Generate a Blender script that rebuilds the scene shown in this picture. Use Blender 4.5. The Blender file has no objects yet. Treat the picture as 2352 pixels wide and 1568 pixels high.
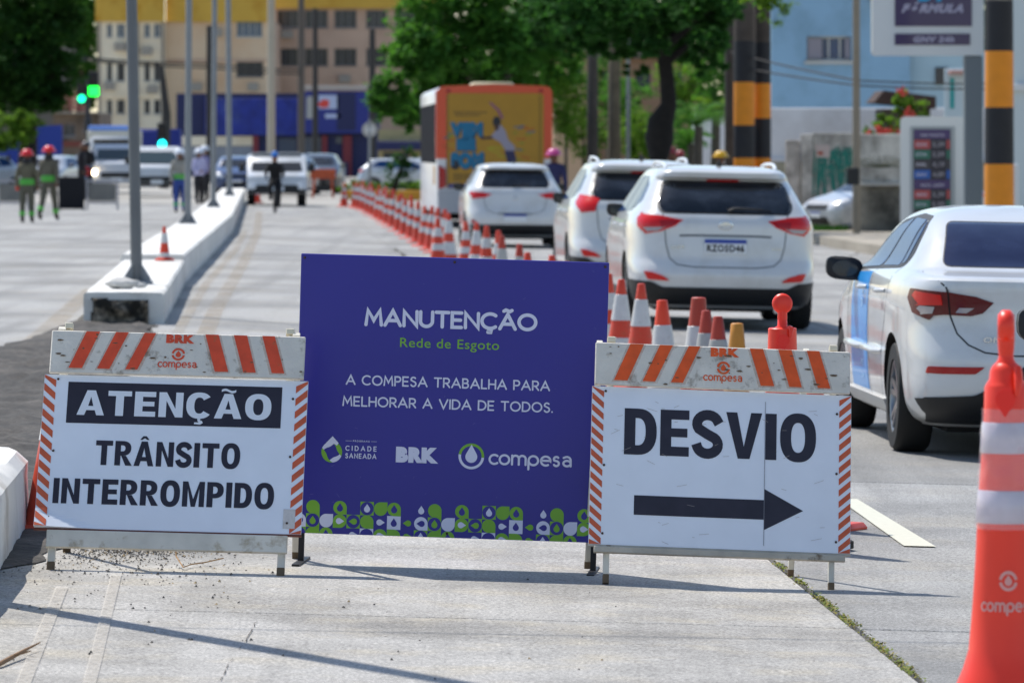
import bpy, bmesh, math, random
from mathutils import Vector, Matrix
from mathutils.bvhtree import BVHTree
R = math.radians
random.seed(7)
scene = bpy.context.scene
COL = scene.collection

# ------------------------------------------------------------------ camera, sky, sun, exposure
F, CU, HV, CH = 11700.0, 1176.0, 340.0, 1.65      # focal length in photo pixels, centre column, horizon row, eye height
cam_d = bpy.data.cameras.new('camera'); cam = bpy.data.objects.new('camera', cam_d); COL.objects.link(cam)
cam.location = (0, 0, CH); cam.rotation_euler = (R(90), 0, 0)
cam_d.sensor_width = 36; cam_d.lens = 36 * F / 2352.0; cam_d.shift_y = -(784 - HV) / 2352.0
cam_d.clip_start = .5; cam_d.clip_end = 6000
cam_d.dof.use_dof = True; cam_d.dof.focus_distance = 19.8; cam_d.dof.aperture_fstop = 8.0
scene.camera = cam
SUN_EL = R(56.6); SUN_V = Vector((-.39, .447, .90)).normalized()
world = bpy.data.worlds.new('World'); scene.world = world; world.use_nodes = True
nt = world.node_tree; bg = nt.nodes['Background']; sky = nt.nodes.new('ShaderNodeTexSky')
sky.sky_type = 'NISHITA'; sky.sun_disc = False; sky.sun_elevation = SUN_EL
sky.sun_rotation = math.atan2(SUN_V.x, SUN_V.y); sky.air_density = 1.0; sky.dust_density = .5
nt.links.new(sky.outputs[0], bg.inputs[0]); bg.inputs[1].default_value = .148
sd = bpy.data.lights.new('sun', 'SUN'); sun = bpy.data.objects.new('sun', sd); COL.objects.link(sun)
sd.energy = 4.3; sd.angle = R(.53); sd.color = (1, .955, .89)
sun.rotation_euler = SUN_V.to_track_quat('Z', 'Y').to_euler(); sun.location = (0, 0, 60)
vs = scene.view_settings; vs.view_transform = 'Standard'; vs.look = 'None'; vs.gamma = 1; vs.use_curve_mapping = False
vs.exposure = .14
scene.render.engine = 'CYCLES'
try:
    scene.cycles.use_denoising = True; scene.cycles.max_bounces = 6
    scene.cycles.diffuse_bounces = 3; scene.cycles.glossy_bounces = 3
    scene.cycles.sample_clamp_indirect = 6
except Exception: pass

# ------------------------------------------------------------------ places
YAW = .048; CF = .026                                # road bends left of the view axis; its fall to the right
def Tof(x, y): return x + YAW * y
def zg(x, y):
    t = Tof(x, y)
    if t < -1.03: return .04
    return -CF * (min(t, 10.8) - 1)
def RD(s, t): return (t - YAW * s, s)               # road frame -> world x, y
def U(u, d): return (u - CU) / F * d
def Z(v, d): return CH - (v - HV) / F * d
def G(u, v, left=False):
    d = 40.0
    for _ in range(12):
        x = U(u, d); z = .04 if left else zg(x, d)
        d = F * (CH - z) / (v - HV)
    return Vector((U(u, d), d, z))

# ------------------------------------------------------------------ materials
def srgb(h):
    h = h.lstrip('#'); o = []
    for i in (0, 2, 4):
        c = int(h[i:i+2], 16) / 255.0
        o.append(c / 12.92 if c <= .04045 else ((c + .055) / 1.055) ** 2.4)
    return tuple(o)
MATS = {}
def M(name, col, rough=.6, metal=0, coat=0, var=0, vs_=4.0, bump=0, bs=60.0, col2=None, cs=3.0, thr=.55, soft=.1, emit=None, spec=.5, world_co=False, trans=0, alpha=1):
    if name in MATS: return MATS[name]
    if isinstance(col, str): col = srgb(col)
    m = bpy.data.materials.new(name); m.use_nodes = True; n = m.node_tree.nodes; l = m.node_tree.links
    b = n['Principled BSDF']; b.inputs['Base Color'].default_value = (*col, 1); b.inputs['Roughness'].default_value = rough
    b.inputs['Metallic'].default_value = metal; b.inputs['Specular IOR Level'].default_value = spec
    if coat: b.inputs['Coat Weight'].default_value = coat; b.inputs['Coat Roughness'].default_value = .06
    if trans: b.inputs['Transmission Weight'].default_value = trans
    if alpha < 1: b.inputs['Alpha'].default_value = alpha
    if emit: b.inputs['Emission Color'].default_value = (*(srgb(emit[0]) if isinstance(emit[0], str) else emit[0]), 1); b.inputs['Emission Strength'].default_value = emit[1]
    if var or col2 or bump:
        if world_co: g = n.new('ShaderNodeNewGeometry'); co = g.outputs['Position']
        else: g = n.new('ShaderNodeTexCoord'); co = g.outputs['Object']
    last = None
    if col2:
        if isinstance(col2, str): col2 = srgb(col2)
        t = n.new('ShaderNodeTexNoise'); t.inputs['Scale'].default_value = cs; t.inputs['Detail'].default_value = 8; t.inputs['Roughness'].default_value = .65
        l.new(co, t.inputs['Vector'])
        r = n.new('ShaderNodeMapRange'); r.inputs[1].default_value = thr - soft; r.inputs[2].default_value = thr + soft
        l.new(t.outputs['Fac'], r.inputs[0])
        mx = n.new('ShaderNodeMix'); mx.data_type = 'RGBA'; mx.inputs[6].default_value = (*col, 1); mx.inputs[7].default_value = (*col2, 1)
        l.new(r.outputs[0], mx.inputs[0]); last = mx.outputs[2]
    if var:
        t = n.new('ShaderNodeTexNoise'); t.inputs['Scale'].default_value = vs_; t.inputs['Detail'].default_value = 6; l.new(co, t.inputs['Vector'])
        r = n.new('ShaderNodeMapRange'); r.inputs[1].default_value = .3; r.inputs[2].default_value = .7; r.inputs[3].default_value = 1 - var; r.inputs[4].default_value = 1 + var
        l.new(t.outputs['Fac'], r.inputs[0])
        mx = n.new('ShaderNodeVectorMath'); mx.operation = 'SCALE'
        if last: l.new(last, mx.inputs[0])
        else: mx.inputs[0].default_value = col
        l.new(r.outputs[0], mx.inputs['Scale']); last = mx.outputs[0]
    if last: l.new(last, b.inputs['Base Color'])
    if bump:
        t = n.new('ShaderNodeTexNoise'); t.inputs['Scale'].default_value = bs; t.inputs['Detail'].default_value = 5; l.new(co, t.inputs['Vector'])
        bp = n.new('ShaderNodeBump'); bp.inputs['Strength'].default_value = bump; bp.inputs['Distance'].default_value = .01
        l.new(t.outputs['Fac'], bp.inputs['Height']); l.new(bp.outputs[0], b.inputs['Normal'])
    MATS[name] = m; return m

def concrete(name, base, dark, warm, speck=.28, dirt_scale=.35, streak=True):
    """cast concrete: broad stains, tyre streaks along the road, fine exposed grit"""
    m = bpy.data.materials.new(name); m.use_nodes = True; n = m.node_tree.nodes; l = m.node_tree.links
    b = n['Principled BSDF']; b.inputs['Roughness'].default_value = .8; b.inputs['Specular IOR Level'].default_value = .35
    g = n.new('ShaderNodeNewGeometry')
    def noise(scale, det=6, vec=None, rough=.6):
        t = n.new('ShaderNodeTexNoise'); t.inputs['Scale'].default_value = scale; t.inputs['Detail'].default_value = det; t.inputs['Roughness'].default_value = rough
        l.new(vec or g.outputs['Position'], t.inputs['Vector']); return t.outputs['Fac']
    def rng(x, a, b_, c=0, d=1):
        r = n.new('ShaderNodeMapRange'); r.inputs[1].default_value = a; r.inputs[2].default_value = b_; r.inputs[3].default_value = c; r.inputs[4].default_value = d
        l.new(x, r.inputs[0]); return r.outputs[0]
    def mix(f, a, b_):
        x = n.new('ShaderNodeMix'); x.data_type = 'RGBA'
        if isinstance(f, float): x.inputs[0].default_value = f
        else: l.new(f, x.inputs[0])
        for k, v in ((6, a), (7, b_)):
            if isinstance(v, tuple): x.inputs[k].default_value = (*v, 1)
            else: l.new(v, x.inputs[k])
        return x.outputs[2]
    c = mix(rng(noise(dirt_scale), .42, .66), base, dark)
    c = mix(rng(noise(dirt_scale * 2.7 + .2), .5, .75, 0, .7), c, warm)
    if streak:
        mp = n.new('ShaderNodeMapping'); mp.inputs['Rotation'].default_value = (0, 0, R(-2.75)); mp.inputs['Scale'].default_value = (2.2, .05, 1)
        l.new(g.outputs['Position'], mp.inputs['Vector'])
        c = mix(rng(noise(1.3, 4, mp.outputs[0]), .48, .7, 0, .6), c, dark)
    sc_ = noise(95, 3, rough=.8); s2 = noise(48, 2)
    f = n.new('ShaderNodeVectorMath'); f.operation = 'SCALE'; l.new(c, f.inputs[0]); l.new(rng(sc_, .36, .64, 1 - speck, 1 + speck), f.inputs['Scale'])
    f2 = n.new('ShaderNodeVectorMath'); f2.operation = 'SCALE'; l.new(f.outputs[0], f2.inputs[0]); l.new(rng(s2, .35, .65, 1 - speck * .35, 1 + speck * .35), f2.inputs['Scale'])
    l.new(f2.outputs[0], b.inputs['Base Color'])
    bp = n.new('ShaderNodeBump'); bp.inputs['Strength'].default_value = .35; bp.inputs['Distance'].default_value = .006
    l.new(noise(90, 4), bp.inputs['Height']); l.new(bp.outputs[0], b.inputs['Normal'])
    MATS[name] = m; return m

def worn_paint(name, col, thr=.5, scale=9, amax=1.0, soft=.06):
    m = M(name, col, rough=.75, var=.12, vs_=20)
    n = m.node_tree.nodes; l = m.node_tree.links; b = n['Principled BSDF']
    g = n.new('ShaderNodeNewGeometry'); t = n.new('ShaderNodeTexNoise'); t.inputs['Scale'].default_value = scale; t.inputs['Detail'].default_value = 8; t.inputs['Roughness'].default_value = .7
    l.new(g.outputs['Position'], t.inputs['Vector'])
    r = n.new('ShaderNodeMapRange'); r.inputs[1].default_value = thr - soft; r.inputs[2].default_value = thr + soft; r.inputs[4].default_value = amax; l.new(t.outputs['Fac'], r.inputs[0])
    l.new(r.outputs[0], b.inputs['Alpha']); return m

# ------------------------------------------------------------------ object helpers
def tag(o, label=None, cat=None, group=None, kind=None):
    if label: o['label'] = label
    if cat: o['category'] = cat
    if group: o['group'] = group
    if kind: o['kind'] = kind
    return o
def empty(name, loc=(0, 0, 0), rot=(0, 0, 0)):
    o = bpy.data.objects.new(name, None); COL.objects.link(o); o.location = loc; o.rotation_euler = rot; o.empty_display_size = .1; return o
def thing(name, label, cat, loc=(0, 0, 0), rz=0, group=None):
    return tag(empty(name, loc, (0, 0, rz)), label, cat, group)
def link(name, me, parent=None, loc=None):
    o = bpy.data.objects.new(name, me); COL.objects.link(o)
    if parent: o.parent = parent
    if loc: o.location = loc
    return o
def dup(o, parent=None):
    c = o.copy(); COL.objects.link(c); c.parent = parent
    for ch in list(o.children): dup(ch, c)
    return c
def place(o, x, y, rz=None, z=None):
    o.location = (x, y, zg(x, y) if z is None else z)
    if rz is not None: o.rotation_euler = (o.rotation_euler[0], o.rotation_euler[1], rz)
    return o

class MB:
    def __init__(s): s.v = []; s.f = []; s.m = []; s.T = None
    def add(s, vs_, fs, mi=0):
        k = len(s.v)
        if s.T is not None: vs_ = [tuple(s.T @ Vector(p)) for p in vs_]
        s.v += [tuple(p) for p in vs_]; s.f += [tuple(i + k for i in f) for f in fs]
        s.m += [mi] * len(fs) if isinstance(mi, int) else list(mi)
    def box(s, x0, x1, y0, y1, z0, z1, mi=0):
        s.add([(x0,y0,z0),(x1,y0,z0),(x1,y1,z0),(x0,y1,z0),(x0,y0,z1),(x1,y0,z1),(x1,y1,z1),(x0,y1,z1)],
              [(3,2,1,0),(4,5,6,7),(0,1,5,4),(1,2,6,5),(2,3,7,6),(3,0,4,7)], mi)
    def bbox(s, x0, x1, y0, y1, z0, z1, b=.004, mi=0):
        """box with chamfered vertical + top edges"""
        def ring(z, i): return [(x0+i,y0,z),(x1-i,y0,z),(x1,y0+i,z),(x1,y1-i,z),(x1-i,y1,z),(x0+i,y1,z),(x0,y1-i,z),(x0,y0+i,z)]
        def ring2(z): return [(x0+b,y0+b,z),(x1-b,y0+b,z),(x1-b,y0+b,z),(x1-b,y1-b,z),(x1-b,y1-b,z),(x0+b,y1-b,z),(x0+b,y1-b,z),(x0+b,y0+b,z)]
        v = ring(z0, b) + ring(z1 - b, b) + ring2(z1)
        f = [tuple(range(7, -1, -1)), tuple(range(16, 24))]
        for r_ in (0, 8):
            for i in range(8): j = (i + 1) % 8; f.append((r_+i, r_+j, r_+8+j, r_+8+i))
        s.add(v, f, mi)
    def bar(s, p, q, w, h=None, mi=0, up=(0, 0, 1)):
        p = Vector(p); q = Vector(q); h = h or w; d = (q - p).normalized(); u = Vector(up)
        if abs(d.dot(u)) > .98: u = Vector((0, 1, 0))
        a = d.cross(u).normalized() * (w / 2); b = a.normalized().cross(d).normalized() * (h / 2)
        s.add([p-a-b, p+a-b, p+a+b, p-a+b, q-a-b, q+a-b, q+a+b, q-a+b],
              [(3,2,1,0),(4,5,6,7),(0,1,5,4),(1,2,6,5),(2,3,7,6),(3,0,4,7)], mi)
    def tube(s, pts, rad, n=10, mi=0, cap=True, sq=1.0):
        pts = [Vector(p) for p in pts]; rad = rad if isinstance(rad, (list, tuple)) else [rad] * len(pts)
        V = []; Fc = []; N = len(pts); prev = None
        for i, p in enumerate(pts):
            d = (pts[min(i+1, N-1)] - pts[max(i-1, 0)]).normalized()
            if prev is None:
                a = d.cross(Vector((0, 0, 1)))
                if a.length < .05: a = d.cross(Vector((0, 1, 0)))
            else: a = prev - d * prev.dot(d)
            a.normalize(); prev = a; b = d.cross(a)
            for k in range(n):
                t = 2 * math.pi * k / n; V.append(p + a * (math.cos(t) * rad[i]) + b * (math.sin(t) * rad[i] * sq))
        for i in range(N - 1):
            for k in range(n): j = (k + 1) % n; Fc.append((i*n+k, i*n+j, (i+1)*n+j, (i+1)*n+k))
        if cap: Fc.append(tuple(range(n-1, -1, -1))); Fc.append(tuple(range((N-1)*n, N*n)))
        s.add(V, Fc, mi)
    def lathe(s, prof, n=24, mi=0, axis='z', c=(0, 0, 0), close=True):
        V = []; Fc = []; mm = []
        for r_, z_ in prof:
            for k in range(n):
                t = 2 * math.pi * k / n; a, b = r_ * math.cos(t), r_ * math.sin(t)
                if axis == 'z': V.append((c[0]+a, c[1]+b, c[2]+z_))
                elif axis == 'x': V.append((c[0]+z_, c[1]+a, c[2]+b))
                else: V.append((c[0]+a, c[1]+z_, c[2]+b))
        for i in range(len(prof) - 1):
            for k in range(n):
                j = (k + 1) % n; Fc.append((i*n+k, i*n+j, (i+1)*n+j, (i+1)*n+k)); mm.append(mi if isinstance(mi, int) else mi[i])
        if close:
            Fc.append(tuple(range(n-1, -1, -1))); mm.append(mi if isinstance(mi, int) else mi[0])
            Fc.append(tuple(range((len(prof)-1)*n, len(prof)*n))); mm.append(mi if isinstance(mi, int) else mi[-1])
        s.add(V, Fc, mm)
    def prism(s, poly, y0, y1, mi=0, plane='xz'):
        """2D outline extruded; poly counter-clockwise"""
        n = len(poly)
        if plane == 'xz': V = [(a, y0, b) for a, b in poly] + [(a, y1, b) for a, b in poly]
        elif plane == 'yz': V = [(y0, a, b) for a, b in poly] + [(y1, a, b) for a, b in poly]
        else: V = [(a, b, y0) for a, b in poly] + [(a, b, y1) for a, b in poly]
        Fc = [tuple(range(n)), tuple(range(2*n-1, n-1, -1))]
        for i in range(n): j = (i + 1) % n; Fc.append((j, i, n+i, n+j))
        s.add(V, Fc, mi)
    def ball(s, c, r, mi=0, n=12, m=8, sc=(1, 1, 1)):
        V = []; Fc = []
        for i in range(1, m):
            t = math.pi * i / m
            for k in range(n):
                p = 2 * math.pi * k / n; V.append((c[0]+r*sc[0]*math.sin(t)*math.cos(p), c[1]+r*sc[1]*math.sin(t)*math.sin(p), c[2]+r*sc[2]*math.cos(t)))
        V += [(c[0], c[1], c[2]+r*sc[2]), (c[0], c[1], c[2]-r*sc[2])]; a, b = len(V)-2, len(V)-1
        for i in range(m - 2):
            for k in range(n): j = (k+1) % n; Fc.append((i*n+k, (i+1)*n+k, (i+1)*n+j, i*n+j))
        for k in range(n): j = (k+1) % n; Fc.append((a, k, j)); Fc.append((b, (m-2)*n+j, (m-2)*n+k))
        s.add(V, Fc, mi)
    def mesh(s, name, mats, smooth=None):
        me = bpy.data.meshes.new(name); me.from_pydata(s.v, [], s.f)
        for m in (mats if isinstance(mats, (list, tuple)) else [mats]): me.materials.append(m)
        me.polygons.foreach_set('material_index', s.m); me.validate(); 
        bm = bmesh.new(); bm.from_mesh(me); bmesh.ops.recalc_face_normals(bm, faces=bm.faces); bm.to_mesh(me); bm.free()
        if smooth is not None:
            me.polygons.foreach_set('use_smooth', [True] * len(me.polygons))
            me.set_sharp_from_angle(angle=R(smooth))
        me.update(); return me
    def build(s, name, mats, parent=None, smooth=None, loc=None): return link(name, s.mesh(name, mats, smooth), parent, loc)

def arc(cx, cy, r, a0, a1, n=14, ry=None):
    ry = ry or r
    return [(cx + r * math.cos(R(a0 + (a1 - a0) * i / n)), cy + ry * math.sin(R(a0 + (a1 - a0) * i / n))) for i in range(n + 1)]
def rounded(poly, r, n=4):
    out = []; N = len(poly)
    for i in range(N):
        p0, p1, p2 = Vector(poly[i-1]), Vector(poly[i]), Vector(poly[(i+1) % N])
        a = (p0 - p1); b = (p2 - p1); rr = min(r, a.length * .45, b.length * .45); a = p1 + a.normalized() * rr; b = p1 + b.normalized() * rr
        for k in range(n + 1):
            t = k / n; out.append(tuple(a * (1-t)**2 + p1 * (2*t*(1-t)) + b * t * t))
    return out

# ------------------------------------------------------------------ lettering
_cap = {}
def bold_text(txt, w, cap, bold=.03, x=0, z=0, y=0, align='l', shear=0, sx=None):
    """filled lettering in the xz plane, cap height `cap`, whole width `w`, lower left at x, z"""
    def tm(t, b):
        c = bpy.data.curves.new('t', 'FONT'); c.body = t; c.offset = b; c.resolution_u = 4; c.shear = shear
        c.space_character = 1.06 + b * 1.2
        o = bpy.data.objects.new('t', c); COL.objects.link(o); bpy.context.view_layer.update()
        e = o.evaluated_get(bpy.context.evaluated_depsgraph_get()); me = e.to_mesh()
        v = [tuple(p.co) for p in me.vertices]; f = [tuple(p.vertices) for p in me.polygons]
        e.to_mesh_clear(); bpy.data.objects.remove(o); bpy.data.curves.remove(c); return v, f
    if bold not in _cap:
        v, _ = tm('E', bold); _cap[bold] = (min(p[1] for p in v), max(p[1] for p in v))
    z0, z1 = _cap[bold]; v, f = tm(txt, bold)
    x0 = min(p[0] for p in v); x1 = max(p[0] for p in v); s = cap / (z1 - z0); k = (w / (x1 - x0)) if w else s * .9
    return [(x + (p[0] - x0) * k, y, z + (p[1] - z0) * s) for p in v], f

A_ = arc
GL = {  # stroke alphabet, cap height 1: (advance width, strokes)
 'A': (.92, [[(.0,0),(.46,1),(.92,0)], [(.17,.33),(.75,.33)]]),
 'B': (.62, [[(0,0),(0,1),(.3,1)]+A_(.3,.76,.24,90,-90)+[(.3,.52),(0,.52)], [(.3,.52)]+A_(.34,.26,.26,90,-90)+[(0,0)]]),
 'C': (.86, [A_(.5,.5,.5,50,310,22)]),
 'D': (.78, [[(0,0),(0,1),(.28,1)]+A_(.28,.5,.5,90,-90,18)+[(.28,0),(0,0)]]),
 'E': (.58, [[(.56,1),(0,1),(0,0),(.56,0)], [(0,.5),(.5,.5)]]),
 'F': (.55, [[(.55,1),(0,1),(0,0)], [(0,.48),(.48,.48)]]),
 'G': (.9, [A_(.5,.5,.5,50,360,22)+[(1.0,.5),(.6,.5)]]),
 'H': (.72, [[(0,0),(0,1)], [(.72,0),(.72,1)], [(0,.5),(.72,.5)]]),
 'I': (.0, [[(0,0),(0,1)]]),
 'K': (.66, [[(0,0),(0,1)], [(.62,1),(.02,.45)], [(.2,.6),(.66,0)]]),
 'L': (.52, [[(0,1),(0,0),(.52,0)]]),
 'M': (.92, [[(0,0),(.1,1),(.46,.3),(.82,1),(.92,0)]]),
 'N': (.76, [[(0,0),(0,1),(.76,0),(.76,1)]]),
 'O': (1.0, [A_(.5,.5,.5,0,360,30)]),
 'P': (.6, [[(0,0),(0,1),(.3,1)]+A_(.32,.72,.28,90,-90)+[(.3,.44),(0,.44)]]),
 'R': (.64, [[(0,0),(0,1),(.3,1)]+A_(.32,.72,.28,90,-90)+[(.3,.44),(0,.44)], [(.3,.44),(.64,0)]]),
 'S': (.6, [A_(.3,.75,.25,35,200,12)+A_(.3,.25,.27,80,-155,16)]),
 'T': (.74, [[(0,1),(.74,1)], [(.37,1),(.37,0)]]),
 'U': (.72, [[(0,1),(0,.36)]+A_(.36,.36,.36,180,360,16)+[(.72,1)]]),
 'V': (.86, [[(0,1),(.43,0),(.86,1)]]),
 '.': (.0, [[(0,0),(0,.02)]]), ' ': (.3, []),
 'c': (.5, [A_(.33,.33,.33,50,310,18)]), 'o': (.66, [A_(.33,.33,.33,0,360,22)]),
 'm': (.94, [[(0,0),(0,.66)], [(0,.4)]+A_(.235,.42,.235,180,0,12)+[(.47,0)], [(.47,.4)]+A_(.705,.42,.235,180,0,12)+[(.94,0)]]),
 'p': (.66, [A_(.33,.33,.33,0,360,22), [(0,.33),(0,-.32)]]),
 'e': (.64, [[(.02,.35),(.65,.35)]+A_(.33,.33,.33,0,300,20)]),
 's': (.44, [A_(.22,.49,.17,40,215,10,)+A_(.22,.17,.18,70,-150,12)]),
 'a': (.62, [[(.08,.6)]+A_(.31,.42,.26,110,0,8)+[(.58,0)], A_(.32,.2,.25,20,340,16,.2)]),
 'd': (.66, [A_(.33,.33,.33,0,360,22), [(.66,.33),(.66,1.02)]]),
 'g': (.66, [A_(.33,.33,.33,0,360,22), [(.66,.6),(.66,-.05)]+A_(.36,-.05,.3,0,-150,12)]),
 't': (.36, [[(.14,.9),(.14,.2)]+A_(.3,.18,.16,180,280,8), [(0,.66),(.36,.66)]]),
 'r': (.36, [[(0,0),(0,.66)]]),
}
GL['Ç'] = (GL['C'][0], GL['C'][1] + [[(.5,0),(.44,-.12),(.56,-.16),(.54,-.27),(.38,-.27)]])
GL['Ã'] = (GL['A'][0], GL['A'][1] + [[(.22,1.22),(.34,1.3),(.46,1.25),(.58,1.2),(.7,1.28)]])
def ribbon(mb, pts, w, y, mi, cap=True, n=6):
    P = [Vector(p) for p in pts]; Q = [P[0]]
    for p in P[1:]:
        if (p - Q[-1]).length > 1e-5: Q.append(p)
    P = Q; N = len(P)
    closed = N > 3 and (P[0] - P[-1]).length < 1e-4
    h = w / 2
    for i in range(N - 1):   # every stroke piece a quad, each joint a fan; heights step so no two faces coincide
        d = (P[i+1] - P[i]).normalized(); nrm = Vector((-d.y, d.x)) * h
        if N == 2 or (i > 0 and d.angle((P[i] - P[i-1]), 0) > .5): pass
    L = []; Rr = []
    for i in range(N):
        if closed: a = P[i-1] if i else P[-2]; b = P[(i+1) % N] if i < N-1 else P[1]
        else: a = P[max(i-1, 0)]; b = P[min(i+1, N-1)]
        d0 = (P[i] - a); d1 = (b - P[i])
        if d0.length < 1e-6: d0 = d1
        if d1.length < 1e-6: d1 = d0
        d0 = d0.normalized(); d1 = d1.normalized(); n0 = Vector((-d0.y, d0.x)); n1 = Vector((-d1.y, d1.x))
        m_ = (n0 + n1)
        m_ = m_.normalized() if m_.length > .1 else n0
        k = h / max(.45, m_.dot(n0)); L.append(P[i] + m_ * k); Rr.append(P[i] - m_ * k)
    V = [(p.x, y, p.y) for p in L] + [(p.x, y, p.y) for p in Rr]
    Fc = [(i, i+1, N+i+1, N+i) for i in range(N-1)]
    if cap and not closed:
        for e, d in ((0, (P[0]-P[1]).normalized()), (N-1, (P[-1]-P[-2]).normalized())):
            a0 = math.atan2(d.y, d.x); k = len(V)
            V += [(P[e].x + h*math.cos(a0-math.pi/2+math.pi*j/n), y, P[e].y + h*math.sin(a0-math.pi/2+math.pi*j/n)) for j in range(n+1)]
            Fc.append(tuple(range(k, k+n+1)))
    mb.add(V, Fc, mi)
def stroke_text(mb, txt, x, z, w, cap, sw, y, mi, gap=.26):
    adv = 0; items = []
    for ch in txt:
        a, st = GL[ch]; items.append((adv, st)); adv += a + gap
    tot = adv - gap; k = (w - sw) / tot; c = cap - sw; x += sw / 2; z += sw / 2; q = 0
    for o, st in items:
        for s_ in st:
            ribbon(mb, [(x + (o + p[0]) * k, z + p[1] * c) for p in s_], sw, y - .0002 * (q % 3), mi); q += 1
def drop(cx, cz, r, ang=90, tip=1.9, n=14):
    """drop outline, its tip towards ang"""
    a = math.degrees(math.acos(1 / tip)); out = [(cx + r*tip*math.cos(R(ang)), cz + r*tip*math.sin(R(ang)))]
    return out + arc(cx, cz, r, ang + a, ang + 360 - a, n)

def bold_glyph(ch):
    """heavy grotesque letters, cap height 1: (width, [polygons]); no two pieces overlap"""
    s, h = .245, .205
    def strip(o, i): return [[o[k], o[k+1], i[k+1], i[k]] for k in range(len(o)-1)]
    def rect(a, b, c, d): return [(a, b), (c, b), (c, d), (a, d)]
    def sup(cx, cy, rx, ry, a0, a1, n=16, p=2.35):
        out = []
        for k in range(n+1):
            a = R(a0+(a1-a0)*k/n); c, s_ = math.cos(a), math.sin(a)
            out.append((cx+rx*math.copysign(abs(c)**(2/p), c), cy+ry*math.copysign(abs(s_)**(2/p), s_)))
        return out
    if ch == 'I': return s, [rect(0, 0, s, 1)]
    if ch == 'T': w = .72; return w, [rect(0, 1-h, w, 1), rect(w/2-s/2, 0, w/2+s/2, 1-h)]
    if ch == 'E': w = .64; return w, [rect(0, 0, s, 1), rect(s, 1-h, w, 1), rect(s, 0, w, h), rect(s, .5-h*.42, w*.94, .5+h*.5)]
    if ch == 'N': w = .74; return w, [rect(0, 0, s*.93, 1), rect(w-s*.93, 0, w, 1), [(s*.93, 1), (s*.93, .66), (w-s*.93, 0), (w-s*.93, .34)]]
    if ch == 'M': w = .9; c = w/2; e = s*.88; return w, [rect(0, 0, e, 1), rect(w-e, 0, w, 1), [(e, 1), (e, .72), (c-.085, 0), (c, 0), (c, .30)], [(c, .30), (c, 0), (c+.085, 0), (w-e, .72), (w-e, 1)]]
    if ch == 'V': w = .8; c = w/2; return w, [[(0, 1), (c-.13, 0), (c, 0), (c, .26), (.245, 1)], [(c, .26), (c, 0), (c+.13, 0), (w, 1), (w-.245, 1)]]
    if ch in 'AÃÂ':
        w = .84; c = w/2; P_ = [[(0, 0), (.235, 0), (.235+.062, .2), (c-.085, .56+.0), (c, .76), (c, 1), (c-.135, 1)], [(w, 0), (w-.135-(c-.135)*0, 0)]]
        L = [(0, 0), (.235, 0), (.292, .2), (.34, .37), (c, .74), (c, 1), (c-.13, 1)]
        Rr = [(w-p[0], p[1]) for p in L][::-1]
        P_ = [L, Rr, [(.292, .2), (w-.292, .2), (w-.34, .37), (.34, .37)]]
        if ch == 'Ã':
            up = [(c-.22+.44*k/12, 1.17+.045*math.sin(2*math.pi*k/12)) for k in range(13)]; lo = [(p[0], p[1]-.095) for p in up]; P_ += strip(up, lo)
        if ch == 'Â': P_ += [[(c-.2, 1.07), (c-.07, 1.22), (c, 1.22), (c, 1.14), (c-.1, 1.07)], [(c, 1.14), (c, 1.22), (c+.07, 1.22), (c+.2, 1.07), (c+.1, 1.07)]]
        return w, P_
    if ch in 'DPR':
        w = {'D': .72, 'P': .68, 'R': .72}[ch]; y0 = {'D': 0, 'P': .36, 'R': .40}[ch]; cy = (1+y0)/2; ry = (1-y0)/2; x0 = w*.42; wo = w if ch != 'R' else w*.95
        o = [(s, 1)] + sup(x0, cy, wo-x0, ry, 90, -90, 18) + [(s, y0)]; hh = h if ch == 'D' else h*.86
        i = [(s, 1-hh)] + sup(x0, cy, wo-x0-s, ry-hh, 90, -90, 18) + [(s, y0+hh)]
        P_ = [rect(0, 0, s, 1)] + strip(o, i)
        if ch == 'R': P_.append([(s+.03, y0-.0005), (w-.25, 0), (w+.03, 0), (w*.66, y0-.0005)])
        return w, P_
    if ch == 'O':
        w = .80; o = sup(w/2, .5, w/2, .53, 0, 360, 44); i = sup(w/2, .5, w/2-s, .53-h, 0, 360, 44); return w, strip(o, i)
    if ch in 'CÇ':
        w = .76; o = sup(.4, .5, .4, .53, 38, 322, 34); i = sup(.4, .5, .4-s, .53-h, 38, 322, 34); P_ = strip(o, i)
        if ch == 'Ç': P_ += [rect(.36, -.10, .45, -.031), [(.26, -.25), (.45, -.27), (.53, -.2), (.5, -.11), (.36, -.1), (.40, -.18), (.27, -.18)]]
        return w, P_
    if ch == 'S':
        w = .66; c = [(.585,.735)]+[(.33+.235*math.cos(R(a)), .725+.195*math.sin(R(a))) for a in range(20, 230, 15)]+[(.33,.5)]+[(.33+.235*math.cos(R(a)), .275+.195*math.sin(R(a))) for a in range(50, -165, -15)]+[(.08,.29)]
        return w, ('ribbon', c, .22)
    return .3, []
def heavy_text(mb, txt, x, z, w, cap, y, mi, gap=.10):
    adv = 0; it = []
    for ch in txt: g_ = bold_glyph(ch); it.append((adv, g_[1])); adv += g_[0] + gap
    k = w/(adv-gap)
    for o, P_ in it:
        if isinstance(P_, tuple):
            t = MB(); ribbon(t, P_[1], P_[2], 0, 0, cap=False)
            mb.add([(x+(o+p[0])*k, y, z+p[2]*cap) for p in t.v], t.f, mi)
        else:
            for q in P_: mb.add([(x+(o+p[0])*k, y, z+p[1]*cap) for p in q], [tuple(range(len(q)))], mi)
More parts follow.
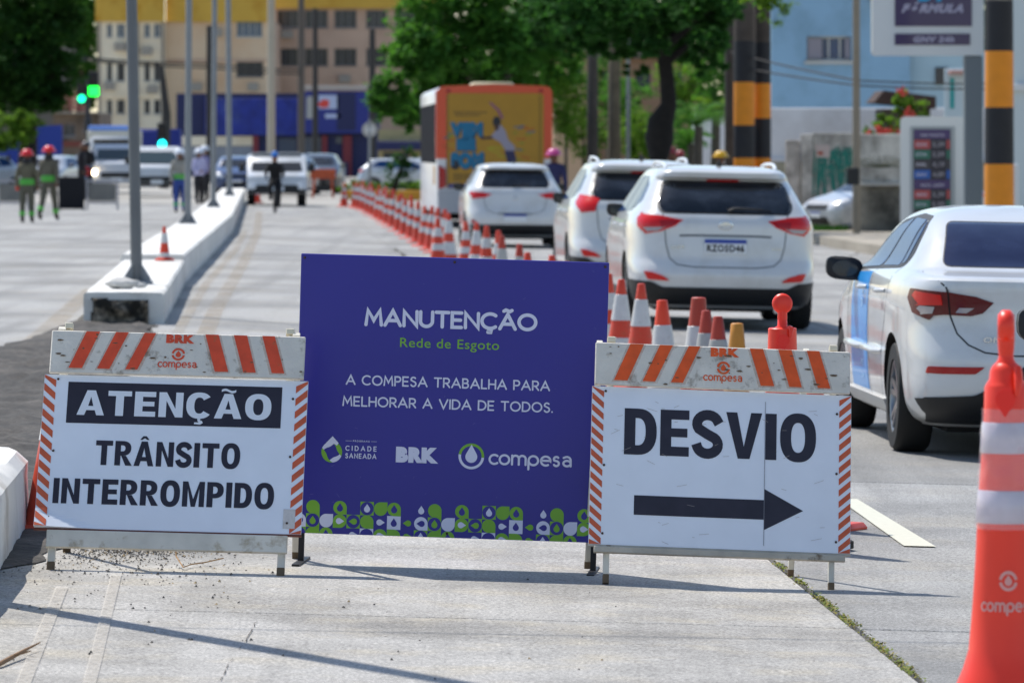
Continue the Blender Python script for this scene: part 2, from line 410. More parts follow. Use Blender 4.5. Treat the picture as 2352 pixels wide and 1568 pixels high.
# ------------------------------------------------------------------ shared materials
white_paint = M('old white paint on wood', '#d9d3c4', rough=.7, var=.12, vs_=9, col2='#a8977a', cs=11, thr=.62, soft=.07, bump=.25, bs=40)
grey_wood = M('grey weathered wood', '#b9b1a2', rough=.8, var=.14, vs_=14, col2='#6d5d4a', cs=13, thr=.64, soft=.05, bump=.4, bs=55)
raw_wood = M('dirty wood foot', '#6b5a45', rough=.85, var=.2, vs_=20)
plank_paint = M('grey white sprayed plank', '#dcd5c8', rough=.7, var=.1, vs_=9, col2='#7f705c', cs=13, thr=.64, soft=.07, bump=.3, bs=70)
sheet_white = M('white reflective sheeting', '#ebeff6', rough=.35, var=.03, vs_=7, col2='#b9ae9f', cs=4.5, thr=.74, soft=.05)
print_black = M('black print', '#2d2832', rough=.4, var=.15, vs_=15)
print_white = M('white print', '#e6e9ee', rough=.4)
print_orange = M('orange print', '#cf5f38', rough=.45, var=.1, vs_=25, col2='#b07a50', cs=26, thr=.68, soft=.04)
spray_o2 = M('sprayed bright orange paint', '#ea5a1c', rough=.6, var=.12, vs_=22, col2='#b9743f', cs=14, thr=.66, soft=.05)
spray_orange = M('sprayed orange red paint', '#e2502c', rough=.6, var=.12, vs_=22, col2='#c2643c', cs=24, thr=.67, soft=.05)
spray_halo = worn_paint('orange overspray', '#cf9a7c', .5, 40, .45, .25)
blue_print = M('deep blue print', '#211f8c', rough=.36, var=.05, vs_=1.7, bump=.06, bs=2.5)
lilac_print = M('pale lilac print', '#d3d6ec', rough=.4)
green_print = M('leaf green print', '#74ad2e', rough=.4)
black_steel = M('dark steel tube', '#26262a', rough=.5, metal=.4, var=.2, vs_=30)
red_edge = M('dark red board edge', '#6a3022', rough=.6)
bolt_m = M('rusty nail head', '#4a3a33', rough=.6, metal=.5)
black_rubber = M('black rubber', '#141414', rough=.75)
galv = M('galvanised pole', '#85898c', rough=.5, metal=.35, var=.12, vs_=3, bump=.1, bs=30)
orange_pl = M('orange cone plastic', '#d94022', rough=.45, var=.08, vs_=6, col2='#c2512f', cs=9, thr=.62, soft=.1)
red_pl = M('bright red channelizer plastic', '#ff3c22', rough=.38, var=.06, vs_=5, bump=.05, bs=9)
refl_white = M('white reflective band', '#cfccc9', rough=.4, var=.08, vs_=12, col2='#b5a99f', cs=10, thr=.68, soft=.07)
pole_conc = M('weathered pole concrete', '#8b857a', rough=.9, var=.2, vs_=3, col2='#55504a', cs=2.2, thr=.55, soft=.15)
band_yellow = M('amber painted band', '#e28a10', rough=.6, var=.06, vs_=5)
band_black = M('black painted band', '#1c1c20', rough=.65, var=.2, vs_=5)

# ------------------------------------------------------------------ ground, road slabs
slab_m = concrete('road concrete', srgb('#a2a19e'), srgb('#7b7a77'), srgb('#a39c8e'), .46)
slab_gray = concrete('greyer lane surface', srgb('#8f8e8b'), srgb('#71706d'), srgb('#96928a'), .4)
slab_near = concrete('sandy worn concrete', srgb('#aeaba5'), srgb('#8a8781'), srgb('#b4aa95'), .46, .9)
asph = M('old asphalt', '#8a8680', rough=.85, var=.18, vs_=2, bump=.4, bs=80, world_co=True, col2='#6d6a66', cs=.4)
fresh = M('dark asphalt crumb', '#3b3834', rough=.9, var=.4, vs_=24, bump=1, bs=30, world_co=True, col2='#5c564f', cs=2.2, thr=.55, soft=.12)
joint_m = M('joint filler dirt', '#4a443b', rough=.95, var=.2, vs_=10, world_co=True)
curb_m = M('whitewashed kerb concrete', '#e0ded8', rough=.85, var=.09, vs_=1.4, bump=.35, bs=40, world_co=True, col2='#a39c8f', cs=1.6, thr=.63, soft=.12)

mb = MB()   # ground sheet to the horizon, follows the crossfall of the road 3 cm below the slabs
ts = [-1500, -60, -14, -1.4, -1.03, 3, 7, 10.8, 40, 1500]; ss = [-60, 10, 60, 110, 165, 400, 5000]
V = []
for s_ in ss:
    for t_ in ts:
        x, y = RD(s_, t_); z = (.04 if t_ < -1.03 else -CF*(min(t_, 10.8)-1)) - (.03 if t_ != -1.4 else .03)
        V.append((x, y, z))
n_ = len(ts); mb.add(V, [(i*n_+k, i*n_+k+1, (i+1)*n_+k+1, (i+1)*n_+k) for i in range(len(ss)-1) for k in range(n_-1)])
tag(mb.build('ground', M('distant pavement', '#aaa69e', rough=.9, var=.12, vs_=.3, world_co=True, col2='#8c8880', cs=.08), None, 60), kind='structure')

road = tag(empty('road'), kind='structure')
def slab(s0, s1, t0, t1, mat, dz=0, thick=.025, gap=.008, gs=.010, left=False):
    mb = MB(); c = .006
    ns = 3; V = []
    a = [(s0+gs, t0+gap), (s0+gs, t1-gap), (s1-gs, t1-gap), (s1-gs, t0+gap)]
    ins = [(c, c), (c, -c), (-c, -c), (-c, c)]
    def w(s_, t_, z):
        x, y = RD(s_, t_); b = .04 if left else -CF*(t_-1)
        return (x, y, b + z)
    V = [w(p[0], p[1], -thick) for p in a] + [w(p[0], p[1], dz - c*.6) for p in a] + [w(p[0]+i[0], p[1]+i[1], dz) for p, i in zip(a, ins)]
    mb.add(V, [(0,1,5,4),(1,2,6,5),(2,3,7,6),(3,0,4,7),(4,5,9,8),(5,6,10,9),(6,7,11,10),(7,4,8,11),(8,9,10,11)])
    return mb.build('concrete_slab', mat, road)
rj = random.Random(3)
rows = [1.4, 9.6] + [17.8 + 8.2*i for i in range(17)]
for i in range(len(rows) - 1):
    for j, (t0, t1) in enumerate(((-1.03, 2.06), (2.06, 5.5), (5.5, 9.0), (9.0, 10.8))):
        slab(rows[i], rows[i+1], t0, t1, slab_near if (j == 0 and i < 3) else (slab_gray if (j >= 1 and i == 3) else slab_m), rj.uniform(-.002, .002), gs=.018 if i < 4 else .008, gap=(.014 if i < 3 else .004) if j in (0, 1) else .004)
rows_l = [7.4, 15.6, 24] + [32.8 + 8.2*i for i in range(15)]
for i in range(len(rows_l) - 1):
    for t0, t1 in ((-12.6, -9.0), (-9.0, -5.4), (-5.4, -1.78)):
        slab(rows_l[i], rows_l[i+1], t0, t1, slab_m, rj.uniform(-.002, .002), left=True)

def ground_strip(name, pts, w, mat, dz=.004, n=1, parent=None, label=None, left=False):
    """flat ribbon on the road through (s, t) points"""
    mb = MB(); V = []
    for i, (s_, t_) in enumerate(pts):
        ww = w[i] if isinstance(w, (list, tuple)) else w
        for k in (-1, 1):
            tt = t_ + k*ww/2; x, y = RD(s_, tt); V.append((x, y, (.04 if left else -CF*(tt-1)) + dz))
    mb.add(V, [(2*i, 2*i+1, 2*i+3, 2*i+2) for i in range(len(pts)-1)])
    o = mb.build(name, mat, parent)
    if label: o['label'] = label
    return o
lane_white = M('cream road paint', '#d2cfbb', rough=.6, var=.05, vs_=30, world_co=True)
# lane dash to the right of the detour board
g0 = G(2113, 1256); t_d = Tof(g0.x, g0.y)
mb = MB(); q = [G(2076, 1255), G(2150, 1257), G(1968, 1147), G(1925, 1147)]
mb.add([(p.x, p.y, p.z + .005) for p in q], [(0, 1, 2, 3)]); mb.build('lane_dash', lane_white, road)
for k in range(1, 7): ground_strip('lane_dash', [(g0.y + 4.4 + k*9, t_d + .08), (g0.y + 7.4 + k*9, t_d + .08)], .13, worn_paint('worn dash paint', '#dedace', .42), parent=road)
wp = worn_paint('rubbed white edge line', '#cdc6ba', .42, 45, .6, .14); wo = worn_paint('ochre stained edge line', '#b09a78', .5, 3, .38, .14)
ground_strip('edge_line', [(10, -.50), (13, -.52), (16, -.54), (19.2, -.57)], .04, wp, .006, parent=road)
ground_strip('edge_line', [(10, -.70), (13, -.72), (16, -.735), (18.6, -.75)], .045, wp, .006, parent=road)
ground_strip('edge_line', [(36, -.55), (50, -.52), (70, -.35), (96, -.2), (130, -.2)], .16, wo, .006, parent=road)
ground_strip('edge_line', [(44, -.78), (60, -.72), (80, -.5), (100, -.42)], .10, wo, .007, parent=road)
ground_strip('edge_line', [(30, -1.92), (45, -1.95), (58, -2.0)], .2, wo, .006, parent=road, left=True)

# dug-up median gap filled with dark asphalt crumb
def blob(name, pts, mat, dz, hgt, parent=None, label=None, ns=60, nt_=26, sd_=1):
    rr = random.Random(sd_); import mathutils
    s0 = min(p[0] for p in pts); s1 = max(p[0] for p in pts); V = []; Fc = []; idx = {}
    def edges(s_):
        for a, b in zip(pts[:-1], pts[1:]):
            if a[0] <= s_ <= b[0]:
                k = (s_-a[0])/(b[0]-a[0]); return a[1]+(b[1]-a[1])*k, a[2]+(b[2]-a[2])*k
        return pts[-1][1], pts[-1][2]
    for i in range(ns+1):
        s_ = s0 + (s1-s0)*i/ns; a, b = edges(s_); jt = mathutils.noise.noise(Vector((s_*1.3, sd_, 0)))*.12; a += jt; b -= mathutils.noise.noise(Vector((s_*1.7, sd_+9, 0)))*.12
        for j in range(nt_+1):
            k = j/nt_; t_ = a+(b-a)*k; x, y = RD(s_, t_)
            e = min(1, min(k, 1-k)*6)*min(1, min(i, ns-i)/3)
            h_ = e*hgt*(.55 + .8*mathutils.noise.noise(Vector((x*3, y*3, sd_))) + .5*mathutils.noise.noise(Vector((x*9, y*9, sd_))))
            V.append((x, y, max(zg(x, y), -.3) + dz + h_))
    m_ = nt_+1
    Fc = [(i*m_+j, i*m_+j+1, (i+1)*m_+j+1, (i+1)*m_+j) for i in range(ns) for j in range(nt_)]
    b_ = MB(); b_.add(V, Fc); o = b_.build(name, mat, parent, 60)
    if label: o['label'] = label
    return o
blob('asphalt_fill', [(22.2, -2.3, -.86), (26, -2.7, -.9), (32, -2.75, -.95), (38, -2.5, -1.0), (43, -2.0, -1.0), (47.5, -1.8, -1.03)], fresh, .006, .05, road, ns=150, nt_=30)
blob('asphalt_fill', [(19.2, -1.12, -1.02), (20.5, -1.1, -.8), (22.0, -1.1, -.55), (22.6, -.95, -.7)], fresh, .004, .02, road, ns=24, nt_=10, sd_=5)

# loose crumbs and pebbles near the left board
mb = MB(); rp = random.Random(11)
for i in range(2100):
    if i < 1000: u = rp.gauss(320, 85); v = rp.gauss(1263, 9) + (300-u)*.02
    elif i < 1700: u = rp.gauss(260, 130); v = rp.gauss(1275, 30)
    elif i < 1960: continue
    elif i < 2060: u = rp.uniform(60, 560); v = rp.uniform(1245, 1400)
    else: u = rp.uniform(30, 1500); v = rp.uniform(1290, 1560)
    if v < 1232: continue
    g = G(u, v)
    if Tof(g.x, g.y) < -1.0: continue
    r_ = rp.uniform(.0025, .006) if i < 1900 else rp.uniform(.003, .008)
    if rp.random() < .03: r_ *= 1.7
    a = rp.uniform(0, 6); ca, sa = math.cos(a)*r_, math.sin(a)*r_
    x, y, z = g.x, g.y, g.z + .002
    mb.add([(x+ca, y+sa, z), (x-sa, y+ca*.8, z), (x-ca*.9, y-sa*.9, z), (x+sa, y-ca, z), (x+sa*.2, y, z+r_*rp.uniform(.7, 1.1))],
           [(0,1,4),(1,2,4),(2,3,4),(3,0,4)], 0 if rp.random() < .85 else 1)
tag(mb.build('gravel', [M('dark crumb', '#4d4a46', rough=.9), M('tan grit', '#a8916a', rough=.9)]), 'dark asphalt crumbs and grit scattered round the feet of the left board', 'gravel', kind='stuff')
# cracks
def crack(pts, seed, w=.0016):
    rr = random.Random(seed); P_ = []
    for a, b in zip(pts[:-1], pts[1:]):
        for k in range(8):
            P_.append((a[0]+(b[0]-a[0])*k/8 + rr.uniform(-2.5, 2.5), a[1]+(b[1]-a[1])*k/8 + rr.uniform(-1.5, 1.5)))
    mb = MB(); V = []
    for i, p in enumerate(P_):
        g = G(*p); ww = w*rr.uniform(.2, 1.4)
        V += [(g.x-ww, g.y, g.z+.005), (g.x+ww, g.y, g.z+.005)]
    mb.add(V, [(2*i, 2*i+1, 2*i+3, 2*i+2) for i in range(len(P_)-1) if rr.random() < .62]); mb.build('crack', joint_m, road)
crack([(590, 1428), (560, 1480), (520, 1535), (500, 1575)], 2)
crack([(1940, 598), (2010, 560)], 3, .012)
crack([(905, 570), (935, 592)], 4, .03)
# moss growing in the long joint
mb = MB(); rm = random.Random(5)
for i in range(2600):
    s_ = rm.uniform(14.2, 20.6); k = math.sin(s_*3.1) + math.sin(s_*7.7+1) + .5*math.sin(s_*17)
    if k < -.2 and rm.random() < .85: continue
    t_ = 2.06 + rm.gauss(0, .011); x, y = RD(s_, t_); z = zg(x, y) + rm.uniform(-.006, .006); r_ = rm.uniform(.003, .008)
    a = rm.uniform(0, 6.3); b = rm.uniform(-.6, .6)
    mb.add([(x+r_*math.cos(a), y+r_*math.sin(a), z), (x+r_*math.cos(a+2), y+r_*math.sin(a+2), z+r_*.5), (x+r_*math.cos(a+4), y+r_*math.sin(a+4), z+r_*(.9+b))], [(0, 1, 2)], 0 if rm.random() < .6 else 1)
tag(mb.build('moss', [M('moss green', '#6d7a2a', rough=.9), M('dry moss', '#8e8238', rough=.9)]), 'green moss and weeds growing in the long joint of the concrete road', 'moss', kind='stuff')
# fallen twig lower left
mb = MB(); pts = [G(-5, 1535), G(30, 1520), G(60, 1508), G(92, 1496)]
mb.tube([(p.x, p.y, p.z+.012+.006*i) for i, p in enumerate(pts)], [.008, .007, .005, .002], 6)
mb.tube([(pts[1].x, pts[1].y, pts[1].z+.02), (pts[1].x+.05, pts[1].y+.06, pts[1].z+.03)], [.005, .002], 5)
tag(mb.build('twig', M('dry twig', '#8a6a4a', rough=.9, var=.2)), 'dry brown twig lying on the concrete in the lower left corner', 'twig')

# ------------------------------------------------------------------ median blocks
def median_block(name, stations, h, mat, b=.03, seed=0):
    """stations: (s, t_left, t_right); rough cast concrete with worn arris"""
    import mathutils
    mb = MB(); V = []; N = len(stations)
    prof = lambda tl, tr: [(tl, -.06), (tl, h*.3), (tl, h*.7), (tl, h-b), (tl+b, h)] + [(tl+b+(tr-tl-2*b)*k/6, h+.004) for k in range(1, 6)] + [(tr-b, h), (tr, h-b), (tr, h*.7), (tr, h*.3), (tr, -.06)]
    K = 15
    for i, (s_, tl, tr) in enumerate(stations):
        for t_, z in prof(tl, tr):
            x, y = RD(s_, t_); e = mathutils.noise.noise(Vector((x*5, y*3, z*7+seed)))*.012
            V.append((x+e, y+e, .04 + z + (e*.6 if z > h*.5 else 0)))
    Fc = [(i*K+k, i*K+k+1, (i+1)*K+k+1, (i+1)*K+k) for i in range(N-1) for k in range(K-1)]
    Fc += [tuple(range(K)), tuple(range((N-1)*K+K-1, (N-1)*K-1, -1))]
    mb.add(V, Fc); return mb.build(name, mat, None, 40)
def dens(st, step):
    out = []
    for a, b in zip(st[:-1], st[1:]):
        n = max(1, int((b[0]-a[0])/step))
        out += [tuple(a[j]+(b[j]-a[j])*k/n for j in range(3)) for k in range(n)]
    return out + [st[-1]]
o = median_block('median_kerb', dens([(9, -1.78, -1.03), (21.5, -1.76, -1.01), (21.72, -1.72, -1.06)], .25), .335, curb_m, .045)
tag(o, 'near rough concrete median block with worn edge at left of the boards', 'kerb')
o = median_block('median_kerb', dens([(46.2, -1.67, -.94), (59.6, -1.70, -.97)], .4), .30, curb_m, .02, 3)
tag(o, 'pale concrete median block with broken blackened end face under the nearest lamp pole', 'kerb')
# broken blackened end
import mathutils
mb = MB(); V = []; nx, nz = 34, 16; keep = []; N3 = lambda a, b, c: mathutils.noise.noise(Vector((a, b, c)))
for j in range(nz+1):
    for i in range(nx+1):
        t_ = -1.66 + .66*i/nx; z = -.02 + .29*j/nz; ex = abs(t_+1.34)/.27; ez = max(0, (z-.12)/.13); e = 1-max(ex**3, ez**3) + .35*N3(t_*7, z*9, 1)
        x, y = RD(46.2, t_); V.append((x, y - max(0, min(1, e*2))*(.05 + .10*N3(t_*8, z*8, 3)) - .003, .04 + z)); keep.append(e > 0)
mb.add(V, [(j*(nx+1)+i, j*(nx+1)+i+1, (j+1)*(nx+1)+i+1, (j+1)*(nx+1)+i) for j in range(nz) for i in range(nx) if keep[j*(nx+1)+i] and keep[(j+1)*(nx+1)+i+1]])
mb.build('broken_end', M('broken dirty concrete', '#2e2a24', rough=.95, var=.5, vs_=12, bump=1, bs=16, col2='#8d8170', cs=6, thr=.56, soft=.1), o, 70)
o = median_block('median_kerb', dens([(59.75, -1.72, -.98), (96, -1.45, -.66), (130, -1.42, -.68), (158, -1.42, -.7)], 1.5), .36, curb_m, .02, 7)
tag(o, 'long pale concrete median running back behind the small cone to the far lamp poles', 'kerb')
# right kerb and pavement
mb = MB(); V = []
for s_ in (-20, 60, 120, 400):
    for t_, z in ((10.8, -.3), (10.8, -.07), (10.95, -.06), (10.96, -.062), (60, -.05)):
        x, y = RD(s_, t_); V.append((x, y, z))
mb.add(V, [(i*5+k, i*5+k+1, (i+1)*5+k+1, (i+1)*5+k) for i in range(3) for k in range(4)])
tag(mb.build('pavement_right', M('dusty pavement', '#a9a091', rough=.9, var=.15, vs_=1, world_co=True, bump=.2, bs=20, col2='#8a8274', cs=.5)), kind='structure')
mb = MB(); V = []
for s_ in (-20, 120, 400):
    for t_, z in ((-60, .13), (-12.75, .14), (-12.6, .13), (-12.6, -.05)):
        x, y = RD(s_, t_); V.append((x, y, z))
mb.add(V, [(i*4+k, i*4+k+1, (i+1)*4+k+1, (i+1)*4+k) for i in range(2) for k in range(3)])
tag(mb.build('pavement_left', MATS['dusty pavement']), kind='structure')

# ------------------------------------------------------------------ A-frame boards
def flat_prints(parent, T, items, mats, name='print'):
    pass
LEAN = math.atan(.2/.9)
def compesa_stencil(mb, cx, cz, r, y, mi):
    for a0, a1 in ((8, 172), (190, 350)):
        mb.add([(cx+rr*math.cos(R(a)), y, cz+rr*math.sin(R(a))) for a in [a0+(a1-a0)*k/14 for k in range(15)] for rr in (r, r*.68)],
               [(2*k, 2*k+1, 2*k+3, 2*k+2) for k in range(14)], mi)
    mb.add([(p[0], y, p[1]) for p in drop(cx, cz-r*.08, r*.40, 90, 1.7)], [tuple(range(16))], mi)
def add_text(mb, txt, w, cap, x, z, y, mi, bold=.03):
    v, f = bold_text(txt, w, cap, bold, x, z, y); mb.add(v, f, mi)

def a_board(label, kind, loc, rz, roll, off):
    LEAN = math.atan(off/.88); cl = math.cos(LEAN)
    root = thing('a_frame_sign', label, 'road sign', loc, 0)
    root.rotation_euler = (0, roll, rz)
    W = 1.02 if kind == 'stop' else 1.0; x0 = -W/2; lx, lw, rsx, rcx = (.438, .0145, 0, .455) if kind == 'stop' else (.43, .0115, -.075, .40)
    T = Matrix.Rotation(-LEAN, 4, 'X')             # front frame leans back: local z runs up the board
    H0, H1 = ((.150/cl, .722/cl) if kind == 'stop' else (.138/cl, .730/cl))                            # face panel
    # face panel
    def warp(x, z):
        zc = H0 + .078*(1-(x-x0)/.27); return 0 if kind != 'stop' else -.32*max(0, zc-z)
    b = MB(); b.T = T; xs_ = [x0 + W*k/24 for k in range(25)]; zs_ = [H0 + .1*k/10 for k in range(11)] + [H1]; nn_ = len(zs_)
    V = [(x, warp(x, z), z) for x in xs_ for z in zs_] + [(x, .012, z) for x in xs_ for z in zs_]; o_ = 25*nn_
    Fc = [(i*nn_+j, (i+1)*nn_+j, (i+1)*nn_+j+1, i*nn_+j+1) for i in range(24) for j in range(nn_-1)]; Fc += [tuple(o_+k for k in f[::-1]) for f in Fc]
    for i in range(24): Fc += [(i*nn_, o_+i*nn_, o_+(i+1)*nn_, (i+1)*nn_), (i*nn_+nn_-1, (i+1)*nn_+nn_-1, o_+(i+1)*nn_+nn_-1, o_+i*nn_+nn_-1)]
    for j in range(nn_-1): Fc += [(j, j+1, o_+j+1, o_+j), (24*nn_+j, o_+24*nn_+j, o_+24*nn_+j+1, 24*nn_+j+1)]
    b.add(V, Fc); b.build('face_panel', sheet_white, root)
    b = MB(); b.T = T; b.box(x0-.0015, -x0+.0015, -.001, .0105, H0-.008, H0-.001); b.build('panel_edge', red_edge if kind == 'stop' else grey_wood, root)
    # hazard stripes down both sides
    for side in (0, 1):
        b = MB(); b.T = T; w_ = .045; n = 12 if kind == 'stop' else 14; per = (H1-H0)/n
        xa = x0+.001 if side == 0 else -x0-w_-.001
        for k in range(-1, n+1):
            za = H0 + k*per; th = per*.56; sl = .040
            l0, r0 = (za + sl, za) if side == 0 else (za, za + sl)
            P_ = [(xa, l0), (xa+w_, r0), (xa+w_, r0+th), (xa, l0+th)]
            # clip in z
            Q = [(p[0], min(max(p[1], H0+.001), H1-.001)) for p in P_]
            if max(q[1] for q in Q) - min(q[1] for q in Q) < .004: continue
            b.add([(p[0], -.0014+warp(p[0], p[1]), p[1]) for p in Q], [(0, 1, 2, 3)])
        b.build('hazard_stripes', print_orange, root)
    b = MB(); b.T = T
    def fx(u): return x0 + W*u
    def fz(v): return H1 - (H1-H0)*v
    if kind == 'stop':
        b.add([(fx(.092), -.0012, fz(.315)), (fx(.903), -.0012, fz(.315)), (fx(.903), -.0012, fz(.045)), (fx(.092), -.0012, fz(.045))], [(0, 1, 2, 3)], 0)
        cap_ = (H1-H0)*.163
        heavy_text(b, 'ATENÇÃO', fx(.13), fz(.262), W*.735, cap_, -.0026, 1)
        heavy_text(b, 'TRÂNSITO', fx(.212), fz(.585), W*.545, (H1-H0)*.16, -.0014, 0)
        heavy_text(b, 'INTERROMPIDO', fx(.062), fz(.84), W*.83, (H1-H0)*.163, -.0014, 0)
        b.build('lettering', [print_black, print_white], root)
        b = MB(); b.T = T; b.box(fx(.93), fx(.975), -.0022, -.0005, fz(.965), fz(.84)); b.build('sticker', M('torn paper sticker', '#cfc9c4', rough=.7, var=.1, vs_=60), root)
    else:
        heavy_text(b, 'DESVIO', fx(.127), fz(.427), W*.738, (H1-H0)*.293, -.0014, 0, .08)
        P_ = [(.17,.806), (.668,.806), (.668,.872), (.818,.742), (.668,.612), (.668,.683), (.17,.683)]
        b.add([(fx(p[0]), -.0014, fz(p[1])) for p in P_], [tuple(range(7))], 0)
        b.build('lettering', [print_black, print_white], root)
        b = MB(); b.T = T; b.box(fx(.6675), fx(.6692), -.0024, -.0003, fz(.97), fz(.06)); b.build('panel_seam', M('grey seam', '#8b8a90', rough=.7), root)
        b = MB(); b.T = T; rs = random.Random(4)
        for k in range(34):
            cx, cz = rs.uniform(.06, .94), rs.uniform(.03, .97); a = rs.uniform(-.5, .5); L_ = rs.uniform(.008, .045)
            p = Vector((fx(cx), fz(cz))); d = Vector((math.cos(a), math.sin(a)))*L_; nn = Vector((-d.y, d.x)).normalized()*.0006
            b.add([(q.x, -.0029, q.y) for q in (p-nn, p+d-nn, p+d+nn, p+nn)], [(0, 1, 2, 3)])
        b.build('scratches', M('scuff', '#a89f98', rough=.7), root)
    b = MB(); b.T = T
    for u in (.052, .945):
        for v in (.03 if u < .5 else .12, .5, .93): b.ball((fx(u), -.002, fz(v)), .005, n=8, m=5)
    b.build('nail_heads', bolt_m, root)
    # header plank
    hx0 = -.4925; hw = .985; hz0, hz1 = H1+.004, H1+.004+.158/cl
    SO = spray_orange if kind == 'stop' else spray_o2
    b = MB(); b.T = T; b.bbox(hx0, -hx0, -.02, .0, hz0, hz1, .004); b.build('header_plank', plank_paint, root)
    def hxf(u): return hx0 + hw*u
    def hzf(v): return hz0 + (hz1-hz0)*v
    L = [(.075,.128,.137,.19), (.187,.236,.253,.303), (.298,.345,.366,.411), (.65,.703,.605,.657), (.762,.811,.717,.769), (.874,.923,.829,.878)]
    for a0, a1, c0, c1 in L:
        b = MB(); b.T = T; halo = MB(); halo.T = T
        b.add([(hxf(a0), -.0218, hzf(.1)), (hxf(a1), -.0218, hzf(.1)), (hxf(c1), -.0218, hzf(.985)), (hxf(c0), -.0218, hzf(.985))], [(0, 1, 2, 3)])
        halo.add([(hxf(a0-.009), -.021, hzf(.06)), (hxf(a1+.009), -.021, hzf(.06)), (hxf(c1+.009), -.021, hzf(.99)), (hxf(c0-.009), -.021, hzf(.99))], [(0, 1, 2, 3)])
        ob = b.build('orange_bar', SO, root); halo.build('overspray', spray_halo, ob)
    b = MB(); b.T = T
    add_text(b, 'BRK', hw*.112, .036, hxf(.452), hzf(.755), -.0218, 0, .075)
    compesa_stencil(b, hxf(.503), hzf(.49), .026, -.0218, 0)
    stroke_text(b, 'compesa', hxf(.424), hzf(.17), hw*.154, .034, .0045, -.0218, 0)
    b.build('stencil_lettering', SO, root)
    b = MB(); b.T = T; rs = random.Random(9 if kind == 'stop' else 17)
    for k in range(26):
        cx, cz, r_ = rs.uniform(.01, .99), rs.uniform(.04, .96), rs.uniform(.0012, .0045); p = (hxf(cx), hzf(cz)); a0 = rs.uniform(0, 3); e = rs.uniform(1, 4)
        b.add([(p[0]+r_*e*math.cos(a0+a)*(1+.3*math.sin(a*3)), -.0224, p[1]+r_*math.sin(a0+a)) for a in (0, .8, 1.6, 2.4, 3.2, 4, 4.8, 5.6)], [tuple(range(8))])
    b.build('stains', M('brown stain', '#6f5a44', rough=.85), root)['kind'] = 'stuff'
    # front legs, lower rail, top blocks
    for sx in (-1, 1):
        b = MB(); b.T = T; c = lx*sx
        b.bbox(c-lw, c+lw, .0125, .0365, .035, .90/cl, .002); lg = b.build('leg', white_paint, root)
        b = MB(); b.T = T; b.bbox(c-lw-.0005, c+lw+.0005, .012, .037, .0, .0345, .002); b.build('leg_foot', raw_wood, lg)
    if kind == 'stop':
        b = MB(); b.T = T; b.bbox(-.46, .46, -.008, .0115, .080/cl, H0-.008, .003); b.build('lower_rail', white_paint, root)
    else:
        b = MB(); b.T = T; b.bbox(-.48, .48, -.012, .0115, .108/cl, H0-.008, .003); b.build('lower_rail', grey_wood, root)
    # rear frame, hinged at the top
    T2 = Matrix.Translation((0, off*2+.02, 0)) @ Matrix.Rotation(LEAN, 4, 'X')
    for sx in (-1, 1):
        b = MB(); b.T = T2; c = rcx*sx + rsx
        b.bbox(c-lw, c+lw, -.012, .012, .03, .90/cl, .002); lg = b.build('leg', white_paint, root)
        b = MB(); b.T = T2; b.bbox(c-lw-.0005, c+lw+.0005, -.0125, .0125, .0, .0295, .002); b.build('leg_foot', raw_wood, lg)
    b = MB(); b.T = T2; b.bbox(-.43, .43, -.034, -.0125, .78/cl, .84/cl, .003); b.build('rear_rail', white_paint, root)
    for sx in (-1, 1):
        b = MB(); b.T = T; b.bbox(.43*sx-.016, .43*sx+.016, .002, .03, .901/cl, .922/cl, .003); b.build('hinge_block', M('bright planed wood', '#dcd2b8', rough=.6), root)
    return root
g = G(379, 1315)
s1 = a_board('white board reading ATENÇÃO TRÂNSITO INTERROMPIDO under an orange barred plank', 'stop', g, R(-.5), R(1.5), .412)
g = G(1651, 1348)
s2 = a_board('white board reading DESVIO with a black arrow pointing right', 'detour', g, R(1.5), R(2.3), .31)
for s_ in (s1, s2): s_.location.z += .004
# wire hanging under the left board
mb = MB(); pts = [G(402, 1300), G(402, 1300), G(404, 1302), G(420, 1310), G(440, 1303), G(470, 1300), G(512, 1294)]
hz = [.14, .09, .04, .012, .012, .014, .02]
P0 = s1.location; 
mb.tube([(p.x, p.y+.02, p.z+h) for p, h in zip(pts, hz)], .0028, 6)
tag(mb.build('wire', M('rusty tie wire', '#a07c4f', rough=.7)), 'thin rusty tie wire hanging from the left board down to the concrete', 'wire')

# ------------------------------------------------------------------ blue notice panel
root = thing('notice_sign', 'large deep blue square notice reading MANUTENÇÃO Rede de Esgoto on dark steel feet', 'notice', (0, 0, 0))
gl = G(675, 1300); gr = G(1368, 1327); c = (gl+gr)/2
root.location = (U(1024, 19.95), 19.95, -.01); root.rotation_euler = (0, R(1.65), R(-4))
PW, PH, PZ = 1.21, 1.095, .135
b = MB(); b.bbox(-PW/2, PW/2, 0, .02, PZ, PZ+PH, .003); b.build('panel', blue_print, root)
b = MB()
for u_ in (.012, .5, .988):
    for v_ in (.015, .985): b.ball((-PW/2+PW*u_, -.001, PZ+PH-PH*v_), .0055, n=8, m=5)
b.build('screws', bolt_m, root)['kind'] = 'stuff'
b = MB(); rs = random.Random(31)
for k in range(40):
    x_, z_, r_ = rs.uniform(-.59, .59), rs.uniform(PZ+.02, PZ+PH-.01), rs.uniform(.0008, .002); a_ = rs.uniform(0, 3); e_ = rs.uniform(1, 7)
    b.add([(x_+r_*e_*math.cos(a)*math.cos(a_)-r_*math.sin(a)*math.sin(a_), -.0012, z_+r_*e_*math.cos(a)*math.sin(a_)+r_*math.sin(a)*math.cos(a_)) for a in (0, 1, 2, 3, 4, 5)], [tuple(range(6))])
b.build('scuffs', M('pale scuff on blue', '#4a4a9a', rough=.8), root)['kind'] = 'stuff'
def px(u): return -PW/2 + PW*u
def pz(v): return PZ + PH - PH*v
b = MB()
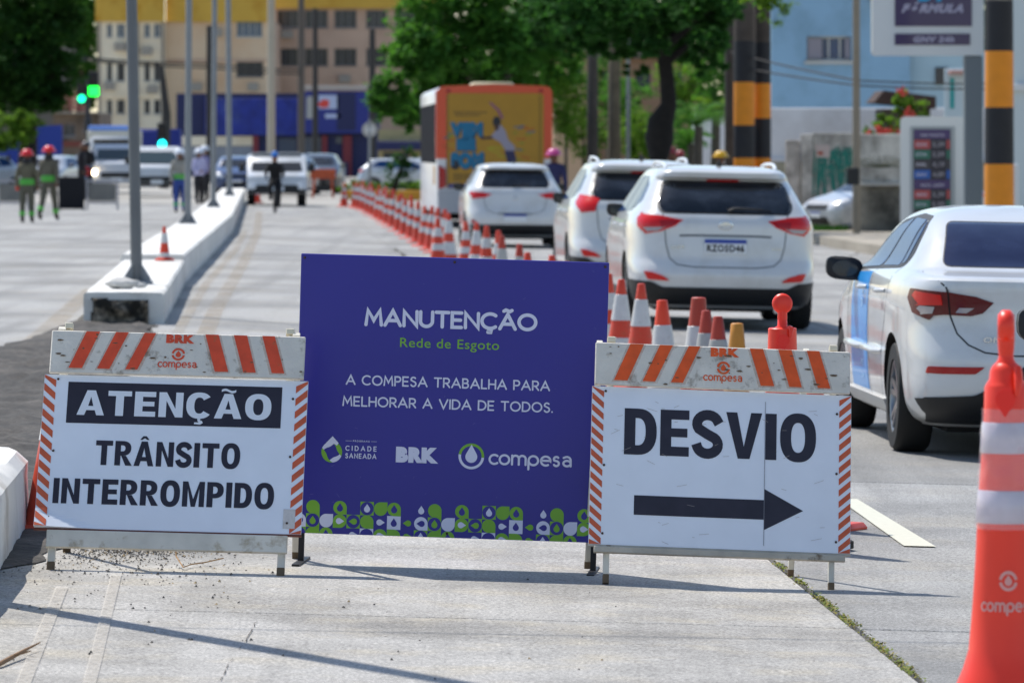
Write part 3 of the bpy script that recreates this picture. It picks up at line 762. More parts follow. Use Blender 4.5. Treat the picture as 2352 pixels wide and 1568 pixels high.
stroke_text(b, 'MANUTENÇÃO', px(.212), pz(.2535), PW*.562, PH*.064, .0135, -.0015, 0, .22)
b.build('lettering', lilac_print, root)
b = MB(); add_text(b, 'Rede de Esgoto', PW*.322, PH*.033, px(.33), pz(.3235), -.0015, 0, .006); b.build('lettering', green_print, root)
b = MB()
stroke_text(b, 'A COMPESA TRABALHA PARA', px(.157), pz(.465), PW*.664, PH*.037, .0062, -.0015, 0, .27)
b.build('lettering', lilac_print, root); b = MB()
stroke_text(b, 'MELHORAR A VIDA DE TODOS.', px(.148), pz(.5415), PW*.684, PH*.037, .0062, -.0015, 0, .27)
b.build('lettering', lilac_print, root)
# logos
b = MB()
cx, cz, r_ = px(.572), pz(.706), .0505
for a0, a1, mi in ((-5, 172, 1), (172, 355, 0)):
    b.add([(cx+rr*math.cos(R(a)), -.0014, cz+rr*math.sin(R(a))) for a in [a0+(a1-a0)*k/20 for k in range(21)] for rr in (r_, r_*.8)], [(2*k, 2*k+1, 2*k+3, 2*k+2) for k in range(20)], mi)
b.add([(p[0], -.0018, p[1]) for p in drop(cx, cz-.002, .0235, 90, 2.05)], [tuple(range(16))], 0)
stroke_text(b, 'compesa', px(.628), pz(.734), PW*.272, PH*.0565, .0085, -.0015, 0, .2)
b.build('water_drop_logo', [lilac_print, green_print], root); b = MB()
v, f = bold_text('BRK', PW*.138, PH*.056, .085, px(.327), pz(.736), -.0015); b.add(v, f, 0)
b.build('brand_lettering', lilac_print, root); b = MB()
cx, cz = px(.118), pz(.707)
for k in range(2):
    a0 = 70 + 180*k
    for mi, st in ((0, 0), (1, 88)):
        A0 = a0 + st; n = 14; V_ = []
        for i in range(n+1):
            t = i/n; a = R(A0 + 120*t); V_ += [(cx+.041*math.cos(a), -.0014-.0003*mi, cz+.041*math.sin(a)), (cx+(.041-.019*math.sin(math.pi*t**.7))*math.cos(a), -.0014-.0003*mi, cz+(.041-.019*math.sin(math.pi*t**.7))*math.sin(a))]
        b.add(V_, [(2*i, 2*i+1, 2*i+3, 2*i+2) for i in range(n)], mi)
b.add([(cx-.024, -.002, cz+.034), (cx+.002, -.002, cz+.062), (cx+.026, -.002, cz+.036), (cx+.02, -.002, cz+.026), (cx+.002, -.002, cz+.036)], [(0, 4, 1), (1, 4, 2), (4, 3, 2)], 0)
stroke_text(b, 'CIDADE', px(.162), pz(.7005), PW*.102, PH*.0185, .0035, -.0015, 0, .75)
stroke_text(b, 'SANEADA', px(.162), pz(.7275), PW*.102, PH*.0185, .0035, -.0015, 0, .5)
stroke_text(b, 'PROGRAMA', px(.186), pz(.668), PW*.055, PH*.0062, .0012, -.0015, 0, .6)
for a, c_ in ((.162, .182), (.245, .264)): b.add([(px(a), -.0014, pz(.6655)), (px(c_), -.0014, pz(.6655)), (px(c_), -.0014, pz(.6645)), (px(a), -.0014, pz(.6645))], [(0, 1, 2, 3)], 0)
b.build('programme_logo', [lilac_print, green_print], root)
# drop pattern along the foot of the panel
b = MB(); C_ = .0533; y1, y2, y3 = -.0010, -.0014, -.0018
def cell_pat(kind, x, z, top):
    """cell lower-left x,z ; kinds: colour letter + shape"""
    h = C_/2; cx, cz = x+h, z+h; zb = PZ+.001
    def poly(P_, y, mi):
        P_ = [(min(max(p[0], px(.001)), px(.999)), max(p[1], zb)) for p in P_]
        if max(p[1] for p in P_) - zb < .002: return
        b.add([(p[0], y, p[1]) for p in P_], [tuple(range(len(P_)))], mi)
    sq = [(x, z), (x+C_, z), (x+C_, z+C_), (x, z+C_)]
    circ = arc(cx, cz, h*.985, 0, 348, 29)
    def corner_blob(corner):   # circle with one square corner
        out = []
        for k, (a0, sx, sz) in enumerate(((0, 1, 1), (90, -1, 1), (180, -1, -1), (270, 1, -1))):
            if k == corner: out += [(cx+h*sx, cz), (cx+h*sx, cz+h*sz), (cx, cz+h*sz)] if sx*sz > 0 else [(cx, cz+h*sz), (cx+h*sx, cz+h*sz), (cx+h*sx, cz)]
            else: out += arc(cx, cz, h, a0, a0+90, 8)
        return out
    c1 = {'s': 0, 'g': 1}[kind[0]]; k = kind[1:]
    small = lambda ang, mi, y=y3, r=.36: poly(drop(cx - .12*h*math.cos(R(ang)), cz - .12*h*math.sin(R(ang)), h*r*1.25, ang, 1.75), y, mi)
    if k == 'drop': small(90, c1)
    elif k == 'leafR': small(0, c1)
    elif k == 'leafL': small(180, c1)
    elif k.startswith('blob'): poly(corner_blob(int(k[4])), y1, c1)
    elif k.startswith('ring'): poly(corner_blob(int(k[4])), y1, c1); small({'u': 90, 'l': 180, 'r': 0}[k[5]], 2 if len(k) < 7 else {'s': 0, 'g': 1}[k[6]], y2)
    elif k == 'sqdrop': poly(sq, y1, c1); small(90, 2, y2)
    elif k == 'sqcirc': poly(sq, y1, c1); poly(circ, y2, 2); small(90, 1)
    elif k == 'sqcircs': poly(sq, y1, c1); poly(circ, y2, 2); small(90, 0)
    elif k == 'sqcircl': poly(sq, y1, c1); poly(circ, y2, 2); small(180, 1)
    elif k == 'sqcirc0': poly(sq, y1, c1); poly(circ, y2, 2)
r0 = ['sdrop', 'gblob3', None, 'gring3u', None, 'gsqcircs', 'gblob0', 'gring3u', None]
r1 = ['sring3l', 'gsqcirc', 'sblob0', 'gring2rs', 'gsqcircl', 'gblob3', 'sleafR', 'ssqdrop', 'gleafL']
r2 = ['gsqcircs', 'gblob0', 'gring3u', None, 'sleafR', 'ssqcirc0', 'gring3rs', 'gblob1', 'gleafR']
for row, zc in ((r0, .905), (r1, .953), (r2, 1.001)):
    i = 0; x = px(-.004)
    while x < px(1) - .01:
        kd = row[i % 9]
        if kd: cell_pat(kd, x, pz(zc) - C_/2, 0)
        x += C_; i += 1
b.build('drop_pattern', [lilac_print, green_print, blue_print], root)
# steel stand
for sx in (-1, 1):
    b = MB(); X = .575*sx; b.bbox(X-.011, X+.011, .021, .043, .012, PZ+PH-.05, .001); b.build('stand_post', black_steel, root)
    b = MB(); b.bar((X, -.16, .012+0), (X, .24, .012), .03, .024); b.build('stand_foot', black_steel, root)
# ------------------------------------------------------------------ vehicles
car_white = M('white car paint', '#d3d4d3', rough=.28, coat=.8, spec=.5, col2='#bdbab2', cs=1.6, thr=.62, soft=.16)
glass_dark = M('dark tinted glass', '#0c1219', rough=.07, spec=.42, coat=.1, col2='#39414c', cs=2.1, thr=.6, soft=.16)
glass_blue = M('navy rear glass', '#10193c', rough=.12, spec=.35, col2='#2a3454', cs=2.2, thr=.62, soft=.16)
glass_side = M('side glass painted sky blue', '#24406c', rough=.12, spec=.03)  # blue sky reflection painted into the base colour, specular almost off
trim = M('black plastic trim', '#17181a', rough=.55, var=.1, vs_=10)
seam_m = M('panel gap', '#2c2f33', rough=.8)
lamp_red = M('red lamp lens', '#a8090d', rough=.22, coat=.25, spec=.4)
lamp_red2 = M('bright red lamp lens', '#d5100c', rough=.2, coat=.3, spec=.4)
lamp_dark = M('smoked red lamp lens', '#5e050d', rough=.25, coat=.15, spec=.3)
lamp_clear = M('clear lamp lens', '#a39a9b', rough=.2, coat=.5)
chrome = M('bright chrome', '#c9ccd0', rough=.18, metal=1)
rim_m = M('alloy wheel', '#a6a9ad', rough=.3, metal=.9)
plate_w = M('plate white', '#dfe3e6', rough=.4)
plate_b = M('plate blue', '#1a3d9c', rough=.4)
plate_k = M('plate black', '#17171a', rough=.4)
under = M('underbody black', '#0b0b0c', rough=.95)

def interp(rows, n):
    """smooth interpolation of spec rows (first column is z)"""
    out = []
    for i in range(len(rows) - 1):
        p = [rows[max(i-1, 0)], rows[i], rows[i+1], rows[min(i+2, len(rows)-1)]]
        k = max(2, int(n * (abs(p[2][0]-p[1][0]) * 1.0 + .3*abs(p[2][1]-p[1][1]) + .15*abs(p[2][2]-p[1][2]))))
        for j in range(k):
            t = j / k; r_ = [p[1][0] + (p[2][0]-p[1][0])*t]
            for c in range(1, len(p[1])):
                d = p[2][c]-p[1][c]
                def slope(a, b, zc, za, zb):
                    return 0 if (b*a) <= 0 else 2*a*b/(a+b)
                dz = p[2][0]-p[1][0]
                s = d/dz
                s0 = (p[1][c]-p[0][c])/(p[1][0]-p[0][0]) if i > 0 else s
                s2 = (p[3][c]-p[2][c])/(p[3][0]-p[2][0]) if i < len(rows)-2 else s
                m1 = slope(s0, s, 0, 0, 0)*dz; m2 = slope(s, s2, 0, 0, 0)*dz
                h00, h10, h01, h11 = 2*t**3-3*t*t+1, t**3-2*t*t+t, -2*t**3+3*t*t, t**3-t*t
                r_.append(h00*p[1][c] + h10*m1 + h01*p[2][c] + h11*m2)
            out.append(r_)
    out.append(list(rows[-1])); return out
def ring(hw, yr, yf, n, K):
    yc, hl = (yr+yf)/2, (yf-yr)/2; D = 360; P_ = []
    for i in range(D):
        a = 2*math.pi*i/D; c, s = math.cos(a), math.sin(a)
        P_.append((hw*math.copysign(abs(c)**(2/n), c), yc + hl*math.copysign(abs(s)**(2/n), s)))
    L = [0]
    for i in range(D): q = P_[(i+1) % D]; L.append(L[-1] + math.hypot(q[0]-P_[i][0], (q[1]-P_[i][1])*.6))
    out = []; j = 0
    for k in range(K):
        t = L[-1]*k/K
        while L[j+1] < t: j += 1
        f_ = (t-L[j])/max(1e-9, L[j+1]-L[j]); a, b_ = P_[j], P_[(j+1) % D]
        out.append((a[0]+(b_[0]-a[0])*f_, a[1]+(b_[1]-a[1])*f_))
    return out
DIRS = {'r': ((0,1,0),(1,0,0),(0,0,1)), 'f': ((0,-1,0),(1,0,0),(0,0,1)), 's': ((1,0,0),(0,1,0),(0,0,1)), 'S': ((-1,0,0),(0,1,0),(0,0,1)), 't': ((0,0,-1),(1,0,0),(0,1,0)),
        'dl': ((.7071,.7071,0),(.7071,-.7071,0),(0,0,1)), 'dr': ((-.7071,.7071,0),(.7071,.7071,0),(0,0,1))}
class Car:
    def __init__(s, name, label, cat, rows, paint, wheels, wr=.33, N=34, K=110, group=None, arch=.04, dk=under, ww=.2):
        s.root = thing(name, label, cat, group=group); s.paint = paint
        rows = [tuple(r_[:4]) + (r_[4]*(1.55 if r_[4] >= 4 else 1.25),) for r_ in rows]; sl = interp(rows, N); mb = MB(); V = []
        for r_ in sl:
            V += [(x, y, r_[0]) for x, y in ring(r_[3], r_[1], r_[2], r_[4], K)]
        n = len(sl); Fc = [(i*K+k, i*K+(k+1) % K, (i+1)*K+(k+1) % K, (i+1)*K+k) for i in range(n-1) for k in range(K)]
        Fc += [tuple(range(K-1, -1, -1)), tuple(range((n-1)*K, n*K))]
        mb.add(V, Fc); me = mb.mesh('body', [paint, dk], None); o = link('body', me, s.root)
        s.bvh = BVHTree.FromPolygons([tuple(v) for v in V], [f for f in Fc])
        c = MB()
        for wy in wheels:
            for sx in (-1, 1): c.lathe([(wr+arch, 0), (wr+arch, .34)], 40, 1, 'x', (sx*.72 - (.34 if sx < 0 else 0), wy, wr))
        co = c.build('cutter', [paint, dk]); md = o.modifiers.new('b', 'BOOLEAN'); md.object = co; md.operation = 'DIFFERENCE'; md.solver = 'EXACT'
        bpy.context.view_layer.update()
        me2 = bpy.data.meshes.new_from_object(o.evaluated_get(bpy.context.evaluated_depsgraph_get()))
        o.modifiers.clear(); bpy.data.objects.remove(co); o.data = me2; me2.name = 'body'
        me2.polygons.foreach_set('use_smooth', [True]*len(me2.polygons)); me2.set_sharp_from_angle(angle=R(38)); s.body = o
        for wy in wheels:
            for sx in (-1, 1): s.wheel(sx, wy, wr, ww, rows)
    def wheel(s, sx, wy, wr, ww, rows):
        hw = max(r_[3] for r_ in rows) - .02; xo = sx*hw; xi = xo - sx*ww
        w = link('wheel', None, s.root); w.location = (0, 0, 0)
        b = MB(); q = wr*.66; 
        prof = [(q, 0), (wr*.93, .0), (wr*.985, .022), (wr, .05), (wr, ww-.05), (wr*.985, ww-.02), (wr*.93, ww), (q, ww), (q, 0)]
        b.lathe([(a, z*sx*-1) for a, z in prof], 44, 0, 'x', (xo, wy, wr), close=False)
        b.build('tyre', black_rubber, w, 40)
        b = MB(); d = -sx
        b.lathe([(q, .008*d), (q*.93, .014*d), (q*.9, .06*d), (q*.9, ww*.9*d)], 36, 0, 'x', (xo, wy, wr), close=False)
        b.lathe([(.001, .03*d), (.05, .028*d), (.06, .05*d)], 20, 0, 'x', (xo, wy, wr), close=False)
        for k in range(10):
            a = 2*math.pi*(k//2)/5 + (.14 if k % 2 else -.14) + .3
            p0 = (xo+.038*d, wy+.045*math.cos(a), wr+.045*math.sin(a)); a2 = a + (.06 if k % 2 else -.06)
            p1 = (xo+.022*d, wy+q*.93*math.cos(a2), wr+q*.93*math.sin(a2)); b.bar(p0, p1, .028, .02, up=(1, 0, 0))
        b.build('rim', rim_m, w, 40)
        b = MB(); b.lathe([(.001, ww*.5*d), (q*.9, ww*.5*d)], 24, 0, 'x', (xo, wy, wr), close=False); b.build('brake_disc', under, w)
    def hit(s, kind, a, b):
        D, Rv, Uv = [Vector(k) for k in DIRS[kind]]; o = Rv*a + Uv*b - D*6
        if kind in 'sS': o = Rv*a + Uv*b - D*3
        h = s.bvh.ray_cast(o, D)
        return h[0] if h[0] is not None else None
    def patch(s, name, pts, kind, mat, off=.004, th=.012, step=.05, parent=None, anchors=False, smooth=35, label=None):
        D, Rv, Uv = [Vector(k) for k in DIRS[kind]]
        if anchors:
            q = []
            for k, a, b in pts:
                h = s.hit(k, a, b)
                if h is None: continue
                q.append((h.dot(Rv), h.dot(Uv)))
            pts = q
        bm = bmesh.new(); vs_ = [bm.verts.new((a, b, 0)) for a, b in pts]
        try: bm.faces.new(vs_)
        except ValueError: bm.free(); return None
        for ax in (0, 1):
            lo = min(p[ax] for p in pts); hi = max(p[ax] for p in pts); k = math.floor(lo/step)+1
            while k*step < hi:
                co = [0, 0, 0]; co[ax] = k*step; no = [0, 0, 0]; no[ax] = 1
                bmesh.ops.bisect_plane(bm, geom=bm.verts[:]+bm.edges[:]+bm.faces[:], plane_co=co, plane_no=no, dist=1e-6); k += 1
        bmesh.ops.triangulate(bm, faces=[f for f in bm.faces if len(f.verts) > 4])
        dead = []
        for v in bm.verts:
            o = Rv*v.co.x + Uv*v.co.y - D*(3 if kind in 'sS' else 6); h = s.bvh.ray_cast(o, D)
            if h[0] is None: dead.append(v); continue
            v.co = h[0] - D*off
        if dead: bmesh.ops.delete(bm, geom=dead, context='VERTS')
        bnd = [e for e in bm.edges if e.is_boundary]
        if bnd:
            r_ = bmesh.ops.extrude_edge_only(bm, edges=bnd)
            for v in r_['geom']:
                if isinstance(v, bmesh.types.BMVert): v.co += D*th
        bmesh.ops.recalc_face_normals(bm, faces=bm.faces)
        # make outward normals face against D on average
        sm = Vector((0, 0, 0))
        for f in bm.faces:
            if abs(f.normal.dot(D)) > .3: sm += f.normal*f.calc_area()
        if sm.dot(D) > 0: bmesh.ops.reverse_faces(bm, faces=bm.faces)
        me = bpy.data.meshes.new(name); bm.to_mesh(me); bm.free(); me.materials.append(mat)
        me.polygons.foreach_set('use_smooth', [True]*len(me.polygons)); me.set_sharp_from_angle(angle=R(smooth))
        o = link(name, me, parent or s.root)
        if label: o['label'] = label
        return o
    def seam(s, name, pts, kind, w=.007, mat=None, off=.0015, parent=None, closed=False):
        D, Rv, Uv = [Vector(k) for k in DIRS[kind]]; P_ = [Vector(p) for p in pts]; Q = []
        for a, b in zip(P_[:-1], P_[1:]):
            n = max(2, int((b-a).length/.03)); Q += [a.lerp(b, k/n) for k in range(n)]
        Q.append(P_[-1]); V = []; ok = []
        for i, p in enumerate(Q):
            d = (Q[min(i+1, len(Q)-1)] - Q[max(i-1, 0)]).normalized(); nn = Vector((-d.y, d.x))*w/2
            for sg in (-1, 1):
                q = p + nn*sg; h = s.hit(kind, q.x, q.y); V.append(h - D*off if h is not None else None)
        mb = MB(); V2 = []; Fc = []; mp = {}
        for i, v in enumerate(V):
            if v is not None: mp[i] = len(V2); V2.append(v)
        for i in range(len(Q)-1):
            k = (2*i, 2*i+1, 2*i+3, 2*i+2)
            if all(j in mp for j in k): Fc.append(tuple(mp[j] for j in k))
        if Fc: mb.add(V2, Fc); return mb.build(name, mat or seam_m, parent or s.body)
    def mirrored(s, name, pts, kind, mat, **kw):
        o1 = s.patch(name, pts, kind, mat, **kw)
        kk = {'r': 'r', 'f': 'f', 's': 'S', 'dl': 'dr', 't': 't'}[kind]
        if kw.get('anchors'): q = [({'s': 'S', 'r': 'r', 'f': 'f', 'dl': 'dr', 't': 't'}[k], a if k == 's' else -a, b) for k, a, b in pts]
        elif kind in ('r', 'f', 't'): q = [(-a, b) for a, b in pts][::-1]
        else: q = pts
        o2 = s.patch(name, q, kk, mat, **kw); return o1, o2
    def plate(s, x, z, y=None, txt='', w=.40, h=.13, kind='r'):
        p = s.hit(kind, x, z); D = Vector(DIRS[kind][0]); yy = p.y - D.y*.02; sg = -D.y
        b = MB(); b.box(x-w/2, x+w/2, min(yy, yy-sg*.014), max(yy, yy-sg*.014), z-h/2, z+h/2, 0)
        o = b.build('number_plate', plate_w, s.root); yf = yy + sg*.001
        b = MB(); b.add([(x-w/2, yf, z+h*.22), (x+w/2, yf, z+h*.22), (x+w/2, yf, z+h*.5), (x-w/2, yf, z+h*.5)], [(0, 1, 2, 3)]); b.build('plate_band', plate_b, o)
        if txt and kind == 'r':
            b = MB(); v, f = bold_text(txt, w*.9, h*.52, .045, x-w*.45, z-h*.4, yf); b.add(v, f); b.build('plate_number', plate_k, o)
        return o
    def mirror(s, side, y, z, out=.22, mat=None, size=(.19, .13)):
        hx = s.hit('s' if side < 0 else 'S', y, z-.06); x0 = hx.x if hx is not None else .8*side; w, h = size
        mb = MB(); V = []; K = 20; cx = x0 + side*(out+ w*.05)
        for yy, sc in ((y-.06, .78), (y-.045, 1), (y+.02, 1), (y+.08, .75), (y+.11, .3)):
            for k in range(K):
                a = 2*math.pi*k/K; c_, s_ = math.cos(a), math.sin(a)
                V.append((cx + w/2*sc*math.copysign(abs(c_)**.6, c_), yy, z + h/2*sc*math.copysign(abs(s_)**.6, s_) + .012*c_*side))
        Fc = [(i*K+k, i*K+(k+1) % K, (i+1)*K+(k+1) % K, (i+1)*K+k) for i in range(4) for k in range(K)] + [tuple(range(K)), tuple(range(4*K, 5*K))]
        mb.add(V, Fc); mb.bar((x0-side*.03, y+.02, z-.05), (cx-side*w*.3, y+.02, z-.035), .05, .035)
        o = mb.build('mirror', mat or trim, s.root, 40)
        b = MB(); b.add([(cx + w/2*.7*math.cos(2*math.pi*k/16), y-.0612, z + h/2*.7*math.sin(2*math.pi*k/16)) for k in range(16)], [tuple(range(16))]); b.build('mirror_glass', glass_dark, o)
        return o

def smoothpoly(pts, n=6):
    out = []; N = len(pts)
    for i in range(N):
        p = [Vector(pts[(i+k) % N]) for k in (-1, 0, 1, 2)]
        for j in range(n):
            t = j/n; out.append(tuple(.5*((2*p[1]) + (p[2]-p[0])*t + (2*p[0]-5*p[1]+4*p[2]-p[3])*t*t + (3*p[1]-3*p[2]+p[0]-p[3])*t**3)))
    return out

# --- white SUV (the second car from the front of the queue)
SUV = [(.20,.30,4.15,.78,5),(.25,.14,4.28,.85,5),(.34,.06,4.34,.885,5),(.46,.015,4.38,.90,5),(.52,.0,4.40,.905,5),(.60,.03,4.40,.91,5),(.68,.075,4.38,.912,4.8),(.80,.085,4.3,.91,4.6),(.90,.095,4.1,.905,4.6),
       (1.0,.10,3.85,.895,4.6),(1.07,.13,3.55,.87,4.6),(1.12,.17,3.4,.835,4.6),(1.2,.24,3.25,.79,4.6),(1.28,.34,3.1,.745,4.8),(1.37,.47,2.9,.695,5),(1.43,.56,2.75,.665,5),(1.455,.50,2.65,.65,5),(1.50,.50,2.5,.625,4.5),(1.53,.60,2.35,.58,4),(1.55,.80,2.15,.49,3.6),(1.565,1.05,1.9,.34,3)]
def suv(label, kind=0, rows=SUV):
    c = Car('parked_car' if False else 'car', label, 'car', rows, car_white, (.92, 3.56), .345, arch=.045)
    win = rounded([(-.60,1.12),(.60,1.12),(.635,1.19),(.575,1.385),(.52,1.405),(-.52,1.405),(-.575,1.385),(-.635,1.19)], .05)
    w = c.patch('rear_window', win, 'r', glass_dark, .005, .012)
    c.seam('window_seal', [(p[0]*1.02, (p[1]-1.3)*1.04+1.3) for p in win] + [(win[0][0]*1.02, (win[0][1]-1.3)*1.04+1.3)], 'r', .02, trim, .002, c.root)
    c.patch('brake_light', rounded([(-.16,1.413),(.16,1.413),(.15,1.432),(-.15,1.432)], .008), 'r', lamp_red, .006, .01)
    c.patch('spoiler', rounded([(-.6,1.44),(.6,1.44),(.55,1.49),(-.55,1.49)], .02), 'r', car_white, .03, .05)
    # tail lamps
    if kind == 0:
        tl = [('r',-.40,1.045),('r',-.48,.985),('r',-.62,.93),('r',-.76,.905),('s',.2,.92),('s',.3,.975),('s',.36,1.06),('s',.33,1.11),('r',-.8,1.1),('r',-.62,1.085)]
    else:
        tl = [('r',-.54,1.12),('r',-.60,.98),('r',-.76,.96),('s',.25,1.0),('s',.45,1.08),('s',.5,1.17),('r',-.76,1.17),('r',-.62,1.15)]
    a, b_ = c.mirrored('tail_light', tl, 'dl', lamp_red2, anchors=True, off=.01, th=.03, step=.03)
    if kind == 0:
        it = [('r',-.56,.975),('r',-.64,.935),('r',-.76,.925),('s',.17,.935),('s',.22,.965),('r',-.7,.97)]
        x, y = c.mirrored('lamp_insert', it, 'dl', lamp_clear, anchors=True, off=.014, th=.006, step=.04); x.parent = a; y.parent = b_
        it = [('r',-.42,1.04),('r',-.5,.99),('r',-.6,.965),('r',-.62,1.04)]
        x, y = c.mirrored('lamp_insert', it, 'dl', lamp_red, anchors=True, off=.014, th=.006, step=.04); x.parent = a; y.parent = b_
    # bumper cladding and reflectors
    c.patch('bumper_cladding', rounded([(-.895,.46),(-.7,.455),(-.6,.405),(.6,.405),(.7,.455),(.895,.46),(.84,.235),(-.84,.235)], .03), 'r', trim, .012, .05)
    for k in ('dl', 'dr'):
        sg = -1 if k == 'dl' else 1
        c.patch('bumper_cladding', [(('s' if q == 's' else 'r') if sg < 0 else ('S' if q == 's' else 'r'), a_*(1 if q == 's' else -sg*-1 if False else (a_ and 1) or 1) if q == 's' else a_*sg*-1*-1, z) for q, a_, z in
                (('r',.70,.455),('s',.50,.47),('s',.50,.25),('r',.70,.25))], k, trim, .010, .04, anchors=True)
    c.mirrored('reflector', rounded([(-.78,.555),(-.72,.55),(-.6,.515),(-.53,.465),(-.74,.475)], .02), 'r', lamp_red2, off=.02, th=.04)
    # hatch
    hs = [(-.60,1.12),(-.585,1.0),(-.565,.8),(-.53,.68),(-.46,.62),(-.3,.60),(.3,.60),(.46,.62),(.53,.68),(.565,.8),(.585,1.0),(.60,1.12)]
    c.seam('hatch_gap', hs, 'r', .009)
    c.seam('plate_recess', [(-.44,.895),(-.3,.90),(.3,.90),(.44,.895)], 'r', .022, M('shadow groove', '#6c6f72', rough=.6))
    c.plate(0, .80, txt='RZO5D46' if kind == 0 else '')
    e = MB(); p = c.hit('r', 0, 1.0)
    e.lathe([(.062, 0), (.062, -.012), (.048, -.014), (.048, -.004)], 28, 0, 'y', (0, p.y+.004, 1.0)); 
    for v_i in range(len(e.v)): x_, y_, z_ = e.v[v_i]; e.v[v_i] = (x_*1.15, y_, 1.0+(z_-1.0)*.72)
    e.bar((-.03, p.y-.006, .985), (-.012, p.y-.006, 1.015), .009); e.bar((.012, p.y-.006, .985), (.03, p.y-.006, 1.015), .009); e.bar((-.021, p.y-.006, 1.0), (.021, p.y-.006, 1.0), .008)
    e.build('badge', chrome, c.root, 40)
    if kind == 0:
        for t_, xx, cc, w_ in (('ix35', -.52, .03, .13), ('2.0 FLEX', .44, .018, .1)):
            p = c.hit('r', xx+.05, .78); b = MB(); v, f = bold_text(t_, w_, cc, .03, xx, .775, p.y-.012); b.add(v, f); b.build('badge_lettering', chrome, c.root)
    # wiper
    p0 = c.hit('r', .03, 1.13); p1 = c.hit('r', .36, 1.155); b = MB()
    b.tube([p0+Vector((0,-.03,0)), p0+Vector((.06,-.045,.03)), p1+Vector((0,-.03,.0))], [.022, .014, .008], 8); b.tube([p0+Vector((-.02,-.025,.035)), p1+Vector((.08,-.025,-.01))], .007, 6); b.build('wiper', trim, c.root, 50)
    # side glass
    sg_ = [(.78,1.14),(1.0,1.10),(3.1,1.06),(2.35,1.47),(1.6,1.53),(1.1,1.50),(.72,1.3)]
    for k in ('s', 'S'):
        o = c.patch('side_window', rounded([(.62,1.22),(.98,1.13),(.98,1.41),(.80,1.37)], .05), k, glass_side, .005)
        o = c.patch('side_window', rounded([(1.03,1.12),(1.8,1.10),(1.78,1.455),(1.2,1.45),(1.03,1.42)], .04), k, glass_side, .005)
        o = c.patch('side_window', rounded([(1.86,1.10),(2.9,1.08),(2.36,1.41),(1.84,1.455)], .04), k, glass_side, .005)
        for hy in (1.15, 2.15):
            hp = c.hit(k, hy, .97); sg = -1 if k == 's' else 1; b = MB(); b.tube([hp+Vector((sg*.005,-.09,0)), hp+Vector((sg*.035,-.05,0)), hp+Vector((sg*.035,.05,0)), hp+Vector((sg*.005,.09,0))], .012, 8); b.build('door_handle', car_white, c.root, 50)
        c.seam('door_gap', [(1.0,1.12),(.98,.95),(1.3,.65),(1.36,.4)], k, .008); c.seam('door_gap', [(1.83,1.12),(1.82,.4)], k, .008); c.seam('door_gap', [(2.95,1.05),(3.0,.6),(2.9,.4)], k, .008)
        c.patch('sill_cladding', [(1.42,.24),(3.1,.24),(3.1,.36),(1.42,.36)], k, trim, .01, .03)
    c.mirror(-1, 2.62, 1.10, -.01); c.mirror(1, 2.62, 1.10, -.03)
    for sx in (-1, 1):   # roof rails
        b = MB(); pts = []
        for k in range(11):
            y = .78 + 1.75*k/10; x = sx*(.56 - .03*abs(k-5)/5); h = c.hit('t', x, y)
            if h is None: continue
            pts.append((x, y, h.z + .055*math.sin(math.pi*min(1, max(0, k/10)))**.45 - .004))
        b.tube(pts, .017, 8); b.build('roof_rail', M('white satin rail', '#dfe2e4', rough=.3), c.root, 50)
    h = c.hit('t', 0, .95); b = MB(); b.tube([h+Vector((0,.1,-.01)), h+Vector((0,.03,.03)), h+Vector((0,-.0,.065))], [.035, .022, .006], 8); b.build('antenna', trim, c.root, 50)
    b = MB(); b.tube([(.5,.08,.2),(.5,.5,.24)], .03, 10); b.build('exhaust', chrome, c.root, 50)
    b = MB(); b.box(-.62, .62, .5, 4.0, .17, .3); b.build('underbody', under, c.root)
    c.patch('windscreen', rounded([(-.62,1.15),(.62,1.15),(.52,1.5),(-.52,1.5)], .05), 'f', glass_dark, .005)
    c.mirrored('headlight', rounded([(-.8,.78),(-.5,.74),(-.5,.86),(-.78,.95)], .03), 'f', lamp_clear)
    return c
s_main = suv('white SUV stopped behind the detour board, plate RZO5D46 and silver roof rails')
xs, ds = U(1664, 48.4), 48.4; place(s_main.root, xs, ds, R(2.6)); s_main.root.rotation_euler.y = R(1.2)
SUV2 = [tuple([r_[0]*1.0, r_[1], r_[2], r_[3]*.985, r_[4]]) for r_ in SUV]
s_two = suv('white SUV half hidden behind the one with roof rails, only its left tail light showing', 1, SUV2)
place(s_two.root, RD(58.5, 4.34)[0], 58.5, R(2.75)); s_two.root.rotation_euler.y = R(1.0); s_two.root.scale = (.97, 1, 1.02)

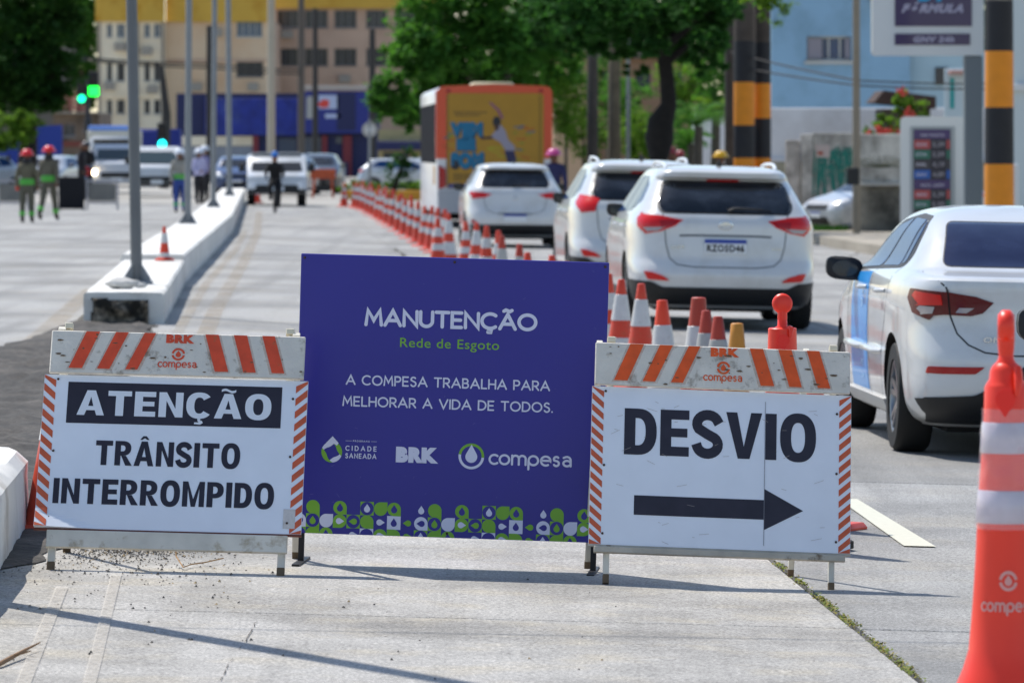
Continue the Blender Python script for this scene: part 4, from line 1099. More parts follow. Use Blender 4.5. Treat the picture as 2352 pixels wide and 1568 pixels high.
# --- small white hatchback behind the bus
HB = [(.18,.3,3.8,.75,4.6),(.24,.12,3.92,.82,4.6),(.34,.03,3.98,.85,4.4),(.48,.0,4.0,.862,4.2),(.60,.02,4.0,.868,4.2),(.72,.07,3.96,.868,4.2),(.84,.10,3.8,.865,4.2),(.94,.12,3.5,.855,4.2),(1.0,.15,3.3,.83,4.4),(1.06,.2,3.15,.79,4.6),
      (1.15,.30,3.0,.735,4.8),(1.28,.44,2.8,.665,5),(1.34,.5,2.7,.635,5),(1.37,.44,2.6,.62,4.8),(1.41,.46,2.5,.595,4.4),(1.44,.6,2.35,.54,4),(1.46,.85,2.1,.43,3.5),(1.47,1.1,1.9,.3,3)]
def hatch(label, paint, rear=True, group=None):
    c = Car('car', label, 'car', HB, paint, (.72, 3.2), .30, N=26, K=84, group=group)
    win = rounded([(-.55,1.06),(.55,1.06),(.585,1.12),(.5,1.31),(.44,1.335),(-.44,1.335),(-.5,1.31),(-.585,1.12)], .05)
    c.patch('rear_window', win, 'r', glass_dark, .005)
    c.seam('window_seal', [(p[0]*1.02, (p[1]-1.2)*1.05+1.2) for p in win] + [(win[0][0]*1.02, (win[0][1]-1.2)*1.05+1.2)], 'r', .02, trim, .002, c.root)
    tl = [('r',-.40,.93),('r',-.52,.87),('r',-.74,.84),('s',.25,.88),('s',.36,.95),('r',-.78,.97),('r',-.6,.965)]
    c.mirrored('tail_light', tl, 'dl', lamp_red2, anchors=True, off=.01, th=.03, step=.04)
    c.patch('bumper_cladding', rounded([(-.80,.40),(.80,.40),(.76,.22),(-.76,.22)], .03), 'r', trim, .012, .05)
    c.seam('hatch_gap', [(-.55,1.05),(-.55,.85),(-.5,.66),(-.36,.60),(.36,.60),(.5,.66),(.55,.85),(.55,1.05)], 'r', .008)
    c.seam('plate_recess', [(-.3,.57),(-.24,.59),(.24,.59),(.3,.57)], 'r', .01)
    c.plate(0, .52)
    p = c.hit('r', 0, .86); e = MB(); e.lathe([(.045, 0), (.045, -.01), (.034, -.012), (.034, 0)], 20, 0, 'y', (0, p.y+.003, .86)); e.build('badge', chrome, c.root)
    p0 = c.hit('r', -.05, 1.07); b = MB(); b.tube([p0+Vector((0,-.02,0)), p0+Vector((.32,-.03,.03))], [.014, .007], 7); b.build('wiper', trim, c.root, 50)
    c.mirrored('reflector', rounded([(-.76,.48),(-.7,.48),(-.68,.42),(-.76,.42)], .01), 'r', lamp_red, off=.012, th=.03)
    for k in ('s', 'S'):
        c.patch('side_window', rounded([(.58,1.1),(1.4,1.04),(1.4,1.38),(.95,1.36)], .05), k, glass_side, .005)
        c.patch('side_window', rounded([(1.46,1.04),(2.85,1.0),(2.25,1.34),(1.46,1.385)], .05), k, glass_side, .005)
        c.seam('door_gap', [(1.43,1.02),(1.45,.35)], k, .008); c.seam('door_gap', [(.95,1.05),(1.1,.7),(1.15,.4)], k, .008)
    c.mirror(-1, 2.4, 1.04, .05); c.mirror(1, 2.4, 1.04, .05)
    h = c.hit('t', 0, .75); b = MB(); b.tube([h+Vector((0,.05,-.01)), h+Vector((0,-.08,.1))], [.012, .004], 7); b.build('antenna', trim, c.root, 50)
    b = MB(); b.box(-.6, .6, .4, 3.6, .15, .28); b.build('underbody', under, c.root)
    c.patch('windscreen', rounded([(-.6,1.03),(.6,1.03),(.5,1.34),(-.5,1.34)], .05), 'f', glass_dark, .005, .012)
    c.mirrored('headlight', rounded([(-.78,.66),(-.46,.60),(-.44,.70),(-.72,.82)], .03), 'f', lamp_clear, off=.006)
    c.patch('grille', rounded([(-.4,.62),(.4,.62),(.44,.74),(-.44,.74)], .03), 'f', trim, .006)
    c.patch('grille', rounded([(-.5,.28),(.5,.28),(.42,.45),(-.42,.45)], .03), 'f', trim, .006)
    c.plate(0, .5, kind='f')
    return c
hb = hatch('small white hatchback right behind the yellow backed bus', car_white)
place(hb.root, U(1183, 88.5), 88.5, R(2.75)); hb.root.rotation_euler.y = R(.6)

# --- white sedan with blue side stripe, right edge
SED = [(.17,.34,3.9,.75,4.6),(.22,.16,4.06,.81,4.6),(.30,.06,4.12,.845,4.6),(.42,.01,4.14,.86,4.4),(.54,.0,4.15,.866,4.2),(.66,.03,4.14,.87,4.2),(.76,.05,4.08,.87,4.2),(.86,.055,3.8,.866,4.2),(.94,.05,3.55,.858,4.2),(.99,.055,3.35,.84,4.2),(1.01,.10,3.28,.82,4.0),(1.025,.25,3.2,.805,4.0),(1.04,.42,3.1,.785,4.2),
       (1.07,.52,3.0,.76,4.8),(1.15,.68,2.88,.715,5),(1.24,.86,2.72,.665,5),(1.30,1.02,2.55,.62,5),(1.34,1.16,2.42,.575,4.4),(1.37,1.3,2.28,.50,4),(1.39,1.42,2.15,.40,3.5),(1.40,1.55,2.0,.26,3)]
def sedan(label):
    c = Car('car', label, 'car', SED, car_white, (.86, 3.41), .315, N=44, K=150, arch=.045)
    win = rounded([(-.62,1.065),(.62,1.065),(.535,1.305),(-.535,1.305)], .04)
    c.patch('rear_window', win, 'r', glass_blue, .004, .01, .03)
    c.seam('window_seal', win + [win[0]], 'r', .012, trim, .003, c.root)
    tl = [('r',-.40,.885),('r',-.46,.81),('r',-.52,.79),('r',-.66,.795),('r',-.72,.785),('s',.18,.755),('s',.34,.80),('s',.42,.90),('s',.38,.965),('r',-.8,.965),('r',-.64,.95),('r',-.5,.925)]
    sq_ = lambda L: [(k, a, .858+(z-.865)*.8) for k, a, z in L]
    a, b_ = c.mirrored('tail_light', sq_(tl), 'dl', lamp_dark, anchors=True, off=.012, th=.03, step=.025)
    x, y = c.mirrored('lamp_insert', sq_([('r',-.68,.93),('r',-.67,.86),('r',-.8,.85),('s',.26,.86),('s',.34,.92),('r',-.8,.95)]), 'dl', lamp_red2, anchors=True, off=.017, th=.006, step=.03); x.parent = a; y.parent = b_
    x, y = c.mirrored('lamp_insert', sq_([('r',-.71,.845),('r',-.72,.80),('r',-.78,.79),('s',.22,.79),('s',.28,.83),('r',-.78,.85)]), 'dl', lamp_clear, anchors=True, off=.0165, th=.006, step=.03); x.parent = a; y.parent = b_
    x, y = c.mirrored('lamp_insert', sq_([('r',-.50,.845),('r',-.54,.81),('r',-.6,.81),('r',-.58,.845)]), 'dl', lamp_clear, anchors=True, off=.0165, th=.006, step=.03); x.parent = a; y.parent = b_
    c.seam('lamp_gap', [(-.655,.94),(-.64,.80)], 'r', .008, under, .014)
    c.seam('lamp_gap', [(.655,.94),(.64,.80)], 'r', .008, under, .014)
    tk = [(-.74,1.03),(-.70,.99),(-.66,.95),(-.645,.87),(-.635,.79),(-.60,.70),(-.54,.64),(-.45,.60),(-.3,.585),(.3,.585),(.45,.60),(.54,.64),(.60,.70),(.635,.79),(.645,.87),(.66,.95),(.70,.99),(.74,1.03)]
    c.seam('boot_gap', tk, 'r', .009)
    c.mirrored('reflector', rounded([(-.76,.475),(-.75,.515),(-.45,.52),(-.5,.48)], .012), 'r', lamp_red, off=.008, th=.02)
    c.patch('bumper_cladding', rounded([(-.77,.34),(-.5,.36),(-.42,.40),(-.22,.535),(.22,.535),(.42,.40),(.5,.36),(.77,.34),(.72,.19),(-.72,.19)], .02), 'r', trim, .012, .05, .03)
    for sg in (-1, 1):
        k = 'dl' if sg < 0 else 'dr'; sd_ = 's' if sg < 0 else 'S'
        c.patch('bumper_cladding', [('r',sg*.60,.345),(sd_,.30,.33),(sd_,.30,.20),('r',sg*.60,.20)], k, trim, .010, .04, .03, anchors=True)
    c.plate(0, .47, txt='')
    for t_, xx, cc, w_ in (('ONIX', -.46, .03, .17),('Turbo', -.2, .03, .15)):
        p = c.hit('r', xx+.05, .64); b = MB(); v, f = bold_text(t_, w_, cc, .03, xx, .655 if xx < -.3 else .64, p.y-.008); b.add(v, f); b.build('badge_lettering', chrome if xx < -.3 else plate_k, c.root)
    for k, sg in (('s', -1), ('S', 1)):
        fr = rounded([(1.02,1.06),(1.14,1.035),(2.92,.985),(2.55,1.15),(2.22,1.30),(1.75,1.345),(1.3,1.335),(1.1,1.25),(.98,1.12)], .05)
        f_ = c.patch('window_frame', fr, k, trim, .003, .012, .04)
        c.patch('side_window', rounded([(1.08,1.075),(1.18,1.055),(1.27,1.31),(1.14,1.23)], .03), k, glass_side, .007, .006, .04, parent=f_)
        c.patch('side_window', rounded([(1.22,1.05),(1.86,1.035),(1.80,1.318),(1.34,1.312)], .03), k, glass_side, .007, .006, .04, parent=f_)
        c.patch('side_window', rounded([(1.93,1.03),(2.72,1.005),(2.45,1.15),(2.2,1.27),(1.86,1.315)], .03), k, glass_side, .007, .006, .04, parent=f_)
        for hy in (1.32, 2.15):
            hp = c.hit(k, hy, .90); b = MB(); b.tube([hp+Vector((sg*.004,-.1,0)), hp+Vector((sg*.04,-.06,0)), hp+Vector((sg*.04,.05,0)), hp+Vector((sg*.004,.09,0))], [.012, .015, .015, .012], 8); b.build('door_handle', car_white, c.root, 50)
        c.seam('door_gap', [(1.04,1.05),(1.10,.92),(1.16,.75),(1.3,.55),(1.33,.3)], k, .008); c.seam('door_gap', [(1.9,1.03),(1.92,.8),(1.88,.28)], k, .009); c.seam('door_gap', [(2.8,.98),(2.95,.8),(2.92,.28)], k, .008)
        c.seam('crease', [(.5,.82),(1.2,.86),(2.8,.84)], k, .006, M('soft crease', '#c5c8ca', rough=.4))
        c.patch('sill', [(1.22,.2),(3.05,.2),(3.05,.28),(1.22,.28)], k, M('painted sill', '#c8c6c2', rough=.5), .02, .04, .06)
    # taxi stripe with faded writing, and rubber door guards
    st = c.patch('blue_stripe', [(1.96,.30),(2.74,.30),(2.74,.975),(1.98,.995)], 's', M('sky blue vinyl stripe', '#2f9be8', rough=.35, coat=.4), .0035, .004, .05)
    b = MB()
    for z_, h_ in ((.86, .05), (.78, .05), (.36, .05), (.43, .04)):
        hp = c.hit('s', 2.2, z_); v, f = bold_text('TX' if h_ > .045 else 'PE', .12, h_, .03, 0, 0, 0)
        b.add([(hp.x-.006, 2.26-p[0], z_+p[2]) for p in v], f)
    b.build('stripe_lettering', M('pale blue print', '#9ed0f5', rough=.4), st)
    for y_ in (1.7, 2.5):
        hp = c.hit('s', y_, .55); b = MB(); b.tube([(hp.x+.01, y_-.38, .55), (hp.x-.022, y_-.3, .55), (hp.x-.028, y_+.2, .555), (hp.x+.0, y_+.3, .555)], [.02, .03, .03, .012], 10, sq=.7); b.build('door_guard', car_white, c.root, 50)
    c.mirror(-1, 2.62, .995, .07, size=(.22, .14)); c.mirror(1, 2.62, .995, .07, size=(.22, .14))
    b = MB(); b.box(-.6, .6, .4, 3.7, .14, .3); b.build('underbody', under, c.root)
    h = c.hit('t', 0, 1.45); b = MB(); b.tube([h+Vector((0,.1,-.01)), h+Vector((0,.02,.02)), h+Vector((0,-.03,.05))], [.03, .02, .006], 8); b.build('antenna', trim, c.root, 50)
    c.patch('windscreen', rounded([(-.62,1.06),(.62,1.06),(.52,1.3),(-.52,1.3)], .05), 'f', glass_dark, .004)
    c.mirrored('headlight', rounded([(-.78,.68),(-.46,.60),(-.44,.70),(-.72,.80)], .03), 'f', lamp_clear, off=.006)
    return c
sed = sedan('white sedan with a blue side stripe, cut off by the right edge of the picture')
place(sed.root, U(2444, 28.1), 28.1, R(2.9)); sed.root.rotation_euler.y = R(1.3)
c2 = dup(sed.root); c2['label'] = 'car at the right edge of which only the black left mirror shows'
d_ = 20.4; place(c2, U(2343, d_) + 1.02 + .12, d_ - 2.6, R(2.9))
c2.name = 'car'
# ------------------------------------------------------------------ traffic cones
def cone_proto(h=.72, r0=.028, r1=.125, base=.19, label='x', bands=((.16,.36),(.5,.7)), mat=None, refl=None):
    """bands as fractions of height measured from the top"""
    mat = mat or orange_pl; root = thing('traffic_cone', label, 'cone'); zb = .03
    def rr(z): return r1 + (r0-r1)*(z-zb)/(h-zb)
    b = MB(); b.lathe([(rr(zb)+.012, zb), (rr(zb), zb+.015)] + [(rr(zb+(h-zb)*k/8), zb+(h-zb)*k/8) for k in range(1, 9)] + [(r0*.9, h+.004), (r0*.55, h+.006)], 28); b.build('cone_body', mat, root, 40)
    for a, c in bands:
        z1, z0 = h-(h-zb)*a, h-(h-zb)*c; b = MB(); b.lathe([(rr(z0)+.001, z0), (rr(z0)+.0035, z0+.002), (rr(z1)+.0035, z1-.002), (rr(z1)+.001, z1)], 28, close=False); b.build('reflective_band', refl or refl_white, root, 40)
    b = MB(); b.bbox(-base, base, -base, base, 0, .03, .02); b.build('base', mat, root, 40)
    return root
protoA = cone_proto(label='faded orange cone with two white bands in the long row beside the queue', bands=((.2,.38),(.53,.67)))
protoB = cone_proto(h=.74, r0=.026, r1=.13, bands=((.15,.42),(.6,.86)), label='b')
protoC = cone_proto(h=.70, bands=((.2,.5),), mat=M('dull red cone plastic', '#b23a24', rough=.5, var=.1, vs_=6), refl=M('dirty grey band', '#b3b0aa', rough=.6, var=.1, vs_=10), label='c')
rc = random.Random(21)
row = [(815,476),(824,479),(835,483),(846,489),(857,495),(868,502),(879,508),(890,515),(903,522),(917,531),(931,539),(946,548),(961,557),(975,566),(990,574),(1005,581),(1022,589)]
row2 = [(833,470),(852,477),(870,486),(886,495),(903,504),(922,516),(944,528)]
GRP = 'orange and white cones in the long row beside the queue'
used = set()
def put(proto, u, v=None, d=None, label=None, group=None, rz=None, tilt=0):
    if proto.name in used: o = dup(proto)
    else: o = proto; used.add(proto.name)
    if d is None: g = G(u, v); x, y = g.x, g.y
    else: x, y = U(u, d), d
    place(o, x, y, rc.uniform(0, 1.5) if rz is None else rz)
    o.rotation_euler.x = tilt + rc.uniform(-.03, .03); q_ = rc.uniform(.94, 1.03); o.scale = (1, 1, q_)
    if label: o['label'] = label
    if group: o['group'] = group
    return o
for u, v in row: put(protoA, u, v, group=GRP)
for u, v in row2: put(protoA, u, v, group=GRP)
k_ = 0
for u, d in ((1006, 71.5), (1031, 75), (1071, 70), (1093, 66.5), (1116.6, 62.5)):
    put((protoA, protoB)[k_ % 2], u, d=d, label='orange cone over the middle of the blue notice, %s of five in a loose cluster' % ('leftmost', 'second', 'middle', 'fourth', 'rightmost')[k_], group='cones showing over the middle of the blue notice'); k_ += 1
k_ = 0
for u, d, p in ((1146, 58.5, protoA), (1152, 56.5, protoC), (1194, 54, protoC), (1215, 49, protoA), (1265, 46.5, protoA), (1290, 45.6, protoC), (1303, 44.7, protoA)):
    put(p, u, d=d, label='cone tip above the blue notice, below the hatchback, %s of seven' % ('leftmost', 'second from left', 'third from left', 'middle', 'third from right', 'second from right', 'rightmost')[k_ % 7], group='cone tips over the right half of the blue notice'); k_ += 1
put(protoA, 1398, d=38.6, label='cone cut by the right edge of the blue notice')
put(protoB, 1424, d=37.2, label='left of the two tall banded cones standing between blue notice and detour board')
put(protoB, 1470.5, d=36.0, label='right of the two tall banded cones between blue notice and detour board')
oc = put(cone_proto(h=.72, r0=.034, r1=.12, bands=((.24,.48),(.72,.9)), mat=M('fresh orange plastic', '#f2451c', rough=.4), label='z'), 1527, d=33.4, label='bright orange cone with one dirty printed band, standing alone behind the detour board')
put(cone_proto(h=.74, r0=.045, r1=.12, bands=((.24,.62),), mat=MATS['dull red cone plastic'], label='z'), 1600, d=31.9, label='leftmost of the three bunched cones with a long white sleeve')
put(protoC, 1623, d=31.2, label='middle one of the three bunched cones behind the detour board')
put(protoC, 1652, d=30.2, label='right one of the three bunched cones, dull red with a grey band')
put(cone_proto(h=.75, r0=.035, r1=.10, bands=(), mat=M('faded amber plastic', '#c9852c', rough=.5, var=.15, vs_=8), label='z'), 1691, d=28.6, label='short faded amber cone without bands')
put(protoA, 1864, d=22.6, label='cone hidden behind the detour board, a corner of its base peeping out at right')
put(cone_proto(h=.60, r0=.03, r1=.13, base=.19, bands=((.16,.40),), mat=M('salmon red cone plastic', '#d8553c', rough=.5, var=.05, vs_=4), label='z'), 128, d=21.35, label='salmon red cone leaning out behind the left edge of the left board')
o = put(cone_proto(h=.40, r0=.018, r1=.065, base=.09, bands=((.2,.52),(.83,.98)), label='z'), 378, d=59.0, label='small orange and white cone standing on the concrete median')
o.location.z = .04 + .307
put(protoA, 790, d=146, label='single red cone beside the orange barricade far down the road')
put(protoA, 590, d=150, label='cone left of the oncoming white car, far away')
# rust brown A frame barricade far away
rt = thing('barricade', 'orange wooden A frame barricade at the far end of the coned lane', 'barricade', (U(742, 170), 170, .0), R(3))
b = MB(); b.bbox(-.42, .42, -.02, .02, .62, .95, .01); b.build('top_board', M('rust orange board', '#b5512e', rough=.7, var=.15, vs_=6), rt)
for sx in (-1, 1):
    b = MB(); b.bar((sx*.34, -.1, 0), (sx*.28, 0, .7), .07); b.build('leg', MATS['rust orange board'], rt); b = MB(); b.bar((sx*.34, .35, 0), (sx*.28, .05, .7), .07); b.build('leg', MATS['rust orange board'], rt)
b = MB(); b.box(-.25, .25, -.015, .015, .2, .42); b.build('lower_board', trim, rt)

# ------------------------------------------------------------------ handled channelizers
def channelizer(label, H, body_top, r_top, stripes, sleeve=None, edge_on=False, flare=True):
    root = thing('channelizer', label, 'traffic barrel')
    zt = body_top; q_ = zt/1.075; prof = [(.24, .035), (.238, .05), (.20, .12*q_), (.165, .20*q_), (.138, .264*q_), (.112, .325*q_), (.097, .375*q_), (.088, .48*q_), (.080, .60*q_), (.073, .75*q_), (.066, .85*q_), (r_top+.002, zt-.10), (r_top, zt-.02), (r_top-.004, zt-.012)]
    def r_at(z):
        for a, c in zip(prof[:-1], prof[1:]):
            if a[1] <= z <= c[1]: return a[0]+(c[0]-a[0])*(z-a[1])/(c[1]-a[1])
        return r_top
    b = MB(); b.lathe(prof[:-1] + [(r_top, zt-.004), (r_top-.004, zt), (.03, zt+.002), (.028, zt+.006)] if not edge_on else prof + [(r_top-.012, zt), (r_top-.014, zt+.022), (r_top-.02, zt+.034), (.03, zt+.04), (.028, zt+.042)], 36); b.build('barrel', red_pl, root, 40)
    b = MB(); b.lathe([(.030, zt+(.036 if edge_on else .0)), (.021, zt+(.052 if edge_on else .008)), (.0185, zt+.065), (.0185, H-.085)], 16, close=False)
    R0 = .043; hz_ = H-R0; V = []; n = 22; ax = 'x' if edge_on else 'y'
    b.lathe([(.001, -.022), (R0*.72, -.021), (R0, -.010), (R0, .010), (R0*.72, .021), (.001, .022)], n, 0, ax, (0, 0, hz_))
    b.tube([(0, 0, H-.125), (0, 0, H-.10), (0, 0, H-.07), (0, 0, H-.05)], [.0185, .021, .0195 if not edge_on else .0225, .019 if not edge_on else .0215], 14)
    b.build('handle', red_pl, root, 50)
    b = MB(); b.tube([(.03, -r_top*.55, zt+(.03 if edge_on else .0)), (.034, -r_top-.002, zt+.0), (.03, -r_top-.004, zt-.04)], [.012, .012, .006], 8); b.build('moulded_rib', red_pl, root, 50)
    b = MB(); b.add([(p[0], -r_top-.009, p[1]) for p in drop(-.0, zt-.05, .025, -90, 1.8)], [tuple(range(16))]); b.build('drop_mark', M('glossy red mark', '#ff1b0e', rough=.3), root)
    for z0, z1 in stripes:
        n = 6; b = MB(); b.lathe([(r_at(z0)+.001, z0), (r_at(z0)+.004, z0+.003), (r_at((z0+z1)/2)+.004, (z0+z1)/2), (r_at(z1)+.004, z1-.003), (r_at(z1)+.001, z1)], 36, close=False); b.build('reflective_band', M('lilac white band', '#cdbfca', rough=.3, var=.1, vs_=14, coat=.5), root, 50)
    b = MB(); b.lathe([(.24, 0), (.30, .0), (.30, .03), (.27, .045), (.24, .045)], 8); b.build('base', black_rubber, root, 20)
    return root, r_at
ch, rat = channelizer('tall red channelizer with two white bands at the lower right edge, close to the camera', 1.255, 1.075, .056, ((.705, .79), (.885, .965)), edge_on=True)
dch = 13.2; place(ch, U(2311, dch), dch, R(-8)); ch.location.z = zg(U(2311, dch), dch)
# plastic film wrapped round the banded part
mb = MB(); V = []; n, m_ = 40, 40; rf = random.Random(2)
for j in range(m_+1):
    z = .69 + (1.0-.69)*j/m_
    for i in range(n):
        a = 2*math.pi*i/n; r_ = rat(z) + .006 + .004*mathutils.noise.noise(Vector((math.cos(a)*2, math.sin(a)*2, z*26))); V.append((r_*math.cos(a), r_*math.sin(a), z))
mb.add(V, [(j*n+i, j*n+(i+1) % n, (j+1)*n+(i+1) % n, (j+1)*n+i) for j in range(m_) for i in range(n)])
film = M('clear cling film', '#ffffff', rough=.12, alpha=.16, spec=1, coat=1); mb.build('plastic_film', film, ch, 80)
b = MB(); zc_ = .50; r_ = .092
def wrap(x, z): a = -math.pi/2 + x/r_; return ((rat(z)+.0025)*math.cos(a), (rat(z)+.0025)*math.sin(a), z)
t = MB(); compesa_stencil(t, .01, zc_+.06, .026, 0, 0); stroke_text(t, 'compesa', -.07, zc_-.02, .16, .036, .0055, 0, 0)
b.add([wrap(p[0], p[2]) for p in t.v], t.f); b.build('stencil_lettering', M('faded pink white stencil', '#e8a59c', rough=.5), ch)
ch2, _ = channelizer('red channelizer with round grab handle standing behind the detour board', 1.07, .925, .060, ((.42, .56), (.66, .8)))
d2 = 21.4; place(ch2, U(1797, d2), d2, R(0))

# ------------------------------------------------------------------ people
def person(label, loc, rz, cloth, legs_c, helmet, skin='#6b4632', H=1.72, pose='stand', extras=(), cat='person'):
    root = thing('person', label, cat, loc, rz); k = H/1.75
    if pose == 'walk': fl, fr, al, ar = .22, -.24, -.18, .2
    elif pose == 'ride': fl = fr = al = ar = 0
    else: fl, fr, al, ar = .03, -.03, .02, -.02
    pts = {'pel': (0,0,.95), 'sp': (0,.0,1.15), 'ch': (0,.01,1.36), 'nk': (0,.0,1.5), 'nk2': (0,-.01,1.56), 'hd': (0,-.015,1.66), 'hd2': (0,-.01,1.73)}
    rad = {'pel': .145, 'sp': .135, 'ch': .155, 'nk': .07, 'nk2': .055, 'hd': .095, 'hd2': .075}
    E_ = [('pel','sp'),('sp','ch'),('ch','nk'),('nk','nk2'),('nk2','hd'),('hd','hd2')]
    for sx, f_, a_, q in ((-1, fl, al, 'l'), (1, fr, ar, 'r')):
        if pose == 'ride':
            P_ = {'hip': (sx*.10,0,.92), 'kn': (sx*.13,-.38,.80 if sx < 0 else .66), 'an': (sx*.12,-.30,.42 if sx < 0 else .2), 'toe': (sx*.12,-.42,.38 if sx < 0 else .16), 'sh': (sx*.19,-.02,1.42), 'el': (sx*.27,-.22,1.22), 'wr': (sx*.25,-.45,1.08), 'hn': (sx*.25,-.53,1.07)}
        else:
            P_ = {'hip': (sx*.10,0,.90), 'kn': (sx*.11,-f_*.55,.50), 'an': (sx*.115,-f_+(.12 if f_ < -.1 else 0),.10 + (.05 if f_ < -.1 else 0)), 'toe': (sx*.12,-f_-.13+(.1 if f_ < -.1 else 0),.045),
                  'sh': (sx*.185,0,1.42), 'el': (sx*.25,.03-a_*.4,1.15), 'wr': (sx*.25,-.06-a_,.93), 'hn': (sx*.245,-.09-a_*1.1,.83)}
            if pose == 'talk': P_['wr'] = (sx*.17,-.28,1.08); P_['hn'] = (sx*.12,-.36,1.1); P_['el'] = (sx*.25,-.02,1.14)
        R_ = {'hip': .105, 'kn': .072, 'an': .05, 'toe': .045, 'sh': .075, 'el': .052, 'wr': .038, 'hn': .042}
        for n_, p in P_.items(): pts[q+n_] = p; rad[q+n_] = R_[n_]
        E_ += [('pel', q+'hip'), (q+'hip', q+'kn'), (q+'kn', q+'an'), (q+'an', q+'toe'), ('ch', q+'sh'), (q+'sh', q+'el'), (q+'el', q+'wr'), (q+'wr', q+'hn')]
    if pose == 'ride':   # trunk leans forward
        for n_ in ('sp','ch','nk','nk2','hd','hd2','lsh','rsh','lel','rel'): p = pts[n_]; pts[n_] = (p[0], p[1]-(p[2]-.95)*.35, p[2]-.02)
    names = list(pts); me = bpy.data.meshes.new('body'); me.from_pydata([tuple(c*k for c in pts[n_]) for n_ in names], [(names.index(a), names.index(b)) for a, b in E_], [])
    o = link('body', me, root); md = o.modifiers.new('s', 'SKIN'); md.use_smooth_shade = True
    sv = me.skin_vertices[0].data
    for i, n_ in enumerate(names):
        rd_ = rad[n_]*k*1.16; sv[i].radius = (rd_, rd_*(.72 if n_ in ('pel','sp','ch') else 1)); sv[i].use_root = (n_ == 'pel')
    ms = o.modifiers.new('d', 'SUBSURF'); ms.levels = 1; ms.render_levels = 1
    bpy.context.view_layer.update(); m2 = bpy.data.meshes.new_from_object(o.evaluated_get(bpy.context.evaluated_depsgraph_get())); o.modifiers.clear(); o.data = m2; m2.name = 'body'
    sk = M('skin '+skin, skin, rough=.6); ct = M('cloth '+cloth, cloth, rough=.85, var=.15, vs_=8); lg = M('cloth '+legs_c, legs_c, rough=.85, var=.15, vs_=8); bt = M('dark boot', '#1c1815', rough=.7)
    m2.materials.clear()
    for m_ in (sk, ct, lg, bt): m2.materials.append(m_)
    for p in m2.polygons:
        c_ = p.center/k; r_xy = abs(c_.x)
        if c_.z > 1.515: i = 0
        elif pose != 'ride' and c_.z < .11: i = 3
        elif pose == 'ride' and c_.z < (.42 if c_.x < 0 else .2) : i = 3
        elif r_xy > .2 and c_.z < .9 and pose != 'ride': i = 0
        elif pose == 'talk' and c_.y < -.3 and 1.0 < c_.z < 1.2: i = 0
        elif c_.z > .95 or r_xy > .205: i = 1
        else: i = 2
        p.material_index = i; p.use_smooth = True
    hz_ = Vector(pts['hd'])*k
    b = MB(); b.tube([(hz_.x, hz_.y-.085*k, hz_.z-.0), (hz_.x, hz_.y-.105*k, hz_.z-.025), (hz_.x, hz_.y-.09*k, hz_.z-.035)], [.01, .016, .008], 8); b.build('nose', sk, o, 60)
    b = MB()
    for sx in (-1, 1): b.ball((hz_.x+sx*.032*k, hz_.y-.086*k, hz_.z+.015), .01, n=8, m=5)
    b.build('eyes', M('dark eye', '#120d0b', rough=.3), o)['kind'] = 'stuff'
    if helmet:
        b = MB(); hc = hz_ + Vector((0, 0, .035)); r_ = .158*k if helmet[1] == 'h' else .105*k
        b.lathe([(r_*1.28 if helmet[1] == 'h' else r_*1.06, -.005), (r_*1.26 if helmet[1] == 'h' else r_*1.04, .005), (r_*.98, .012), (r_*.95, .04), (r_*.82, .085), (r_*.55, .118), (r_*.2, .13)], 24, 0, 'z', tuple(hc)); b.build('hard_hat' if helmet[1] == 'h' else 'cap', M('helmet '+helmet[0], helmet[0], rough=.3, coat=.5), root, 50)
    for kind_, col in extras:
        m_ = M('band '+col, col, rough=.5)
        if kind_ == 'waist': b = MB(); b.lathe([(.18*k, .96*k), (.184*k, .98*k), (.186*k, 1.09*k), (.18*k, 1.11*k)], 24, close=False); b.T = None; b.v = [(x*1.02, y*.8, z) for x, y, z in b.v]; b.build('reflective_belt', m_, root, 50)
        if kind_ == 'ankle':
            for q in 'lr':
                p = Vector(pts[q+'an'])*k; b = MB(); pk = Vector(pts[q+'kn'])*k; a_ = p.lerp(pk, .25); c_ = p.lerp(pk, .5)
                b.tube([a_, c_], [.068, .072], 14, cap=False); b.build('ankle_band', m_, root, 50)
        if kind_ == 'glove':
            p = Vector(pts['rwr'])*k; b = MB(); b.ball(tuple(p+Vector((0, -.02, -.02))), .06, sc=(.8, .8, 1.4)); b.build('glove', m_, root, 50)
        if kind_ == 'scarf': b = MB(); b.lathe([(.075, 1.46*k), (.105, 1.50*k), (.10, 1.58*k), (.085, 1.62*k)], 16, close=False, c=(0, 0, 0)); b.build('neck_cloth', m_, root, 50)
    return root
def at(u, v, left=True):
    g = G(u, v, left); return (g.x, g.y, g.z)
person('worker in grey overalls with red helmet and green belt, nearer to the left edge', at(62, 513), R(175), '#67624f', '#5d5a4c', ('#e01616', 'h'), pose='stand', extras=(('waist', '#4fae3c'), ('ankle', '#63c04d'), ('glove', '#e0452e'), ('scarf', '#17171a')), H=1.50)
person('worker in grey overalls with red helmet walking beside the black screen', at(112, 507), R(165), '#645f50', '#5a574a', ('#e81818', 'h'), pose='walk', extras=(('waist', '#4fae3c'), ('ankle', '#63c04d'), ('glove', '#e0452e'), ('scarf', '#17171a')), H=1.58)
person('worker with white helmet and blue trousers standing left of the second lamp pole', at(413, 489), R(10), '#98958c', '#30468c', ('#e9ecef', 'h'), pose='stand', extras=(('waist', '#55a845'), ('ankle', '#4fae7a')), H=1.52)
p_ = at(457, 470); person('man in pale lilac shirt and white helmet talking beside the third lamp pole', p_, R(40), '#b9b6d6', '#1d1c22', ('#e6e9ee', 'h'), pose='talk', H=1.52)
